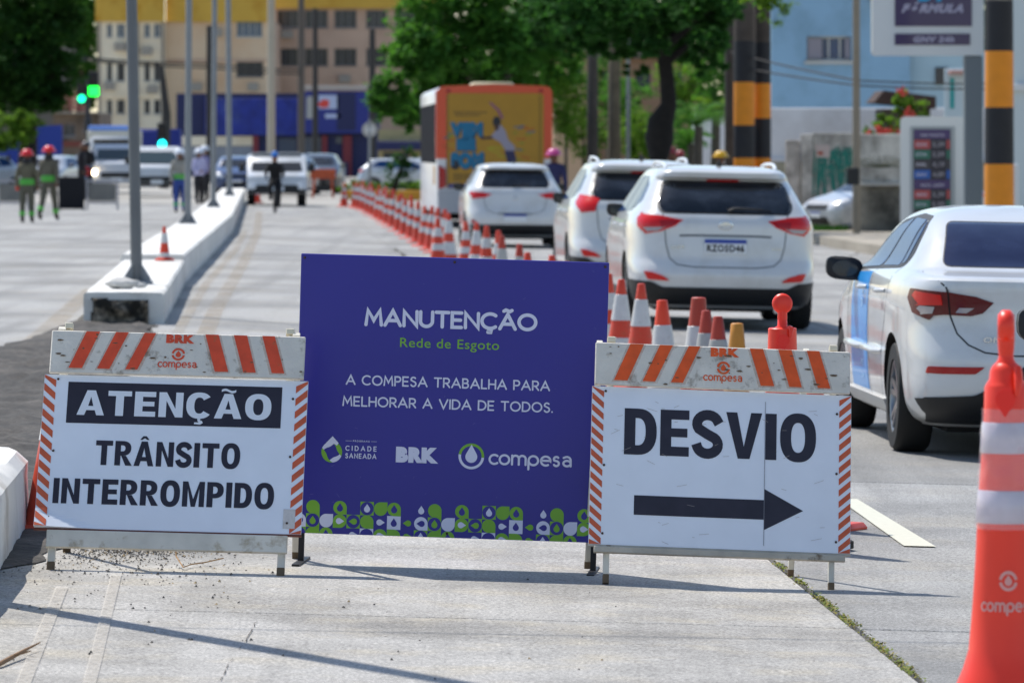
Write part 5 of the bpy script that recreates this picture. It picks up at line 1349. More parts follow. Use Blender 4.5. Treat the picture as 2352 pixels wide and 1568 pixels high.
p_ = at(471, 466); person('man in violet shirt and white helmet seen from behind beside the third lamp pole', p_, R(-60), '#8580a6', '#1b1b20', ('#dfe2e8', 'h'), pose='talk', H=1.60)
person('rider in bright yellow helmet just showing over the roof of the white SUV', (U(1655, 108), 108, zg(U(1655, 108), 108)), R(170), '#3a3a44', '#22242b', ('#e8b512', 'h'), H=1.74)
person('person in dark red cap behind the queue, left of the yellow helmet', (U(1541, 112), 112, zg(U(1541, 112), 112)), R(100), '#8a2f2f', '#22242b', ('#8e2424', 'c'), H=1.80)
person('second person in dark red cap behind the queue', (U(1512+50, 112.8), 112.8, zg(U(1562, 112), 112)), R(150), '#7c3a34', '#22242b', ('#a8413c', 'c'), H=1.74)
person('rider in pink helmet beside the right rear corner of the bus', (U(1272, 106), 106, zg(U(1272, 106), 106)), R(175), '#33335c', '#22242b', ('#d9559a', 'h'), H=1.69)
person('person in dark clothes crossing behind the grey framed sign', at(188, 462), R(80), '#1f1c22', '#1c1b1f', None, H=1.75)
# cyclist
cyx = at(632, 489, False)
cyc = person('cyclist in black with a blue cap riding towards the camera before the white car', (cyx[0], cyx[1], cyx[2]+.02), R(0), '#18181c', '#15151a', ('#2f7ad0', 'c'), pose='ride', skin='#8a5c44', H=1.46)
bk = thing('bicycle', 'dark bicycle under the cyclist in black', 'bicycle', cyx, 0); bk.scale = (.85, .85, .85); bm_ = M('dark bicycle frame', '#1a1a1d', rough=.4)
for y_ in (-.58, .48):
    b = MB(); n = 28; pts = [(0, y_+.31*math.cos(2*math.pi*i/n), .33+.31*math.sin(2*math.pi*i/n)) for i in range(n+1)]; b.tube(pts, .02, 6); w = b.build('wheel', black_rubber, bk, 50)
    b = MB()
    for i in range(12): a = 2*math.pi*i/12; b.bar((0, y_, .33), (0, y_+.3*math.cos(a), .33+.3*math.sin(a)), .004)
    b.build('spokes', chrome, w)['kind'] = 'stuff'
b = MB(); P_ = {'bb': (0,-.02,.3), 'seat': (0,.16,.86), 'head': (0,-.42,.82), 'rear': (0,.48,.33), 'front': (0,-.58,.33), 'bar': (0,-.46,.98)}
for a, c in (('bb','seat'),('bb','head'),('seat','head'),('bb','rear'),('rear','seat'),('head','front'),('head','bar')): b.tube([P_[a], P_[c]], .018, 8)
b.build('frame', bm_, bk, 50)
b = MB(); b.tube([(-.29,-.42,1.0), (-.1,-.5,.99), (.1,-.5,.99), (.29,-.42,1.0)], .014, 8); b.build('handlebar', bm_, bk, 50)
b = MB(); b.ball((0, .17, .90), .1, sc=(.8, 1.3, .35)); b.build('saddle', bm_, bk, 50)
# ------------------------------------------------------------------ bus
BW = 2.5
bus = thing('city_bus', 'city bus with orange edges and a yellow advertisement covering its whole back', 'bus')
place(bus, U(1136, 110), 110, R(2.75)); 
bw = M('bus white paint', '#dcdde0', rough=.35, coat=.4); bo = M('bus orange paint', '#d8451b', rough=.4, coat=.4); by_ = M('yellow vinyl advert', '#b08322', rough=.5, var=.05, vs_=3)
def rsec(w, z0, z1, r, n=6, crown=.0):
    return arc(w-r, z1-r, r, 0, 90, n) + [(0, z1+crown)] + arc(-w+r, z1-r, r, 90, 180, n) + [(-w, z0), (w, z0)]
b = MB(); sec = rsec(BW/2, .35, 3.08, .16, 6, .05); n = len(sec); V = []
for y, s_, dz in ((0, .985, -.02), (.03, 1, 0), (11.6, 1, 0), (12, .97, -.05)):
    V += [(x*s_, y, z+(dz if z > 1 else 0)) for x, z in sec]
b.add(V, [(i*n+k, i*n+(k+1) % n, (i+1)*n+(k+1) % n, (i+1)*n+k) for i in range(3) for k in range(n)] + [tuple(range(n)), tuple(range(3*n, 4*n))])
b.build('body', bw, bus, 40)
# back: everything sits a little proud of the rear wall
b = MB(); P_ = [(-1.18,3.0),(1.2,3.0),(1.235,2.8),(1.235,.95),(-1.235,1.42),(-1.235,2.8)]
b.prism(rsec(BW/2-.003, 1.52, 3.085, .16, 6, .045), -.02, -.001); b.build('rear_frame', bo, bus)
b = MB(); b.prism(rounded([(-1.04,.88),(1.06,.88),(1.06,2.93),(-1.04,2.93)], .08), -.032, -.021); adv = b.build('advert_panel', by_, bus)
def pr(poly, mat, name, par, y=-.0335):
    b = MB(); b.add([(p[0], y, p[1]) for p in poly], [tuple(range(len(poly)))]); return b.build(name, mat, par)
def ux(u): return (u-360)/1990*2.35 - 1.22      # columns / rows of the close-up of the advert
def uz(v): return 2.98 - v/1500*2.08
teal = M('teal print', '#0a6f96', rough=.5); tealk = M('dark print', '#23262e', rough=.5)
tx = MB()
for k, (t_, x_, z_, w_, h_) in enumerate((('VEM', 575, 710, 600, 225), ('PRA', 690, 925, 360, 190), ('SUA', 585, 1210, 610, 260))):
    if k == 1: t_ = 'É'
    if k == 2: t_ = 'SOM'
    v, f = bold_text(t_, w_/1990*2.35, h_/1500*2.08, .11, ux(x_)+.015, uz(z_)-.02, -.0336); tx.add(v, f, 1)
    v, f = bold_text(t_, w_/1990*2.35, h_/1500*2.08, .10, ux(x_), uz(z_), -.0352); tx.add(v, f, 0)
tx.build('advert_lettering', [teal, tealk], adv)
for i_, (t_, x_, z_, w_) in enumerate((('', 640, 345, 560), ('', 660, 390, 460), ('', 640, 1310, 400), ('', 640, 1350, 380), ('', 640, 1390, 400))):
    b = MB(); q = random.Random(i_)
    xx = x_
    while xx < x_+w_:
        w2 = q.uniform(20, 60); b.add([(ux(xx), -.0338, uz(z_)), (ux(xx+w2), -.0338, uz(z_)), (ux(xx+w2), -.0338, uz(z_-24)), (ux(xx), -.0338, uz(z_-24))], [(0, 1, 2, 3)]); xx += w2+14
    b.build('small_print_line', M('brown print', '#5f4a22', rough=.5), adv)['kind'] = 'stuff'
# printed leaping figure
fig_w = M('grey white print', '#9a94a4', rough=.5); fig_b = M('navy print', '#2a2a52', rough=.5); fig_s = M('brown skin print', '#4a3028', rough=.5)
def up(pts): return [(ux(a), uz(b_)) for a, b_ in pts]
pr(up([(1330,700),(1420,610),(1500,520),(1590,620),(1640,760),(1760,860),(1760,930),(1600,930),(1500,800),(1380,740)]), fig_w, 'printed_shirt', adv, -.0345)
pr(up([(1570,930),(1750,925),(1790,1060),(1760,1250),(1640,1250),(1620,1080)]), fig_b, 'printed_trousers', adv, -.0344)
pr([(ux(1430)+.09*math.cos(R(a)), uz(480)+.12*math.sin(R(a))) for a in range(0, 360, 24)], tealk, 'printed_head', adv, -.0346)
pr(up([(1380,520),(1480,520),(1460,610),(1400,615)]), fig_s, 'printed_face', adv, -.0349)
pr(up([(1130,715),(1380,700),(1400,745),(1150,760)]), fig_s, 'printed_arm', adv, -.0343)
pr(up([(1280,180),(1330,175),(1480,290),(1560,420),(1520,440),(1440,310)]), M('violet print', '#8a5070', rough=.5), 'printed_arm', adv, -.0343)
q = random.Random(8); cols = [M('green print streak', '#7d8f25', rough=.5), M('rust print streak', '#b5551e', rough=.5), M('slate print streak', '#5a6a78', rough=.5), M('lime print streak', '#a8a322', rough=.5)]
for i_ in range(26):
    if i_ < 17: x_, z_ = q.uniform(1700, 1980), q.uniform(540, 1080)
    else: x_, z_ = q.uniform(430, 560), q.uniform(600, 950)
    if i_ % 4 == 3: x_, z_ = q.uniform(1130, 1450), q.uniform(820, 1150)
    w_ = q.uniform(80, 200) if i_ < 17 else 110; s_ = (z_-750)*.12
    pr(up([(x_, z_), (x_+w_, z_+s_), (x_+w_, z_+s_-26), (x_, z_-18)]), cols[i_ % 4], 'printed_streak', adv, -.0338-.0001*(i_ % 5))
for sx in (-1, 1):
    b = MB(); b.prism(rounded([(sx*1.21-.0, .86), (sx*1.21, 1.38), (sx*1.06, 1.30), (sx*1.055, .92)][::(1 if sx < 0 else -1)], .03), -.045, -.002); t_ = b.build('tail_light', lamp_red, bus, 40)
b = MB(); b.prism(rounded([(-1.2,.36),(1.2,.36),(1.23,.84),(-1.23,.84)], .05), -.06, -.001); b.build('rear_bumper', M('grey bumper', '#a9adb3', rough=.5), bus, 40)
b = MB(); b.box(-1.0, 1.06, -.034, -.0305, .885, .98); b.build('lower_advert_strip', M('violet blue strip', '#3f3f78', rough=.5, var=.3, vs_=9), bus)
b = MB(); b.box(-.95, .95, .2, 11.5, .2, .345); b.build('underbody', under, bus)
b = MB(); b.box(-.25, .15, -.075, -.062, .52, .66); pl_ = b.build('number_plate', plate_w, bus)
for k in range(3): b = MB(); b.box(-1.2, 1.2, -.0225, -.0205, .99+.001*k, 1.0) if k == 0 else b.box((-1.02, .98)[k-1]-.006, (-1.02, .98)[k-1]+.006, -.0365, -.0325, .9, 2.9); b.build('panel_joint', seam_m, bus)
for k in range(6): b = MB(); b.box(.55, .95, -.066, -.0605, .46+.045*k, .475+.045*k); b.build('vent_slat', trim, bus)
for sx in (-1, 1): b = MB(); b.lathe([(.001, -.03), (.05, -.028), (.05, -.02)], 14, 0, 'y', (sx*1.0, -.005, 2.98)); b.build('marker_light', lamp_red, bus)
for y_ in (2.6, 8.6):
    for sx in (-1, 1): b = MB(); b.lathe([(.5, 0), (.5, -sx*.3)], 28, 0, 'x', (sx*1.20, y_, .5)); b.build('wheel', black_rubber, bus, 40)
for k in range(9):
    b = MB(); y_ = .5+1.22*k
    for sx in (-1, 1): b = MB(); b.box(sx*1.252-.006, sx*1.252+.006, y_, y_+1.14, 1.42, 2.72); b.build('window', M('bus window', '#26272b', rough=.95, spec=.05), bus)
for k in range(3):
    b = MB(); b.box(-1.258, -1.2505, 1.0+.5*k, 1.12+.5*k, .95, 1.35); b.build('side_mark', M('yellow mark', '#d9a13a', rough=.5), bus)
b = MB(); b.bbox(-.45, .45, .5, 3.0, 3.11, 3.18, .05); b.build('roof_unit', M('cream roof unit', '#d2c39c', rough=.5), bus, 40)
b = MB(); b.box(-1.262, -1.2505, .01, .48, 1.52, 3.0); b.build('corner_strip', bo, bus)

# ------------------------------------------------------------------ far vehicles
cw2 = M('silver car paint', '#c2c6ca', rough=.3, metal=.3, coat=.6); cb = M('dark blue car paint', '#23406e', rough=.3, coat=.7); cd = M('dark car paint', '#2a2c33', rough=.3, coat=.7)
lamp_clear = M('bright headlight lens', '#d9dcdf', rough=.12, coat=1, spec=1)
far = hatch('x', cw2); fr = far.root
def far_car(mat, label, u, d, rz, left=False, sc=(1, 1, .9)):
    r_ = dup(fr)
    for ch in r_.children:
        if ch.name.startswith('body'):
            me = ch.data.copy(); me.materials[0] = mat; ch.data = me
    r_['label'] = label; r_['category'] = 'car'; x, y = U(u, d), d
    place(r_, x, y, rz); r_.scale = sc; return r_
fr['label'] = 'silver car crossing behind the round sign, nose to the right'; place(fr, U(822, 205), 205, R(-95)); fr.scale = (1, 1, .88)
far_car(cw2, 'second silver car behind the hedge left of the bus', 905, 222, R(-80))
far_car(cd, 'dark parked car behind the orange barricade', 735, 190, R(178), sc=(1.15, 1, 1.0))
far_car(cb, 'dark blue car between the third lamp pole and the oncoming white car', 548, 185, R(182))
far_car(cb, 'blue car just right of the oncoming white car', 690, 182, R(170))
far_car(cw2, 'silver car at the far left behind the workers', 15, 185, R(150))
far_car(cw2, 'small silver car behind the black screen', 150, 195, R(170))
far_car(cd, 'dark car far behind the grey framed sign', 205, 205, R(185))
# hatchback standing in a driveway at right, only its nose visible
nose = far_car(cw2, 'silver car nosing out of the driveway behind the old concrete wall', 1900, 105.5, R(62))
nose.location = (U(1872, 107)+3.55, 108.9, -.20); nose.rotation_euler.z = R(118)
# box truck and vans, left carriageway
van = thing('van', 'oncoming white passenger van behind the nearest lamp pole', 'van')
def van_build(root, W, H, L, hoodh, paint, light=False, bump=.42, gl=None):
    sec = [(0, .35), (0, hoodh*.75), (.12, hoodh), (.75, hoodh+.12), (1.35, H-.12), (1.6, H), (L-.1, H), (L, H-.3), (L, .35)]
    b = MB(); xs = (-W/2, -W/2+.08, W/2-.08, W/2); V = []
    for i, x in enumerate(xs):
        k = .94 if i in (0, 3) else 1
        V += [(x, y if i in (1, 2) else y+.04*(y < 1)-.04*(y > 3), .35+(z-.35)*(k if z > hoodh else .985 if i in (0, 3) else 1)) for y, z in sec]
    n = len(sec); b.add(V, [(i*n+k, i*n+(k+1) % n, (i+1)*n+(k+1) % n, (i+1)*n+k) for i in range(3) for k in range(n)] + [tuple(range(n)), tuple(range(3*n, 4*n))]); b.build('body', paint, root, 35)
    b = MB(); y0, z0, y1, z1 = .75, hoodh+.12, 1.35, H-.12; o = .02
    b.add([(-W*.43, y0-o+.03, z0+.04), (W*.43, y0-o+.03, z0+.04), (W*.40, y1-o-.03, z1-.04), (-W*.40, y1-o-.03, z1-.04)], [(0, 1, 2, 3)]); b.build('windscreen', gl or M('pale reflecting glass', '#33454b', rough=.25, spec=.3), root)
    b = MB(); b.prism(rounded([(-W*.36, hoodh*.52), (W*.36, hoodh*.52), (W*.38, hoodh*.7), (-W*.38, hoodh*.7)], .03), -.03, .01); b.build('grille', trim, root)
    b = MB(); b.prism(rounded([(-W*.49, .36), (W*.49, .36), (W*.49, hoodh*bump), (-W*.49, hoodh*bump)], .04), -.05, .01); b.build('bumper', trim if not light else M('grey bumper', '#a9adb3'), root)
    for sx in (-1, 1):
        b = MB(); b.ball((sx*W*.40, -.005, hoodh*.64), .12, sc=(1.1, .3, .9)); b.build('headlight', lamp_clear, root, 60)
        for yy in (.75, L-.9): b = MB(); b.lathe([(.33, 0), (.33, -sx*.22)], 24, 0, 'x', (sx*W*.49, yy, .33)); b.build('wheel', black_rubber, root, 40)
        b = MB(); b.box(sx*W*.5-.01, sx*W*.5+.01, 1.2, L-1.2, hoodh+.15, H-.25); b.build('side_window', glass_dark, root)
        b = MB(); b.bbox(sx*(W*.5+.14)-.09, sx*(W*.5+.14)+.09, .9, .98, hoodh+.12, hoodh+.36, .03); b.bar((sx*W*.49, .95, hoodh+.15), (sx*(W*.5+.1), .94, hoodh+.2), .04); b.build('mirror', trim, root)
    b = MB(); b.box(-.2, .2, -.058, -.052, .42, .55); b.build('number_plate', plate_w, root)
fwd = thing('car', 'oncoming boxy white off road car behind the cyclist in the coned lane', 'car'); van_build(fwd, 1.68, 1.45, 3.9, .84, car_white, bump=.55, gl=M('plain dark windscreen', '#15181d', rough=.3, spec=.2)); fwd.location = (U(636, 143), 143, zg(U(636, 143), 143)); fwd.rotation_euler.z = R(3)
b = MB(); b.bbox(-.7, .7, 1.5, 3.6, 1.452, 1.50, .03); b.build('roof_rack', galv, fwd)
van_build(van, 1.62, 1.66, 4.2, .95, car_white, bump=.5); van.location = (U(360, 169), 169, .04); van.rotation_euler.z = R(5)
tr = thing('van', 'oncoming grey white van with its headlight on, left of the nearest lamp pole', 'van')
van_build(tr, 1.62, 1.75, 4.6, 1.05, M('greyish van paint', '#c9cbcc', rough=.35, coat=.4), True); tr.location = (U(268, 182), 182, .04); tr.rotation_euler.z = R(6)
b = MB(); b.ball((-.80, -.06, .74), .085, sc=(1, .4, 1)); b.build('lit_headlight', M('headlight glow', '#ffffff', emit=('#ffe2b0', 30)), tr)
bt = thing('box_truck', 'pale box truck with blue roof edge behind the grey white van', 'truck', (U(262, 212), 212, .04), R(4))
b = MB(); b.bbox(-1.15, 1.15, 1.6, 7, .8, 2.35, .06); b.build('cargo_box', M('cream truck box', '#c9c5b6', rough=.5), bt)
b = MB(); b.bbox(-1.0, 1.0, 0, 1.55, .5, 2.1, .12); b.build('cab', M('greyish van paint', '#c9cbcc'), bt, 40)
b = MB(); b.box(-.85, .85, -.012, -.002, 1.3, 1.95); b.build('windscreen', glass_dark, bt)
b = MB(); b.bbox(-1.1, .6, 1.7, 4, 2.35, 2.55, .05); b.build('roof_load', M('light blue tarpaulin', '#6c94dc', rough=.6), bt)
for sx in (-1, 1):
    for yy in (.8, 5.5): b = MB(); b.lathe([(.42, 0), (.42, -sx*.3)], 24, 0, 'x', (sx*1.0, yy, .42)); b.build('wheel', black_rubber, bt, 40)
# blue tarp truck behind the pole
tt = thing('tarp_truck', 'truck with dark blue tarpaulin far behind the nearest lamp pole', 'truck', (U(352, 225), 225, .04), R(3))
b = MB(); b.bbox(-1.2, 1.2, 0, 6, 1.3, 2.45, .12); b.build('tarpaulin', M('dark blue tarpaulin', '#1d2c80', rough=.7, var=.1), tt, 40)
b = MB(); b.bbox(-1.15, 1.15, -.4, 6, .5, 1.3, .05); b.build('bed', cd, tt)
for sx in (-1, 1): b = MB(); b.lathe([(.42, 0), (.42, -sx*.3)], 24, 0, 'x', (sx*1.0, 1, .42)); b.build('wheel', black_rubber, tt, 40)
# motorcyclist glimpsed behind the screens
person('motorcyclist with a red box riding behind the screens', (U(200, 165), 165, .1), R(0), '#1a1a1f', '#1c1b20', ('#202024', 'h'), pose='ride', H=1.7)
mc = thing('motorcycle', 'dark motorcycle with red front under the rider behind the screens', 'motorcycle', (U(200, 165), 165, .04), 0)
for y_ in (-.6, .6): b = MB(); b.lathe([(.2, -.05), (.3, -.05), (.31, 0), (.3, .05), (.2, .05)], 24, 0, 'x', (0, y_, .31)); b.build('wheel', black_rubber, mc, 40)
b = MB(); b.ball((0, -.1, .75), .3, sc=(.45, 1.1, .5)); b.ball((0, .35, .8), .25, sc=(.5, 1.2, .3)); b.build('tank_and_seat', cd, mc, 60)
b = MB(); b.tube([(0,-.6,.31),(0,-.42,.95)], .04, 8); b.tube([(-.35,-.35,1.03),(.35,-.35,1.03)], .018, 8); b.build('fork', chrome, mc, 50)
b = MB(); b.ball((0, -.5, .85), .16, sc=(1, .6, 1)); b.build('front_fairing', lamp_red, mc, 60)

# ------------------------------------------------------------------ screens on the left carriageway
sc_ = thing('work_screen', 'black mesh screen standing beside the two workers', 'barrier', (U(164, 132), 132, .04), 0)
b = MB(); b.bbox(-.33, .33, -.02, .02, .03, .86, .01); b.build('screen', M('black mesh cloth', '#17171c', rough=.9), sc_)
for sx in (-1, 1): b = MB(); b.bar((sx*.32, -.25, .02), (sx*.32, .25, .02), .04); b.build('foot', galv, sc_)
for u_, lb in ((235, 'grey framed board seen from behind, right of the black screen'), (30, 'grey framed board at the far left edge behind the workers')):
    r_ = thing('framed_board', lb, 'barrier', (U(u_, 133), 133, .04), 0)
    b = MB(); b.box(-.36, .36, -.01, .01, .22, .68); b.build('board', M('grey board', '#7c7a74', rough=.8, var=.1), r_)
    for sx in (-1, 1): b = MB(); b.bar((sx*.40, 0, 0), (sx*.40, 0, .78), .05); b.build('leg', M('pale frame', '#a8a5a8', rough=.6), r_)
    b = MB(); b.bar((-.37, 0, .75), (.37, 0, .75), .06); b.bar((-.37, 0, .18), (.37, 0, .18), .05); b.build('rail', MATS['pale frame'], r_)['kind'] = 'stuff'

# ------------------------------------------------------------------ poles
def lamp_pole(label, u_base, d, r0, r1, H, u_top=None, z0=.04, mat=None, base=True, group='lamp poles on the median'):
    r_ = thing('lamp_pole', label, 'pole', (U(u_base, d), d, z0), 0, group)
    b = MB(); lean = 0
    if u_top is not None: lean = (U(u_top, d) - U(u_base, d)) / (Z(0, d) - z0)
    b.tube([(0, 0, 0), (lean*H*.5, 0, H*.5), (lean*H, 0, H)], [r0, (r0+r1)/2, r1], 8 if base else 14); b.build('shaft', mat or galv, r_, 30)
    if base:
        b = MB(); b.bbox(-.15, .15, -.15, .15, 0, .03, .01); b.build('base_plate', galv, r_)
        for k in range(4):
            a = math.pi/4+math.pi/2*k; b = MB(); c_, s_ = math.cos(a), math.sin(a)
            b.add([(c_*r0, s_*r0, .02), (c_*.18, s_*.18, .02), (c_*.18, s_*.18, .05), (c_*r0, s_*r0, .20), (c_*r0-s_*.012, s_*r0+c_*.012, .02), (c_*.18-s_*.012, s_*.18+c_*.012, .02), (c_*.18-s_*.012, s_*.18+c_*.012, .05), (c_*r0-s_*.012, s_*r0+c_*.012, .20)],
                  [(0,1,2,3),(7,6,5,4),(0,4,5,1),(1,5,6,2),(2,6,7,3),(3,7,4,0)]); b.build('gusset', galv, r_)
    return r_
MT = .04 + .335; dk_steel = M('dark painted steel', '#6b6e70', rough=.55, metal=.3, var=.1, vs_=2)
lamp_pole('nearest grey lamp pole rising from the end block of the median', 314, 49.0, .056, .050, 8, 302, .04+.305, dk_steel)
lamp_pole('second grey lamp pole, behind the small cone on the median', 431, 84, .056, .05, 8.5, 434, MT+.02, galv)
lamp_pole('third grey lamp pole, beside the men in violet shirts', 490, 107, .06, .05, 9, 493, MT+.02, galv)
lamp_pole('fourth grey lamp pole, thicker, at the far end of the median', 527, 133, .075, .07, 9, 524, MT+.02, galv)
# worn bag of rubble at the nearest pole's foot
b = MB(); b.ball((0, 0, .045), .13, n=18, m=10, sc=(1.2, .8, .42)); b.v = [(x+.03*mathutils.noise.noise(Vector((x*14, y*14, z*14))), y, max(0, z+.025*mathutils.noise.noise(Vector((x*11+4, y*11, z*19))))) for x, y, z in b.v]
b.ball((.17, -.02, .03), .05, n=10, m=6, sc=(1.3, .7, .5))
tag(b.build('rubble_bag', M('dusty white sack', '#c5c2bc', rough=.9, var=.15, vs_=20, bump=.5, bs=30), None, 70, (U(281, 47.3), 47.3, .04+.305)), 'small dusty white sack lying on the median at the foot of the nearest lamp pole', 'sack')
def util_pole(label, u, d, w, z1, bands=None, z0=None, mat=None, n=10, lean=0, w1=None):
    x = U(u, d); z0 = zg(x, d) if z0 is None else z0; r_ = thing('utility_pole', label, 'pole', (x, d, z0))
    bands = bands or [(0, z1, mat or pole_conc)]; r0 = w/2; r1 = (w1 or w*.8)/2
    for a, c_, m_ in bands:
        b = MB(); k0, k1 = a/z1, c_/z1; b.tube([(lean*a, 0, a), (lean*c_, 0, c_)], [r0+(r1-r0)*k0+(.004 if m_ in (band_yellow, band_black) else 0), r0+(r1-r0)*k1+(.004 if m_ in (band_yellow, band_black) else 0)], n, cap=True)
        b.build('painted_band' if m_ in (band_yellow, band_black) else 'shaft', m_, r_, 40)
    return r_
def bz(v, d, x): return Z(v, d) - zg(x, d)
# thick banded pole at right
d = 76; x = U(2295, d); V_ = [Z(v, d)-zg(x, d) for v in (640, 470+90, 377, 247, 118)]
util_pole('thick pole with broad amber and black bands right of the fuel price totem', 2295, d, .45, 9, [(0, .35, pole_conc), (.35, V_[2], band_yellow), (V_[2], V_[3], band_black), (V_[3], V_[4], band_yellow), (V_[4], V_[4]+.75, band_black), (V_[4]+.75, 9, pole_conc)], n=24)
d = 112; x = U(1708, d)
for u_, w_, lb, ya, yb, ln in ((1709, .45, 'left one of two touching poles with an amber band, leaning slightly', 189, 288, 0), (1751, .38, 'right one of two touching poles with an amber band beside the blue house', 192, 272, 0)):
    x = U(u_, d); q0, q1 = bz(yb, d, x), bz(ya, d, x); q2 = bz(363, d, x)
    util_pole(lb, u_, d, w_, 9.01, [(0, .5, pole_conc), (.5, q2, band_yellow), (q2, q0, band_black), (q0, q1, band_yellow), (q1, q1+.9, band_black), (q1+.9, 9.01, M('brown black pole wood', '#4f463e', rough=.9, var=.2, vs_=3))], n=18, lean=ln, w1=w_*.97)
    d += .45
util_pole('dark slimmer pole just left of the two amber banded poles', 1676, 114, .24, 9, mat=M('dark weathered pole', '#4c463f', rough=.9, var=.2, vs_=3))
util_pole('dark pole behind the queue, left of the three', 1361, 118, .28, 5.0, mat=MATS['dark weathered pole'])
util_pole('brown mossy pole right of the dark pole behind the queue', 1411, 121, .33, 5.2, mat=M('brown mossy pole', '#6b5f4c', rough=.9, var=.25, vs_=4))
util_pole('thin pale pipe pole beside the brown mossy pole', 1443, 122, .10, 6, mat=galv)
util_pole('slim brown grey lamp post in front of the old wall with graffiti', 1967, 102, .16, 9, mat=M('brown grey post', '#8d8271', rough=.8, var=.1, vs_=2))
util_pole('pale concrete pole behind the oncoming white car', 623, 178, .30, 12, mat=M('pale pole concrete', '#b3aa98', rough=.85, var=.1, vs_=1), z0=.03)
dkp = M('dark far pole', '#3c3a38', rough=.9)
util_pole('dark pole left of the third lamp pole, far away', 481, 240, .34, 7.4, mat=dkp, z0=0, n=10)
util_pole('dark pole in front of the tan wing of the apartment block', 692, 245, .36, 11, mat=M('grey brown far pole', '#5e5750', rough=.9), z0=0)
util_pole('second dark pole beside the blue shop', 724, 250, .30, 8.5, mat=dkp, z0=0)
util_pole('dark pole right of the blue shop sign', 855, 230, .34, 7, mat=dkp, z0=0)
# white round sign seen from behind
rs = thing('road_sign', 'round white backed traffic sign on a pole beside the hedge', 'road sign', (U(849, 168), 168, 0))
b = MB(); b.tube([(0, 0, 0), (0, 0, 2.6)], .05, 10); b.build('post', galv, rs, 40); b = MB(); b.lathe([(.25, -.03), (.25, -.01)], 28, 0, 'y', (0, 0, Z(298, 168))); b.build('sign_disc', M('grey white disc', '#b5b2ac', rough=.6), rs); b = MB(); b.lathe([(.12, -.035), (.12, -.0305)], 20, 0, 'y', (0, 0, Z(298, 168))); b.build('inner_disc', M('pale disc centre', '#dcdcda', rough=.6), rs)
# traffic lights
def tlight(label, u, v, d, pole_u, colr, sq=False, rr=.12, zb=0):
    r_ = thing('traffic_light', label, 'traffic light', (U(pole_u, d), d, zb)); x = U(u, d)-U(pole_u, d); z = Z(v, d)-zb
    b = MB(); b.tube([(0, 0, 0), (0, 0, z+.5)], [.09, .07], 10); b.build('post', dkp, r_, 40)
    b = MB(); b.bbox(x-.2, x+.2, -.12, .12, z-.25, z+.85, .03); b.bar((0, .0, z+.3), (x, .0, z+.3), .06); b.build('housing', M('black lamp housing', '#101012', rough=.6), r_)
    gl_ = M('lit '+colr, '#101010', emit=(colr, 5.5)); b = MB()
    if sq: b.box(x-.22, x+.22, -.16, -.125, z-.2, z+.2); 
    else: b.lathe([(.001, -.16), (rr, -.15), (rr, -.12)], 20, 0, 'y', (x, 0, z))
    b.build('lit_lens', gl_, r_)
    for k in (1, 2): b = MB(); b.lathe([(.001, -.14), (.1, -.135), (.1, -.12)], 16, 0, 'y', (x, 0, z+.27*k)); b.build('dark_lens', M('unlit lens', '#2a1a14', rough=.3), r_)
tlight('traffic light showing a small teal green lamp left of the green pictogram', 188, 227, 215, 200, '#10c98a', rr=.16)
tlight('square pedestrian light glowing bright green at the left', 215, 210, 216, 203, '#12e03a', True)
tlight('low traffic light showing a cyan lamp right of the nearest lamp pole', 373, 331, 205, 379, '#18d8e0', rr=.16)
tp = thing('utility_pole', 'tapered dark pole above the cyan traffic light', 'pole', (U(377, 207), 207, 0)); b = MB(); b.tube([(0, 0, 0), (.1, 0, 3), (-.12, 0, Z(153, 207))], [.22, .17, .10], 10); b.build('shaft', dkp, tp, 40)
# cables
def cable(label, pts, r_, mat=None):
    mb = MB(); P_ = []
    for a, c_ in zip(pts[:-1], pts[1:]):
        for k in range(8): t = k/8; P_.append((a[0]+(c_[0]-a[0])*t, a[1]+(c_[1]-a[1])*t, a[2]+(c_[2]-a[2])*t - .25*math.sin(math.pi*t)*min(1, abs(a[0]-c_[0])/20)))
    P_.append(pts[-1]); mb.tube(P_, r_, 6); return tag(mb.build('overhead_cable', mat or dkp), label, 'cable')
for i_, (va, vb, lb) in enumerate(((133, 147, 'upper cable strung across the cream building'), (138, 156, 'lower cable strung across the cream building'))):
    cable(lb, [(U(190, 235), 235, Z(va, 235)), (U(481, 240), 240, Z(vb, 240)), (U(692, 245), 245, Z(vb+15, 245))], .05)
cable('thin cable crossing before the blue house', [(U(1676, 114), 114, Z(120, 114)), (U(1967, 102.2), 102.2, Z(185, 102)), (U(2420, 100), 100, Z(190, 100))], .018)
cable('second thin cable crossing before the blue house', [(U(1676, 114.2), 114.2, Z(150, 114)), (U(1967, 102.3), 102.3, Z(196, 102)), (U(2420, 100.4), 100.4, Z(202, 100))], .018)
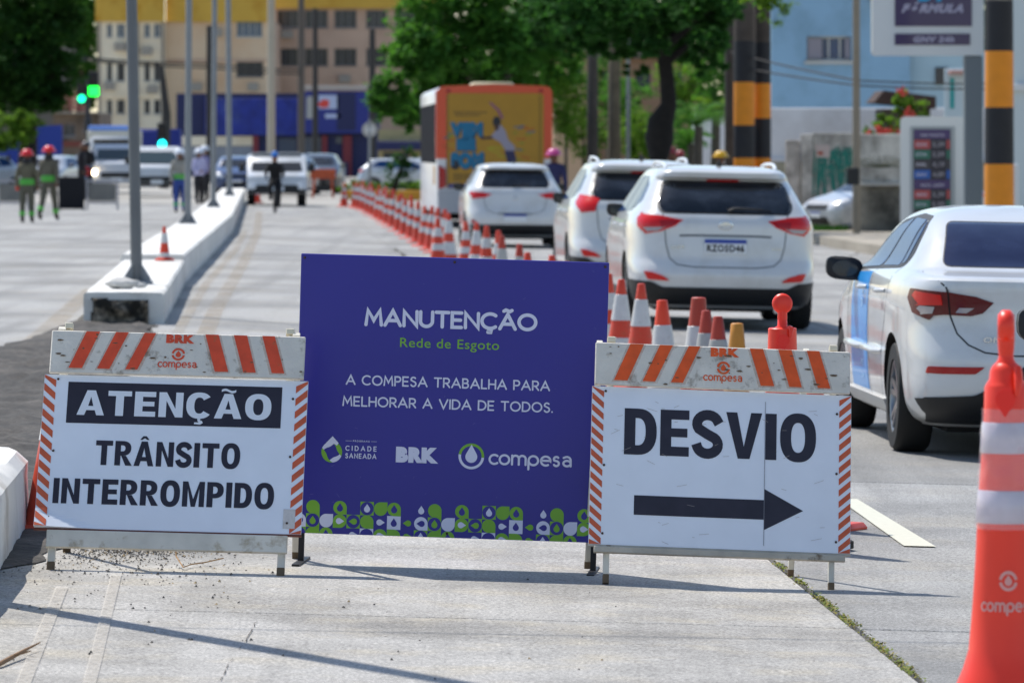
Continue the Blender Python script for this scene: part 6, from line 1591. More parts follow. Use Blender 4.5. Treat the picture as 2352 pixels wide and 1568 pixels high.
# cables outside the frame whose shadows fall on the near concrete
def shadow_pt(u, v, z): g = G(u, v); k = (z-g.z)/SUN_V.z; return (g.x + SUN_V.x*k, g.y + SUN_V.y*k, z)
np_ = thing('lamp_pole', 'grey lamp pole on the near median block, outside the frame, throwing the diagonal shadow', 'pole', (0, 0, 0), 0, 'lamp poles on the median')
a_ = Vector(shadow_pt(30, 1390, 1.0)); c_ = Vector(shadow_pt(1050, 1568, 5.5)); d_ = (c_-a_)/4.5; b = MB(); b.tube([a_-d_*.63, a_, c_, c_+d_*2.5], [.07, .068, .06, .055], 10); b.build('shaft', dk_steel, np_, 30)
q_ = a_-d_*.63; b = MB(); b.bbox(q_.x-.13, q_.x+.13, q_.y-.13, q_.y+.13, q_.z+.004, q_.z+.024, .01); b.build('base_plate', galv, np_)
mb = MB(); pts = [shadow_pt(-100, 1440, 5), shadow_pt(900, 1452, 5.2), shadow_pt(2400, 1478, 5.4)]; mb.tube(pts, .008, 6)
tag(mb.build('overhead_cable', dkp), 'thin cable overhead casting the faint level shadow below the boards', 'cable')
# ------------------------------------------------------------------ buildings
def facade(root, x0, x1, z0, z1, ops, mat, y=0, depth=.25, name='wall', win=None):
    """wall panel with real openings; ops: (xa, xb, za, zb)"""
    xs = sorted({x0, x1} | {o[0] for o in ops} | {o[1] for o in ops}); zs = sorted({z0, z1} | {o[2] for o in ops} | {o[3] for o in ops})
    xs = [x for x in xs if x0 <= x <= x1]; zs = [z for z in zs if z0 <= z <= z1]
    b = MB()
    for i in range(len(xs)-1):
        for j in range(len(zs)-1):
            cx, cz = (xs[i]+xs[i+1])/2, (zs[j]+zs[j+1])/2
            if any(o[0] < cx < o[1] and o[2] < cz < o[3] for o in ops): continue
            b.add([(xs[i], y, zs[j]), (xs[i+1], y, zs[j]), (xs[i+1], y, zs[j+1]), (xs[i], y, zs[j+1])], [(0, 1, 2, 3)])
    for a, c, d, e in ops:
        b.add([(a, y, d), (c, y, d), (c, y, e), (a, y, e), (a, y+depth, d), (c, y+depth, d), (c, y+depth, e), (a, y+depth, e)], [(0,4,5,1),(1,5,6,2),(2,6,7,3),(3,7,4,0)])
    return b.build(name, mat, root)
def window(root, a, c, d, e, y, depth, frame, pane, mull=2, bars=0):
    f = MB(); t = .05; yy = y+depth*.6
    f.box(a, a+t, yy, yy+.06, d, e); f.box(c-t, c, yy, yy+.06, d, e); f.box(a+t, c-t, yy, yy+.06, d, d+t); f.box(a+t, c-t, yy, yy+.06, e-t, e)
    for k in range(1, mull): x = a+(c-a)*k/mull; f.box(x-.025, x+.025, yy, yy+.06, d+t, e-t)
    w = f.build('window', frame, root); p = MB(); p.box(a+.01, c-.01, yy+.062, yy+.08, d+.01, e-.01); p.build('pane', pane, w)
    s_ = MB(); s_.box(a-.06, c+.06, y-.08, y-.002, d-.09, d-.003); s_.build('sill', frame, w)
    if bars:
        g_ = MB(); n = int((c-a)/.22)
        for k in range(1, n): x = a+(c-a)*k/n; g_.box(x-.02, x+.02, y-.06, y-.03, d, e)
        g_.build('grille', M('dark window grille', '#3a3633', rough=.8), w)['kind'] = 'stuff'
    return w
def shell(root, x0, x1, z0, z1, dep, mat, name='side_walls'):
    b = MB(); b.add([(x0, 0, z0), (x0, dep, z0), (x0, dep, z1), (x0, 0, z1), (x1, 0, z0), (x1, dep, z0), (x1, dep, z1), (x1, 0, z1)], [(0,1,2,3),(5,4,7,6),(1,5,6,2),(3,2,6,7)]); return b.build(name, mat, root)
cream = M('cream stucco', '#efe3ca', rough=.9, var=.06, vs_=.5, col2='#cdb795', cs=.25, thr=.6, soft=.15); tan = M('tan salmon stucco', '#c9ad97', rough=.9, var=.06, vs_=.5, col2='#a58570', cs=.2, thr=.6, soft=.2)  # cream and tan lightened in place of distance haze
yel = M('mustard band paint', '#cba444', rough=.85, var=.08, vs_=.6, col2='#b58420', cs=.5, thr=.6, soft=.1)
pane_d = M('dark far window pane', '#2b303b', rough=.15); pane_b = M('blue far window pane', '#54677c', rough=.12); fr_w = M('pale window frame', '#b9b9b4', rough=.6); fr_g = M('grey window frame', '#77777a', rough=.6)
# cream wing
D1 = 390.0
ap = thing('apartment_block', 'cream apartment block with a mustard top band and slim blue windows at left', 'building', (0, D1, 0)); X = lambda u: U(u, D1); ZZ = lambda v: Z(v, D1)
cols_ = [(245, 258), (268, 287), (331, 345), (353, 369)]; rws = [(55, 86), (139, 187), (229, 262)]
ops = [(X(a), X(c), ZZ(e), ZZ(d)) for a, c in cols_ for d, e in rws]; x0, x1 = X(224), X(378)
facade(ap, x0, x1, 0, ZZ(50), ops, cream)
for k, o in enumerate(ops): window(ap, *o, 0, .25, fr_w, pane_b if k % 3 == 0 else pane_d, 1 if k % 3 else 2, bars=0 if k % 3 == 0 else 1)
b = MB(); b.box(x0-.15, x1, -.35, .3, ZZ(50)+.002, ZZ(-22)); b.build('top_band', yel, ap); shell(ap, x0, x1, 0, ZZ(50), 14, cream)
b = MB(); b.box(x0, x1, -.12, -.002, ZZ(146), ZZ(139)); b.box(x0, x1, -.12, -.002, ZZ(224), ZZ(216)); b.build('string_course', cream, ap)['kind'] = 'stuff'
for u_, v_ in ((302, 110), (252, 198), (276, 108), (338, 118), (350, 205)): b = MB(); b.box(X(u_)-.4, X(u_)+.4, -.4, -.01, ZZ(v_)-.3, ZZ(v_)+.3); b.build('air_conditioner', M('ac box', '#9a948a', rough=.7), ap)
for u_ in (228, 316, 374): b = MB(); b.tube([(X(u_), -.14, 0), (X(u_), -.14, ZZ(52))], .09, 6); b.build('downpipe', M('grey downpipe', '#8b8378', rough=.8), ap)
# middle section
ap2 = thing('apartment_block', 'tan middle part of the apartment block behind the lamp poles, mustard band on top', 'building', (0, D1+1.2, 0))
ops = [(X(541), X(601), ZZ(84), ZZ(48)), (X(541), X(603), ZZ(176), ZZ(136))]; x0, x1 = X(378)+.02, X(629)
facade(ap2, x0, x1, 0, ZZ(50), ops, M('warm tan stucco', '#d8c0a2', rough=.9, var=.06, vs_=.5, col2='#c4a17e', cs=.25, thr=.6, soft=.15))
window(ap2, *ops[0], 0, .25, fr_w, pane_b, 4); window(ap2, *ops[1], 0, .25, fr_g, pane_d, 3, 1)
b = MB(); b.box(x0, x1, -.35, .3, ZZ(50)+.002, ZZ(-22)); b.build('top_band', yel, ap2); shell(ap2, x0, x1, 0, ZZ(50), 14, tan)
b = MB(); b.box(x0, x1, -.10, -.002, ZZ(142), ZZ(136)); b.build('string_course', tan, ap2)
for u_, v_ in ((497, 75), (580, 200), (450, 200)): b = MB(); b.box(X(u_)-.4, X(u_)+.4, -.4, -.01, ZZ(v_)-.3, ZZ(v_)+.3); b.build('air_conditioner', M('ac box', '#9a948a', rough=.7), ap2)
# right wing
D3 = 402.0; ap3 = thing('apartment_block', 'long tan wing with broad dark window bands right of the tan middle part', 'building', (0, D3, 0)); X3 = lambda u: U(u, D3); Z3 = lambda v: Z(v, D3)
ops = [(X3(a), X3(c), Z3(e), Z3(d)) for a, c in ((636, 686), (700, 753), (768, 819), (841, 888), (907, 955), (975, 1020)) for d, e in ((24, 64), (112, 151))]
x0, x1 = X3(627), X3(1040); facade(ap3, x0, x1, 0, Z3(20), ops, tan)
for k, o in enumerate(ops): window(ap3, *o, 0, .3, fr_g, pane_d, 3, k % 2)
b = MB(); b.box(x0, x1, -.4, .3, Z3(20)+.002, Z3(-22)); b.build('top_band', yel, ap3); shell(ap3, x0, x1, 0, Z3(20), 14, tan)
for u_, v_ in ((792, 182), (660, 80)): b = MB(); b.box(X3(u_)-.45, X3(u_)+.45, -.4, -.01, Z3(v_)-.3, Z3(v_)+.3); b.build('air_conditioner', MATS['ac box'], ap3)
# blue shop
D4 = 290.0; sh = thing('shop', 'blue fronted shop with red pillars and a white fringe roof below the apartment block', 'building', (0, D4, 0)); X4 = lambda u: U(u, D4); Z4 = lambda v: Z(v, D4)
blu = M('shop blue', '#1f2f86', rough=.7, var=.25, vs_=1.6, col2='#3a4a8e', cs=1.1, thr=.6, soft=.06); blud = M('dark shop blue', '#1b2252', rough=.6); red_ = M('shop red pillar', '#7e2a33', rough=.6)
b = MB(); b.box(X4(405), X4(868), .0, 6, 0, Z4(215)); b.build('back_wall', blud, sh)
b = MB(); b.bbox(X4(472), X4(700), -.5, -.02, Z4(311), Z4(226), .03); b.build('sign_board', blu, sh)
b = MB(); b.bbox(X4(701), X4(862), -.8, -.02, Z4(306), Z4(210), .03); s_b = b.build('sign_board', M('mid shop blue', '#1d2a80', rough=.5), sh)
b = MB(); b.box(X4(775), X4(818), -.83, -.81, Z4(300), Z4(214)); b.build('sign_shade_panel', blud, s_b)
b = MB(); b.box(X4(733), X4(779), -.83, -.81, Z4(251), Z4(219)); lg_ = b.build('logo_panel', M('pale logo panel', '#b4bfdc', rough=.5), s_b)
b = MB(); b.add([(X4(729), -.84, Z4(240)), (X4(741), -.84, Z4(249)), (X4(756), -.84, Z4(246)), (X4(758), -.84, Z4(232)), (X4(745), -.84, Z4(228))], [(0, 1, 2, 3, 4)]); b.build('red_emblem', M('sign red', '#d8453c'), s_b)
b = MB(); b.box(X4(748), X4(783), -.83, -.81, Z4(272), Z4(262)); b.build('sign_text_strip', MATS['pale logo panel'], s_b)
b = MB(); b.add([(X4(705), -.83, Z4(273)), (X4(719), -.83, Z4(273)), (X4(726), -.83, Z4(222)), (X4(706), -.83, Z4(222))], [(0, 1, 2, 3)]); b.build('sign_stripe', M('cream stripe', '#a9a9a4'), s_b)
b = MB()
q = random.Random(3)
for k in range(28): x = X4(702)+k*.137; b = MB(); b.bbox(x, x+.12, -.95, -.6, Z4(208)+q.uniform(0, .03), Z4(197)+q.uniform(-.03, .03), .02); b.build('roof_tile', M('whitish roof tile', '#b9b2ab', rough=.8), sh)
for u0, u1 in ((581, 594), (788, 808), (740, 752)): b = MB(); b.box(X4(u0), X4(u1), -.3, -.02, 0, Z4(312)); b.build('pillar', red_, sh)
b = MB(); b.box(X4(380), X4(581), -.2, -.02, Z4(385), Z4(336)); b.build('shutter', M('grey shutter', '#8b8f98', rough=.6, var=.05), sh)
b = MB(); b.box(X4(405), X4(581), -.25, -.02, Z4(335), Z4(313)); b.build('lintel', cream, sh)
for u0, u1, v0, v1 in ((772, 786, 330, 315), (690, 738, 352, 316), (640, 680, 360, 318)): b = MB(); b.box(X4(u0), X4(u1), -.1, -.02, Z4(v0), Z4(v1)); b.build('shop_window', M('grey lit shop glass', '#4d5664', rough=.1), sh)
b = MB(); b.box(X4(380), X4(800), -.4, -.3, 0, Z4(372)); b.build('low_wall', blud, sh)
sh2 = thing('shop', 'low cream shop with dark blue awning between blue shop and bus', 'building', (0, 262, 0)); X5 = lambda u: U(u, 262); Z5 = lambda v: Z(v, 262)
b = MB(); b.box(X5(869), X5(1010), 0, 8, 0, Z5(298)); b.build('wall', M('olive cream wall', '#b0a378', rough=.9, var=.1), sh2); b = MB(); b.bbox(X5(868), X5(985), -1.0, -.01, Z5(345), Z5(324), .05); b.build('awning', blud, sh2); b = MB(); b.box(X5(880), X5(940), -.02, -.002, 0, Z5(350)); b.build('doorway', pane_d, sh2)
# left clutter buildings
lb = thing('house', 'low brownish brick house between the left tree and the traffic lights', 'building', (0, 255, 0)); X6 = lambda u: U(u, 255); Z6 = lambda v: Z(v, 255)
ops = [(X6(148), X6(172), Z6(312), Z6(285)), (X6(192), X6(212), Z6(300), Z6(270))]
facade(lb, X6(122), X6(228), 0, Z6(260), ops, M('brown stained wall', '#7a6a5c', rough=.95, var=.2, vs_=.8, col2='#4f463f', cs=.7)); shell(lb, X6(122), X6(228), 0, Z6(260), 8, MATS['brown stained wall'])
for o in ops: window(lb, *o, 0, .2, fr_g, pane_d, 2)
q = random.Random(6)
for j in range(5):
    for k in range(9):
        b = MB(); x = X6(138)+k*.16+(j % 2)*.08; z = Z6(256)+j*.2; b.bbox(x, x+.145, .0, .25, z, z+.18, .012); b.build('brick', M('pinkish brick %d' % (k % 3), ('#b5705f', '#c98a78', '#a35f52')[k % 3], rough=.9), lb)
b = MB(); b.box(X6(120), X6(230), -.6, 3, Z6(262)+.005, Z6(258)); b.build('slab_roof', M('pale slab', '#9a9284', rough=.9), lb)
b = MB(); b.box(X6(146), X6(188), -.1, -.02, Z6(337), Z6(325)); b.build('red_sign', M('faded red sign', '#7a3b30'), lb)
bw_ = thing('hoarding', 'dark blue painted wall behind the workers at the far left', 'wall', (0, 225, 0)); b = MB()
b.prism([(U(-40, 225), 0), (U(142, 225), 0), (U(142, 225), Z(287, 225)), (U(92, 225), Z(290, 225)), (U(-10, 225), Z(350, 225)), (U(-40, 225), Z(352, 225))], 0, .3); b.build('wall_panel', M('royal blue wall paint', '#20398f', rough=.7, var=.06, vs_=.4), bw_)
b = MB(); b.bar((U(70, 225), -.1, 0), (U(70, 225), -.1, Z(300, 225)), .12); b.build('post', M('blue grey post', '#46568a'), bw_)
# blue house at right
DB = 131.0; X7 = lambda u: U(u, DB); Z7 = lambda v: Z(v, DB)
bh = thing('house', 'light blue house with a shuttered window behind the banded poles', 'building', (0, DB, 0)); bl = M('sky blue wash', '#8db2cc', rough=.9, var=.05, vs_=.7, col2='#7798ad', cs=.55, thr=.6, soft=.12)
op = (X7(1853), X7(1955), Z7(140), Z7(84)); facade(bh, X7(1772), X7(2090), 0, Z7(-60), [op], bl); shell(bh, X7(1772), X7(2090), 0, Z7(-60), 10, bl)
w = window(bh, *op, 0, .2, fr_w, M('deep blue pane', '#27456f', rough=.1), 4)
for a, c in ((1855, 1888), (1941, 1953)): b = MB(); b.box(X7(a), X7(c), .05, .09, op[2]+.05, op[3]-.05); b.build('shutter', M('dusty rose shutter', '#8e8a92', rough=.8), w)
b = MB()
for k in range(9): b = MB(); x = X7(2000)+k*.13; b.tube([(x, -.4, Z7(-3)-k*.02), (x+.01, .5, Z7(-9))], .06, 8); b.build('roof_tile', M('red roof tile', '#8e4a38', rough=.9, var=.15), bh, 50)
b = MB(); b.prism([(X7(2090)+.01, 0), (X7(2270), 0), (X7(2270), Z7(120)), (X7(2090)+.01, Z7(60))], .3, 6); b.build('side_wing', M('pale blue wing', '#a9c3ce', rough=.9, var=.06, vs_=1), bh)
for a, c, d, e in ((2055, 2090, 170, 120), (2150, 2180, 195, 155)): b = MB(); b.box(X7(a), X7(c), .24, .29, Z7(d), Z7(e)); b.build('opening', pane_d, bh)
lt = thing('lean_to', 'dark tiled lean-to roof in front of the pale blue wing', 'shed', (0, 122, 0)); X8 = lambda u: U(u, 122); Z8 = lambda v: Z(v, 122)
b = MB(); b.prism([(X8(2008), Z8(235)), (X8(2150), Z8(250)), (X8(2150), Z8(222)), (X8(2030), Z8(208))], 0, 3); b.build('roof', M('dark brown roof', '#46352f', rough=.9, var=.2, vs_=4), lt); b = MB(); b.box(X8(2030), X8(2140), .4, 2.8, 0, Z8(250)); b.build('wall', M('shaded brown wall', '#4a423c', rough=.9), lt)
pn = thing('notice_board', 'white wall board with teal mark right of the lean-to', 'sign', (0, 104, 0)); b = MB(); b.bbox(U(2170, 104), U(2222, 104), 0, .15, -.1, Z(158, 104), .02); b.build('board', M('pale blue board', '#bccdd4', rough=.6), pn); b = MB(); b.box(U(2182, 104), U(2192, 104), -.01, -.001, Z(250, 104), Z(180, 104)); b.build('teal_mark', M('teal mark', '#2a9a9a'), pn); b = MB(); b.bbox(U(2178, 104), U(2232, 104), -.4, -.02, Z(172, 104), Z(162, 104), .02); b.build('canopy', M('pinkish canopy', '#b58f86', rough=.8), pn)
# white perimeter wall
pw = thing('wall', 'long whitewashed perimeter wall below the blue house', 'wall', (0, 126, 0)); XW = lambda u: U(u, 126)
ww_ = M('whitewashed wall', '#f0eeec', rough=.9, var=.07, vs_=.8, col2='#d2cec9', cs=.6, thr=.6, soft=.12)
b = MB(); b.bbox(XW(1755), XW(2330), 0, .2, -.2, Z(248, 126), .02); b.build('wall_panel', ww_, pw); b = MB(); b.bbox(XW(1590), XW(1754), .02, .22, -.2, Z(250, 126), .02); b.build('wall_panel', ww_, pw)
b = MB(); b.bbox(XW(1745), XW(2330), -.12, -.002, Z(372, 126), Z(364, 126), .01); b.build('ledge', ww_, pw); b = MB(); b.bbox(XW(1745), XW(2330), -.1, -.002, -.2, Z(373, 126), .01); b.build('plinth', M('yellowed plinth', '#b5ae96', rough=.9, var=.15, vs_=2), pw)
b = MB(); b.bbox(U(1300, 130), U(1600, 130), 0, .2, -.2, Z(362, 130), .02); tag(b.build('wall', M('grey far wall', '#a39f97', rough=.9, var=.1, vs_=1)), 'low grey garden wall behind the dark tree trunk and queue', 'wall')
# old concrete walls with graffiti
oc_ = M('old stained concrete', '#d2cdc3', rough=.95, var=.18, vs_=2.2, bump=.6, bs=14, col2='#5f5a52', cs=1.5, thr=.55, soft=.16)
gw = thing('wall', 'old grey concrete wall with teal graffiti right of the white SUV', 'wall', (0, 114, 0)); XG = lambda u: U(u, 114); ZG = lambda v: Z(v, 114)
for a, c, t in ((1805, 1839, 322), (1840, 1866, 308), (1867, 1966, 305)): b = MB(); b.bbox(XG(a), XG(c)-.01, .0 if a != 1840 else -.08, .22, -.3, ZG(t), .02); b.build('wall_panel', oc_, gw)
b = MB(); q = random.Random(12); P_ = []
for k in range(16):
    u_ = 1872 + k*5.6; v0 = 345+q.uniform(-8, 12); v1 = q.uniform(400, 470); ribbon(b, [(XG(u_+q.uniform(-3, 3)), ZG(v0)), (XG(u_+q.uniform(-4, 4)), ZG((v0+v1)/2)), (XG(u_+q.uniform(-4, 4)), ZG(v1))], q.uniform(.03, .07), -.004-.0004*k, 0)
for k in range(7): ribbon(b, [(XG(1872+k*12), ZG(360)), (XG(1880+k*12), ZG(345)), (XG(1886+k*12), ZG(372)), (XG(1876+k*12), ZG(388))], .05, -.012-.0004*k, 0)
b.build('graffiti', worn_paint('teal graffiti', '#2f7f70', .42, 7), gw)['kind'] = 'stuff'
b = MB(); b.box(XG(1863)+.1, XG(1863)+.42, -.015, -.003, ZG(362), ZG(345)+.12); b.build('poster', M('faded poster', '#c9b8b0', rough=.8), gw)
b = MB(); b.box(XG(1872)+.06, XG(1872)+.18, -.02, -.016, ZG(356), ZG(348)); b.build('poster_mark', M('faded red mark', '#b0543c'), gw)
gw2 = thing('wall', 'old stained concrete wall with a ledge between lamp post and fuel price totem', 'wall', (0, 104.5, 0)); XH = lambda u: U(u, 104.5); ZH = lambda v: Z(v, 104.5)
b = MB(); b.bbox(XH(1968), XH(2230), 0, .22, -.3, ZH(424), .02); b.build('lower_wall', M('mouldy concrete', '#8e887c', rough=.95, var=.2, vs_=1.6, bump=.5, bs=14, col2='#3c3a34', cs=1.1, thr=.52, soft=.14), gw2)
b = MB(); b.bbox(XH(1968), XH(2230), .04, .20, ZH(424)+.003, ZH(308), .02); b.build('upper_wall', oc_, gw2); b = MB(); b.bbox(XH(1966), XH(2230), -.1, .26, ZH(427), ZH(419), .02); b.build('ledge', M('pale ledge', '#b0aca4', rough=.9), gw2)
b = MB(); b.bbox(U(1955, 98), U(2085, 98), 0, .35, -.25, Z(512, 98), .03); tag(b.build('low_wall', curb_m), 'low pale kerb wall in front of the old stained wall', 'wall')
b = MB(); b.bbox(-.12, .12, -.1, .1, -.0, .34, .02); tag(b.build('meter_box', trim, None, None, (U(1958, 101.5), 101.3, Z(425, 101))), 'dark meter box on the slim lamp post before the graffiti wall', 'box')
# fuel station totems
ft = thing('price_totem', 'white framed fuel price totem with coloured rows at right', 'price sign', (U(2142, 88), 88, zg(U(2142, 88), 88)), R(-4)); tw = .555; tz1 = Z(266, 88)+.24
tm_ = M('totem white', '#cfd2d3', rough=.4, coat=.3)
b = MB(); b.prism(rounded([(-tw, .0), (tw, .0), (tw, tz1), (-tw, tz1)], .09), 0, .28); b.build('frame', tm_, ft, 40)
b = MB(); b.prism(rounded([(-tw+.17, .3), (tw-.17, .3), (tw-.17, tz1-.17), (-tw+.17, tz1-.17)], .02), -.012, -.001); fp = b.build('recess_frame', M('totem grey', '#9da3a6', rough=.5), ft)
b = MB(); b.box(-.33, .31, -.02, -.0125, .5, tz1-.22); pn_ = b.build('price_panel', M('dark price panel', '#2a2733', rough=.35), ft)
ph = tz1-.22-.5; rows_ = [('#4a3a66', 1), ('#a8484a', 0), ('#2e6a58', 0), ('#3f3b40', 0), ('#2a5aa8', 0), ('#4a3a66', 1), ('#a8484a', 0), ('#2e6a58', 0), ('#3f3b40', 0), ('#2a5aa8', 0)]
for k, (c_, full) in enumerate(rows_):
    z1 = tz1-.22-ph*k/10-.012; z0 = z1-ph/10+.02; mt = M('row '+c_, c_, rough=.4)
    b = MB(); b.box(-.32, .30 if full else -.04, -.025, -.0205, z0, z1); b.build('price_row', mt, pn_)
    if not full: b = MB(); b.box(.24, .30, -.025, -.0205, z0, z1); b.build('price_row', mt, pn_)
    b = MB()
    if full: v, f = bold_text(('NO POSTO', 'NO APP')[k > 3], .4, .045, .02, -.2, z0+.04, -.0262); b.add(v, f); b.build('row_lettering', M('pale row print', '#b9b6c4'), pn_)
    else:
        v, f = bold_text(('5,39', '5,59', '4,19', '4,89')[(k-1) % 5 % 4], .2, .085, .03, -.0, z0+.035, -.0262)
        b.add(v, f); b.build('price_digits', M('grey digits', '#8f8a92'), pn_)
        b = MB(); v, f = bold_text(('GAS', 'ETA', 'DSL', 'GNV')[(k-1) % 5 % 4], .18, .05, .03, -.28, z0+.05, -.0262); b.add(v, f); b.build('row_lettering', M('pale row print'  , '#b9b6c4'), pn_)
fs = thing('fuel_station_sign', 'tall white framed fuel sign with purple panels on a grey column', 'sign', (0, 86, zg(U(2238, 86), 86)), 0); zb_ = fs.location.z; XS = lambda u: U(u, 86); ZS = lambda v: Z(v, 86)-zb_
b = MB(); b.prism(rounded([(XS(2004), ZS(128)), (XS(2260), ZS(128)), (XS(2260), ZS(-330)), (XS(2004), ZS(-330))], .08), 0, .35); b.build('frame', tm_, fs, 40)
pur = M('deep purple panel', '#2a1650', rough=.3, coat=.4)
b = MB(); b.box(XS(2055), XS(2232), -.02, -.002, ZS(61), ZS(-300)); p1_ = b.build('brand_panel', pur, fs); b = MB(); b.box(XS(2055), XS(2228), -.02, -.002, ZS(104), ZS(78)); p2_ = b.build('lower_panel', pur, fs)
v, f = bold_text('FÓRMULA', XS(2212)-XS(2070), ZS(11)-ZS(31), .06, XS(2070), ZS(30), -.024, shear=.35); b = MB(); b.add(v, f); b.build('lettering', M('lilac grey letters', '#a9a4b8'), p1_)
b = MB(); v, f = bold_text('DT', XS(2180)-XS(2110), .3, .08, XS(2108), ZS(4), -.024, shear=.2); b.add(v, f); b.build('lettering', M('cyan letters', '#1f9fd0'), p1_)
b = MB(); v, f = bold_text('GNV 24h', XS(2192)-XS(2098), ZS(84)-ZS(98), .05, XS(2098), ZS(98), -.024, shear=.2); b.add(v, f); b.build('lettering', MATS['lilac grey letters'], p2_)
b = MB(); b.bbox(XS(2216), XS(2258), .03, .33, 0, ZS(128)-.004, .02); b.build('column', M('grey column paint', '#6c7479', rough=.5), fs)
st_ = thing('station_building', 'pale fuel station wall cut off by the right edge behind the thick pole', 'building', (0, 84, 0)); b = MB(); b.box(U(2326, 84), U(2500, 84), 0, 4, -.2, Z(-60, 84)); b.build('wall', M('pale green white cladding', '#c3ced0', rough=.5, var=.03, vs_=.4), st_); b = MB(); b.bbox(U(2318, 83), U(2500, 83), -.1, .1, Z(200, 83)-.05, Z(190, 83), .02); b.build('cornice', tm_, st_); b = MB(); b.bbox(U(2322, 80), U(2340, 80), -4, -3.88, -.2, Z(376, 80), .02); b.build('post', tm_, st_)
# grey-white wall far behind everything (houses closing the street)
for u0, u1, v1, d, c_, lb_ in ((1270, 1345, 120, 170, '#c9a887', 'tan house glimpsed between the trees and poles'), (1345, 1600, 135, 178, '#a8896f', 'brown rendered house behind the palm plants'), (-60, 140, 255, 300, '#6e675f', 'grey building behind the left tree')):
    h_ = thing('house', lb_, 'building', (0, d, 0)); b = MB(); b.box(U(u0, d), U(u1, d), 0, 8, 0, Z(v1 if v1 != 255 else 120, d)); b.build('wall', M('plain wall '+c_, c_, rough=.9, var=.08, vs_=.5), h_)
    b = MB(); b.box(U(u0, d)-.2, U(u1, d)+.2, -.4, 8.2, Z(v1 if v1 != 255 else 120, d)+.004, Z(v1 if v1 != 255 else 120, d)+.3); b.build('roof', M('grey roof edge', '#7b736a', rough=.9), h_)
    for k in range(3): a_ = u0+(u1-u0)*(.15+.3*k); b = MB(); b.box(U(a_, d), U(a_+(u1-u0)*.13, d), -.03, -.003, Z(v1+75 if v1 != 255 else 170, d), Z(v1+30 if v1 != 255 else 140, d)); b.build('window', pane_d, h_)

# ------------------------------------------------------------------ vegetation
def leafmat(name, col, col2):
    m = M(name, col, rough=.8, spec=.2, var=.3, vs_=3, col2=col2, cs=.9, thr=.52, soft=.2); b = m.node_tree.nodes['Principled BSDF']
    n = m.node_tree.nodes; l = m.node_tree.links; tr_ = n.new('ShaderNodeBsdfTranslucent'); mx = n.new('ShaderNodeMixShader'); mx.inputs[0].default_value = .5
    src = b.inputs['Base Color'].links[0].from_socket; sc2 = n.new('ShaderNodeVectorMath'); sc2.operation = 'MULTIPLY'; l.new(src, sc2.inputs[0]); sc2.inputs[1].default_value = (1.15, 1.25, .75); l.new(sc2.outputs[0], tr_.inputs[0])
    out = [x for x in n if x.type == 'OUTPUT_MATERIAL'][0]; l.new(b.outputs[0], mx.inputs[1]); l.new(tr_.outputs[0], mx.inputs[2]); l.new(mx.outputs[0], out.inputs[0]); return m
leaf_d = leafmat('dark foliage', '#39602a', '#24431c'); leaf_m = leafmat('green foliage', '#5d8f3a', '#35602a'); leaf_l = leafmat('yellow green foliage', '#7a9a38', '#567a2c'); leaf_t = leafmat('deep green foliage', '#457638', '#2a4f2a')
bark = M('dark bark', '#2e2721', rough=.95, var=.25, vs_=6, bump=.6, bs=20); bark_g = M('grey bark', '#5d564d', rough=.95, var=.2, vs_=5, bump=.5, bs=18)
DENS = 1.5
def leaves(clumps, size, seed, flat=.6):
    """clumps: (x, y, z, rx, ry, rz, count); leaf-sized faces gathered in twig tufts"""
    q = random.Random(seed); V = []; Fc = []
    for cx, cy, cz, rx, ry, rz, n in clumps:
        n = int(n*DENS); nt_ = max(6, n//26)
        for t in range(nt_):
            while True:
                a, b_, c_ = q.uniform(-1, 1), q.uniform(-1, 1), q.uniform(-1, 1); L_ = a*a+b_*b_+c_*c_
                if .25 < L_ < 1: break
            k = 1+q.uniform(-.2, .38); tx_, ty_, tz_ = cx+a*rx*k, cy+b_*ry*k, cz+c_*rz*k; tr_ = q.uniform(.45, 1.5)*min(rx, rz)*.3
            for j in range(n//nt_):
                x, y, z = tx_+q.gauss(0, tr_*.5), ty_+q.gauss(0, tr_*.5), tz_+q.gauss(0, tr_*.38)
                s_ = size*q.uniform(.6, 1.3); th = q.uniform(0, 6.28); ti = q.gauss(0, flat); ti2 = q.gauss(0, flat)
                ux_, uy_, uz_ = math.cos(th)*s_, math.sin(th)*s_, ti*s_*.7; vx, vy, vz = -math.sin(th)*s_*.45, math.cos(th)*s_*.45, ti2*s_*.4
                i0 = len(V); V += [(x-ux_, y-uy_, z-uz_), (x-vx, y-vy, z-vz), (x+ux_, y+uy_, z+uz_), (x+vx, y+vy, z+vz)]; Fc.append((i0, i0+1, i0+2, i0+3))
    return V, Fc
def tree(label, loc, trunk, limbs, clumps, size, mat, bk_=None, seed=1, name='tree'):
    r_ = thing(name, label, 'tree' if name == 'tree' else 'plant', loc)
    if trunk: b = MB(); b.tube([p[:3] for p in trunk], [p[3] for p in trunk], 12); [b.tube([p[:3] for p in l_], [p[3] for p in l_], 7) for l_ in limbs]; t_ = b.build('trunk', bk_ or bark, r_, 60)
    V, Fc = leaves(clumps, size, seed); me = bpy.data.meshes.new('crown'); me.from_pydata(V, [], Fc); me.materials.append(mat); link('crown', me, r_); return r_
def cl(u, v, d, ru, rv, n, rd=None): return (U(u, d), d, Z(v, d), ru*d/F, rd or ru*d/F, rv*d/F, n)
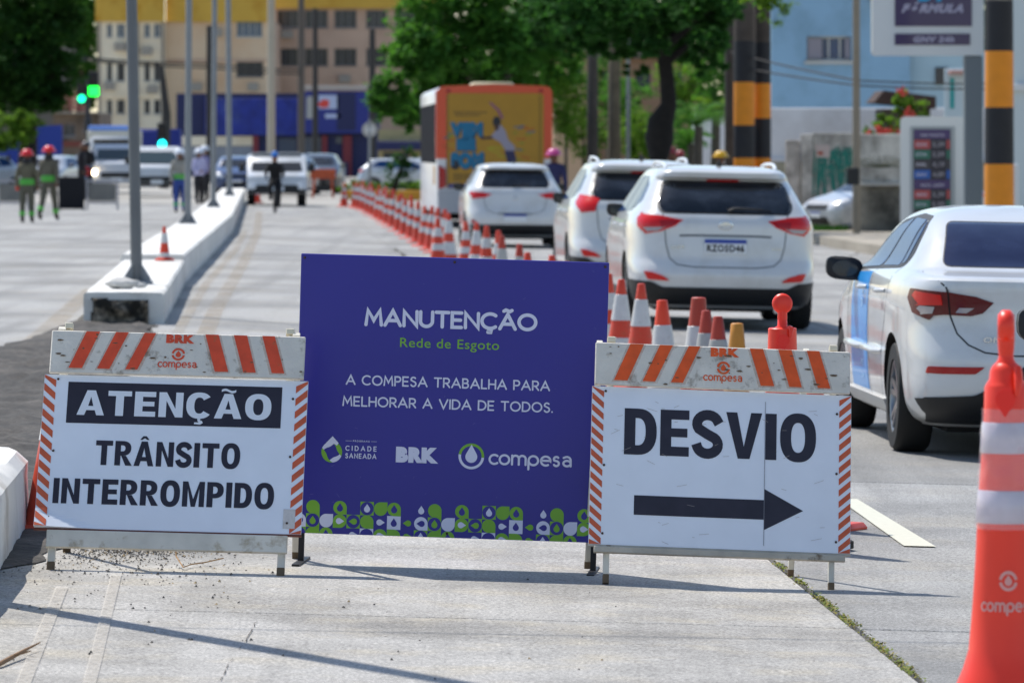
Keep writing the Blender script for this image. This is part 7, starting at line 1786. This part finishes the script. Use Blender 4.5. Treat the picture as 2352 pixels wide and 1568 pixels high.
# big green tree over the bus
d = 150; gx = U(1090, d)
C1 = [cl(1040, 40, d, 110, 70, 2600), cl(960, 120, d-2, 70, 50, 1700), cl(900, 220, d-3, 42, 45, 1100), cl(930, 265, d-1, 36, 28, 700), cl(1000, 190, d+1, 80, 60, 1900), cl(1120, 120, d, 120, 80, 2800), cl(1230, 60, d+1, 120, 90, 2600), cl(1080, -60, d, 160, 80, 2200), cl(1210, 180, d+2, 90, 40, 1500), cl(985, 245, d+1, 45, 34, 700), cl(1290, 130, d+3, 60, 55, 1000), cl(1080, 175, d+3, 100, 45, 1300)]
C1 = [(a-gx, b_-d, c_, e, f_, g_, n_) for a, b_, c_, e, f_, g_, n_ in C1]
tree('broad bright green tree hanging over the yellow backed bus', (gx, d, 0), [(0, 0, 0, .35), (.1, 0, 2, .3), (.3, .3, 3.6, .25)], [[(.3, .3, 3.4, .2), (-1.0, 0, 4.6, .1), (-2.2, -.2, 5.4, .05)], [(.3, .3, 3.2, .18), (1.4, .3, 4.2, .1), (2.4, 0, 5.4, .05)], [(.2, .2, 2.9, .14), (1.0, -.3, 3.2, .07)]], C1, .12, leaf_m, bark_g, 3)
# darker tree right of it
d = 104; gx = U(1518, d)
C2 = [cl(1400, 10, d, 150, 60, 2200), cl(1560, 30, d+1, 120, 50, 2000), cl(1480, -60, d, 260, 80, 2400), cl(1640, 0, d, 60, 50, 1100), cl(1330, 40, d+1, 80, 40, 1200), cl(1420, 95, d+1, 46, 24, 420), cl(1360, 80, d, 30, 26, 260), cl(1500, 85, d-1, 40, 26, 380), cl(1570, 95, d+1, 34, 28, 340), cl(1625, 75, d-1, 40, 30, 420), cl(1655, 100, d, 22, 40, 240), cl(1280, 10, d+2, 80, 50, 1100), cl(1250, 60, d+2, 40, 24, 300), cl(1465, 140, d, 24, 14, 110), cl(1600, 135, d, 22, 18, 120), cl(1300, 100, d+2, 24, 18, 140)]
C2 = [(a-gx, b_-d, c_, e, f_, g_, n_) for a, b_, c_, e, f_, g_, n_ in C2]
z_ = lambda v: Z(v, d)-zg(gx, d)
tree('dark shady tree with a swollen black trunk behind the queue', (gx, d, zg(gx, d)), [(-.08, 0, 0, .22), (-.05, 0, z_(375), .17), (-.03, 0, z_(320), .30), (.0, 0, z_(280), .27), (.16, 0, z_(240), .17), (.12, 0, z_(180), .15), (.02, 0, z_(90), .15)],
     [[(.02, 0, z_(110), .13), (-1.0, 0, z_(30), .07), (-1.8, 0, z_(-40), .04)], [(.02, 0, z_(110), .13), (1.0, .1, z_(20), .07)], [(.05, 0, z_(150), .1), (.7, 0, z_(90), .05)]], C2, .10, leaf_t, M('black bark', '#1c1815', rough=.95, var=.3, vs_=8), 5)
d = 100; gx = U(1775, d); tree('small yellow flowered sprig of a tree at the top of the amber banded poles', (gx, d, 0), None, [], [(0, 0, Z(5, d), .28, .3, .45, 260), (-.25, 0, Z(-30, d), .3, .3, .4, 200)], .07, leaf_l, None, 8, name='creeper')
# left dark tree
d = 188; gx = U(60, d)
C3 = [cl(60, 60, d, 105, 90, 3000), cl(30, 170, d-1, 100, 70, 2600), cl(110, 170, d, 60, 70, 1500), cl(0, 230, d, 60, 40, 1100), cl(90, 230, d-1, 50, 26, 800), cl(70, -50, d, 130, 70, 2200), cl(150, 30, d+1, 40, 60, 800)]
C3 = [(a-gx, b_-d, c_, e, f_, g_, n_) for a, b_, c_, e, f_, g_, n_ in C3]
tree('large dark green tree in the upper left corner', (gx, d, 0), [(0, 0, 0, .4), (.1, 0, 2.2, .32), (0, 0, 4.2, .2)], [[(.05, 0, 3, .2), (-1.2, 0, 4.6, .08)], [(.05, 0, 3, .2), (1, 0, 4.4, .08)]], C3, .15, leaf_d, bark, 6)
d = 190; gx = U(20, d-6); tree('light green bush below the dark tree at the left edge', (gx, d-6, 0), [(0, 0, 0, .08), (0, 0, 1.4, .05)], [], [(0, 0, Z(305, d-6), 1.0, .8, .65, 1700), (.55, .1, Z(285, d-6), .5, .5, .5, 600), (-.9, 0, Z(330, d-6), .7, .6, .5, 700)], .09, leaf_l, bark_g, 9, name='bush')
d = 420; gx = U(185, d)
tree('green trees with a silvery crown between left tree and cream building', (gx, d, 0), [(0, 0, 0, .5), (0, 0, 8, .3)], [], [(a-gx, b_-d, c_, e, f_, g_, n_) for a, b_, c_, e, f_, g_, n_ in [cl(190, 40, d, 45, 60, 1500), cl(185, 130, d, 42, 60, 1300), cl(160, -10, d, 60, 60, 1300), cl(205, 190, d, 26, 40, 500), cl(130, 100, d, 50, 120, 1600), cl(60, 120, d, 90, 160, 2200)]], .3, leaf_m, bark_g, 12)
# palms and shrubs between bus and white wall
def palm(label, u, vtop, d, n, L_, seed, mat, base_v=330, trunk=True):
    q = random.Random(seed); x = U(u, d); r_ = thing('palm', label, 'palm', (x, d, -.1)); zt = Z(base_v, d)+.1
    if trunk: b = MB(); b.tube([(0, 0, 0), (.05, 0, zt)], [.13, .10], 10); b.build('trunk', bark_g, r_, 50)
    for k in range(n):
        a = 2*math.pi*k/n+q.uniform(-.2, .2); el = q.uniform(.5, 1.25); b = MB(); P_ = []
        for i in range(9): t = i/8; P_.append(Vector((math.cos(a)*L_*t*math.cos(el)*.9, math.sin(a)*L_*t*math.cos(el)*.9, zt+L_*(t*math.sin(el)-.55*t*t))))
        b.tube(P_, [.018]*8+[.005], 4)
        for i in range(1, 9):
            for s_ in (-1, 1):
                for h_ in (0, .5):
                    p = P_[i].lerp(P_[i-1], h_); d_ = (P_[i]-P_[i-1]).normalized(); sd_ = d_.cross(Vector((0, 0, 1))).normalized()*s_; ll = L_*.33*math.sin(math.pi*(i-.2)/9.5)+.05
                    tip = p+sd_*ll*.8+d_*ll*.5+Vector((0, 0, -ll*.35)); w_ = d_*.022
                    b.add([p-w_, p+w_, tip], [(0, 1, 2)])
        b.build('frond', mat, r_)
palm('bright green palm right of the dark trunk', 1600, 140, 118, 15, 1.5, 1, leaf_m, 290)
palm('second palm lower beside the white wall', 1640, 200, 121, 12, 1.2, 2, leaf_l, 270)
palm('short palm in front of the pale wall right of the dark trunk', 1585, 250, 120, 12, .9, 3, leaf_m, 330)
for u_, v_, d, ru, rv, mt, lb_, sd_ in ((1300, 240, 150, 50, 60, leaf_l, 'sunlit yellow green shrub right of the bus', 1), (1340, 300, 148, 60, 50, leaf_l, 'low yellow shrub behind the dark pole', 2), (1440, 240, 140, 60, 60, leaf_m, 'green shrub between the brown pole and dark trunk', 3), (1460, 310, 138, 55, 50, leaf_l, 'yellowish shrub right of the brown pole', 4), (1395, 190, 155, 40, 60, leaf_m, 'tall shrub behind the brown mossy pole', 5), (1640, 180, 135, 50, 70, leaf_m, 'leafy shrub left of the amber banded poles', 6), (1575, 290, 132, 40, 50, leaf_m, 'shrub beside the swollen trunk', 7), (1560, 180, 140, 55, 55, leaf_l, 'pale shrub above the palms', 8), (1300, 180, 158, 60, 45, leaf_m, 'green shrub above the right side of the bus roof', 9)):
    x = U(u_, d); tree(lb_, (x, d, -.1), [(0, 0, 0, .06), (0, 0, Z(v_, d), .03)], [], [(0, 0, Z(v_, d)+.1, ru*d/F, ru*d/F, rv*d/F, 1400), (.2, -.1, Z(v_+40, d)+.1, ru*d/F*.8, ru*d/F*.7, rv*d/F*.7, 700)], .06, mt, bark_g, 30+sd_, name='shrub')
# verge left of the bus: hedge, yellow kerb, small leaning tree
hd = tree('low clipped yellow green hedge left of the bus', (0, 0, 0), None, [], [(U(u_, 172), 172+q_, Z(428, 172), .35, .3, .16, 260) for u_, q_ in ((800, 0), (820, .3), (842, .2), (864, 0), (886, .2), (930, 0), (952, .2), (965, 0))], .06, leaf_l, None, 50, name='hedge')
b = MB(); b.bbox(U(785, 171), U(990, 171), 170.4, 170.6, -.1, Z(437, 170.5), .02); tag(b.build('kerb', M('faded yellow kerb', '#c98f2c', rough=.8, var=.15, vs_=2)), 'faded yellow painted kerb in front of the clipped hedge', 'kerb')
d = 165; x = U(905, d); tree('small dark leaning bush just left of the bus', (x, d, 0), [(-.1, 0, 0, .10), (.1, 0, .6, .08), (.35, 0, 1.3, .05)], [], [(.15, 0, .85, .4, .4, .5, 900), (.42, 0, 1.35, .32, .3, .4, 500)], .05, leaf_d, bark, 51, name='bush')
# flowering shrub on the wall
d = 106; x = U(2060, d)
fs_ = tree('red flowering shrub spilling over the old wall', (x, d, 0), None, [], [(U(2075, d)-x, 0, Z(235, d), .22, .2, .22, 420), (U(2100, d)-x, 0, Z(260, d), .28, .2, .22, 420), (U(2040, d)-x, 0, Z(290, d), .30, .2, .2, 420), (U(2005, d)-x, 0, Z(298, d), .16, .15, .12, 150), (U(1985+40, d)-x, 0, Z(275, d), .12, .1, .15, 120), (U(2125, d)-x, 0, Z(285, d), .2, .2, .2, 200)], .045, leaf_l, None, 60, name='shrub')
b = MB(); q = random.Random(14)
for cu, cv in ((2068, 208), (2072, 214), (2082, 255), (2092, 264), (2078, 268), (2015, 298), (2030, 302), (2042, 300), (1993, 308), (2085, 300), (2070, 305)):
    for k in range(16): b.ball((U(cu, d)-x+q.gauss(0, .05), -.22+q.gauss(0, .04), Z(cv, d)+q.gauss(0, .035)), q.uniform(.018, .035), n=5, m=4)
b.build('blossoms', M('coral blossom', '#e0574a', rough=.7, var=.15, vs_=20), fs_)['kind'] = 'stuff'
# dry palm leaf over the old wall
b = MB(); 
for k in range(14): a = math.pi*(k/13)*.9+.1; b.tube([(0, 0, 0), (math.cos(a)*.5, -.05, math.sin(a)*.25), (math.cos(a)*.95, -.1, math.sin(a)*.22-.18)], [.012, .009, .003], 4)
tag(b.build('dry_frond', M('grey dry frond', '#5e6150', rough=.9), None, None, (U(2020, 103.9), 103.7, Z(385, 104))), 'dry drooping palm frond against the old stained wall', 'plant')
# grass verge right of the SUV
mb = MB(); q = random.Random(4)
for i in range(5000):
    u_, v_ = q.uniform(1850, 1945), q.uniform(530, 552); g = G(u_, v_); x, y = g.x, g.y; z = -.06; h_ = q.uniform(.04, .14); a = q.uniform(0, 6.3)
    mb.add([(x-.012*math.cos(a), y-.012*math.sin(a), z), (x+.012*math.cos(a), y+.012*math.sin(a), z), (x+q.uniform(-.05, .05), y+q.uniform(-.05, .05), z+h_)], [(0, 1, 2)])
tag(mb.build('grass', leaf_d), 'strip of green grass beside the white SUV under the graffiti wall', 'grass', kind='stuff')
# far tree line closing the view
for k in range(26):
    u_ = -250+k*112; d = 440+(k % 3)*9
    if 180 < u_ < 1060: continue
    x = U(u_, d); tree(('far green tree in the row closing the view, number %d' % k) if False else 'far green tree in the line closing the view behind the houses', (x, d, 0), [(0, 0, 0, .3), (0, 0, 5, .2)], [], [(0, 0, 6+(k % 4), 3.2, 2.5, 4.5, 900), (1.5, 0, 11+(k % 3), 2.8, 2, 3.5, 600)], .5, leaf_d if k % 2 else leaf_m, bark, 80+k)['group'] = 'far trees closing the view'
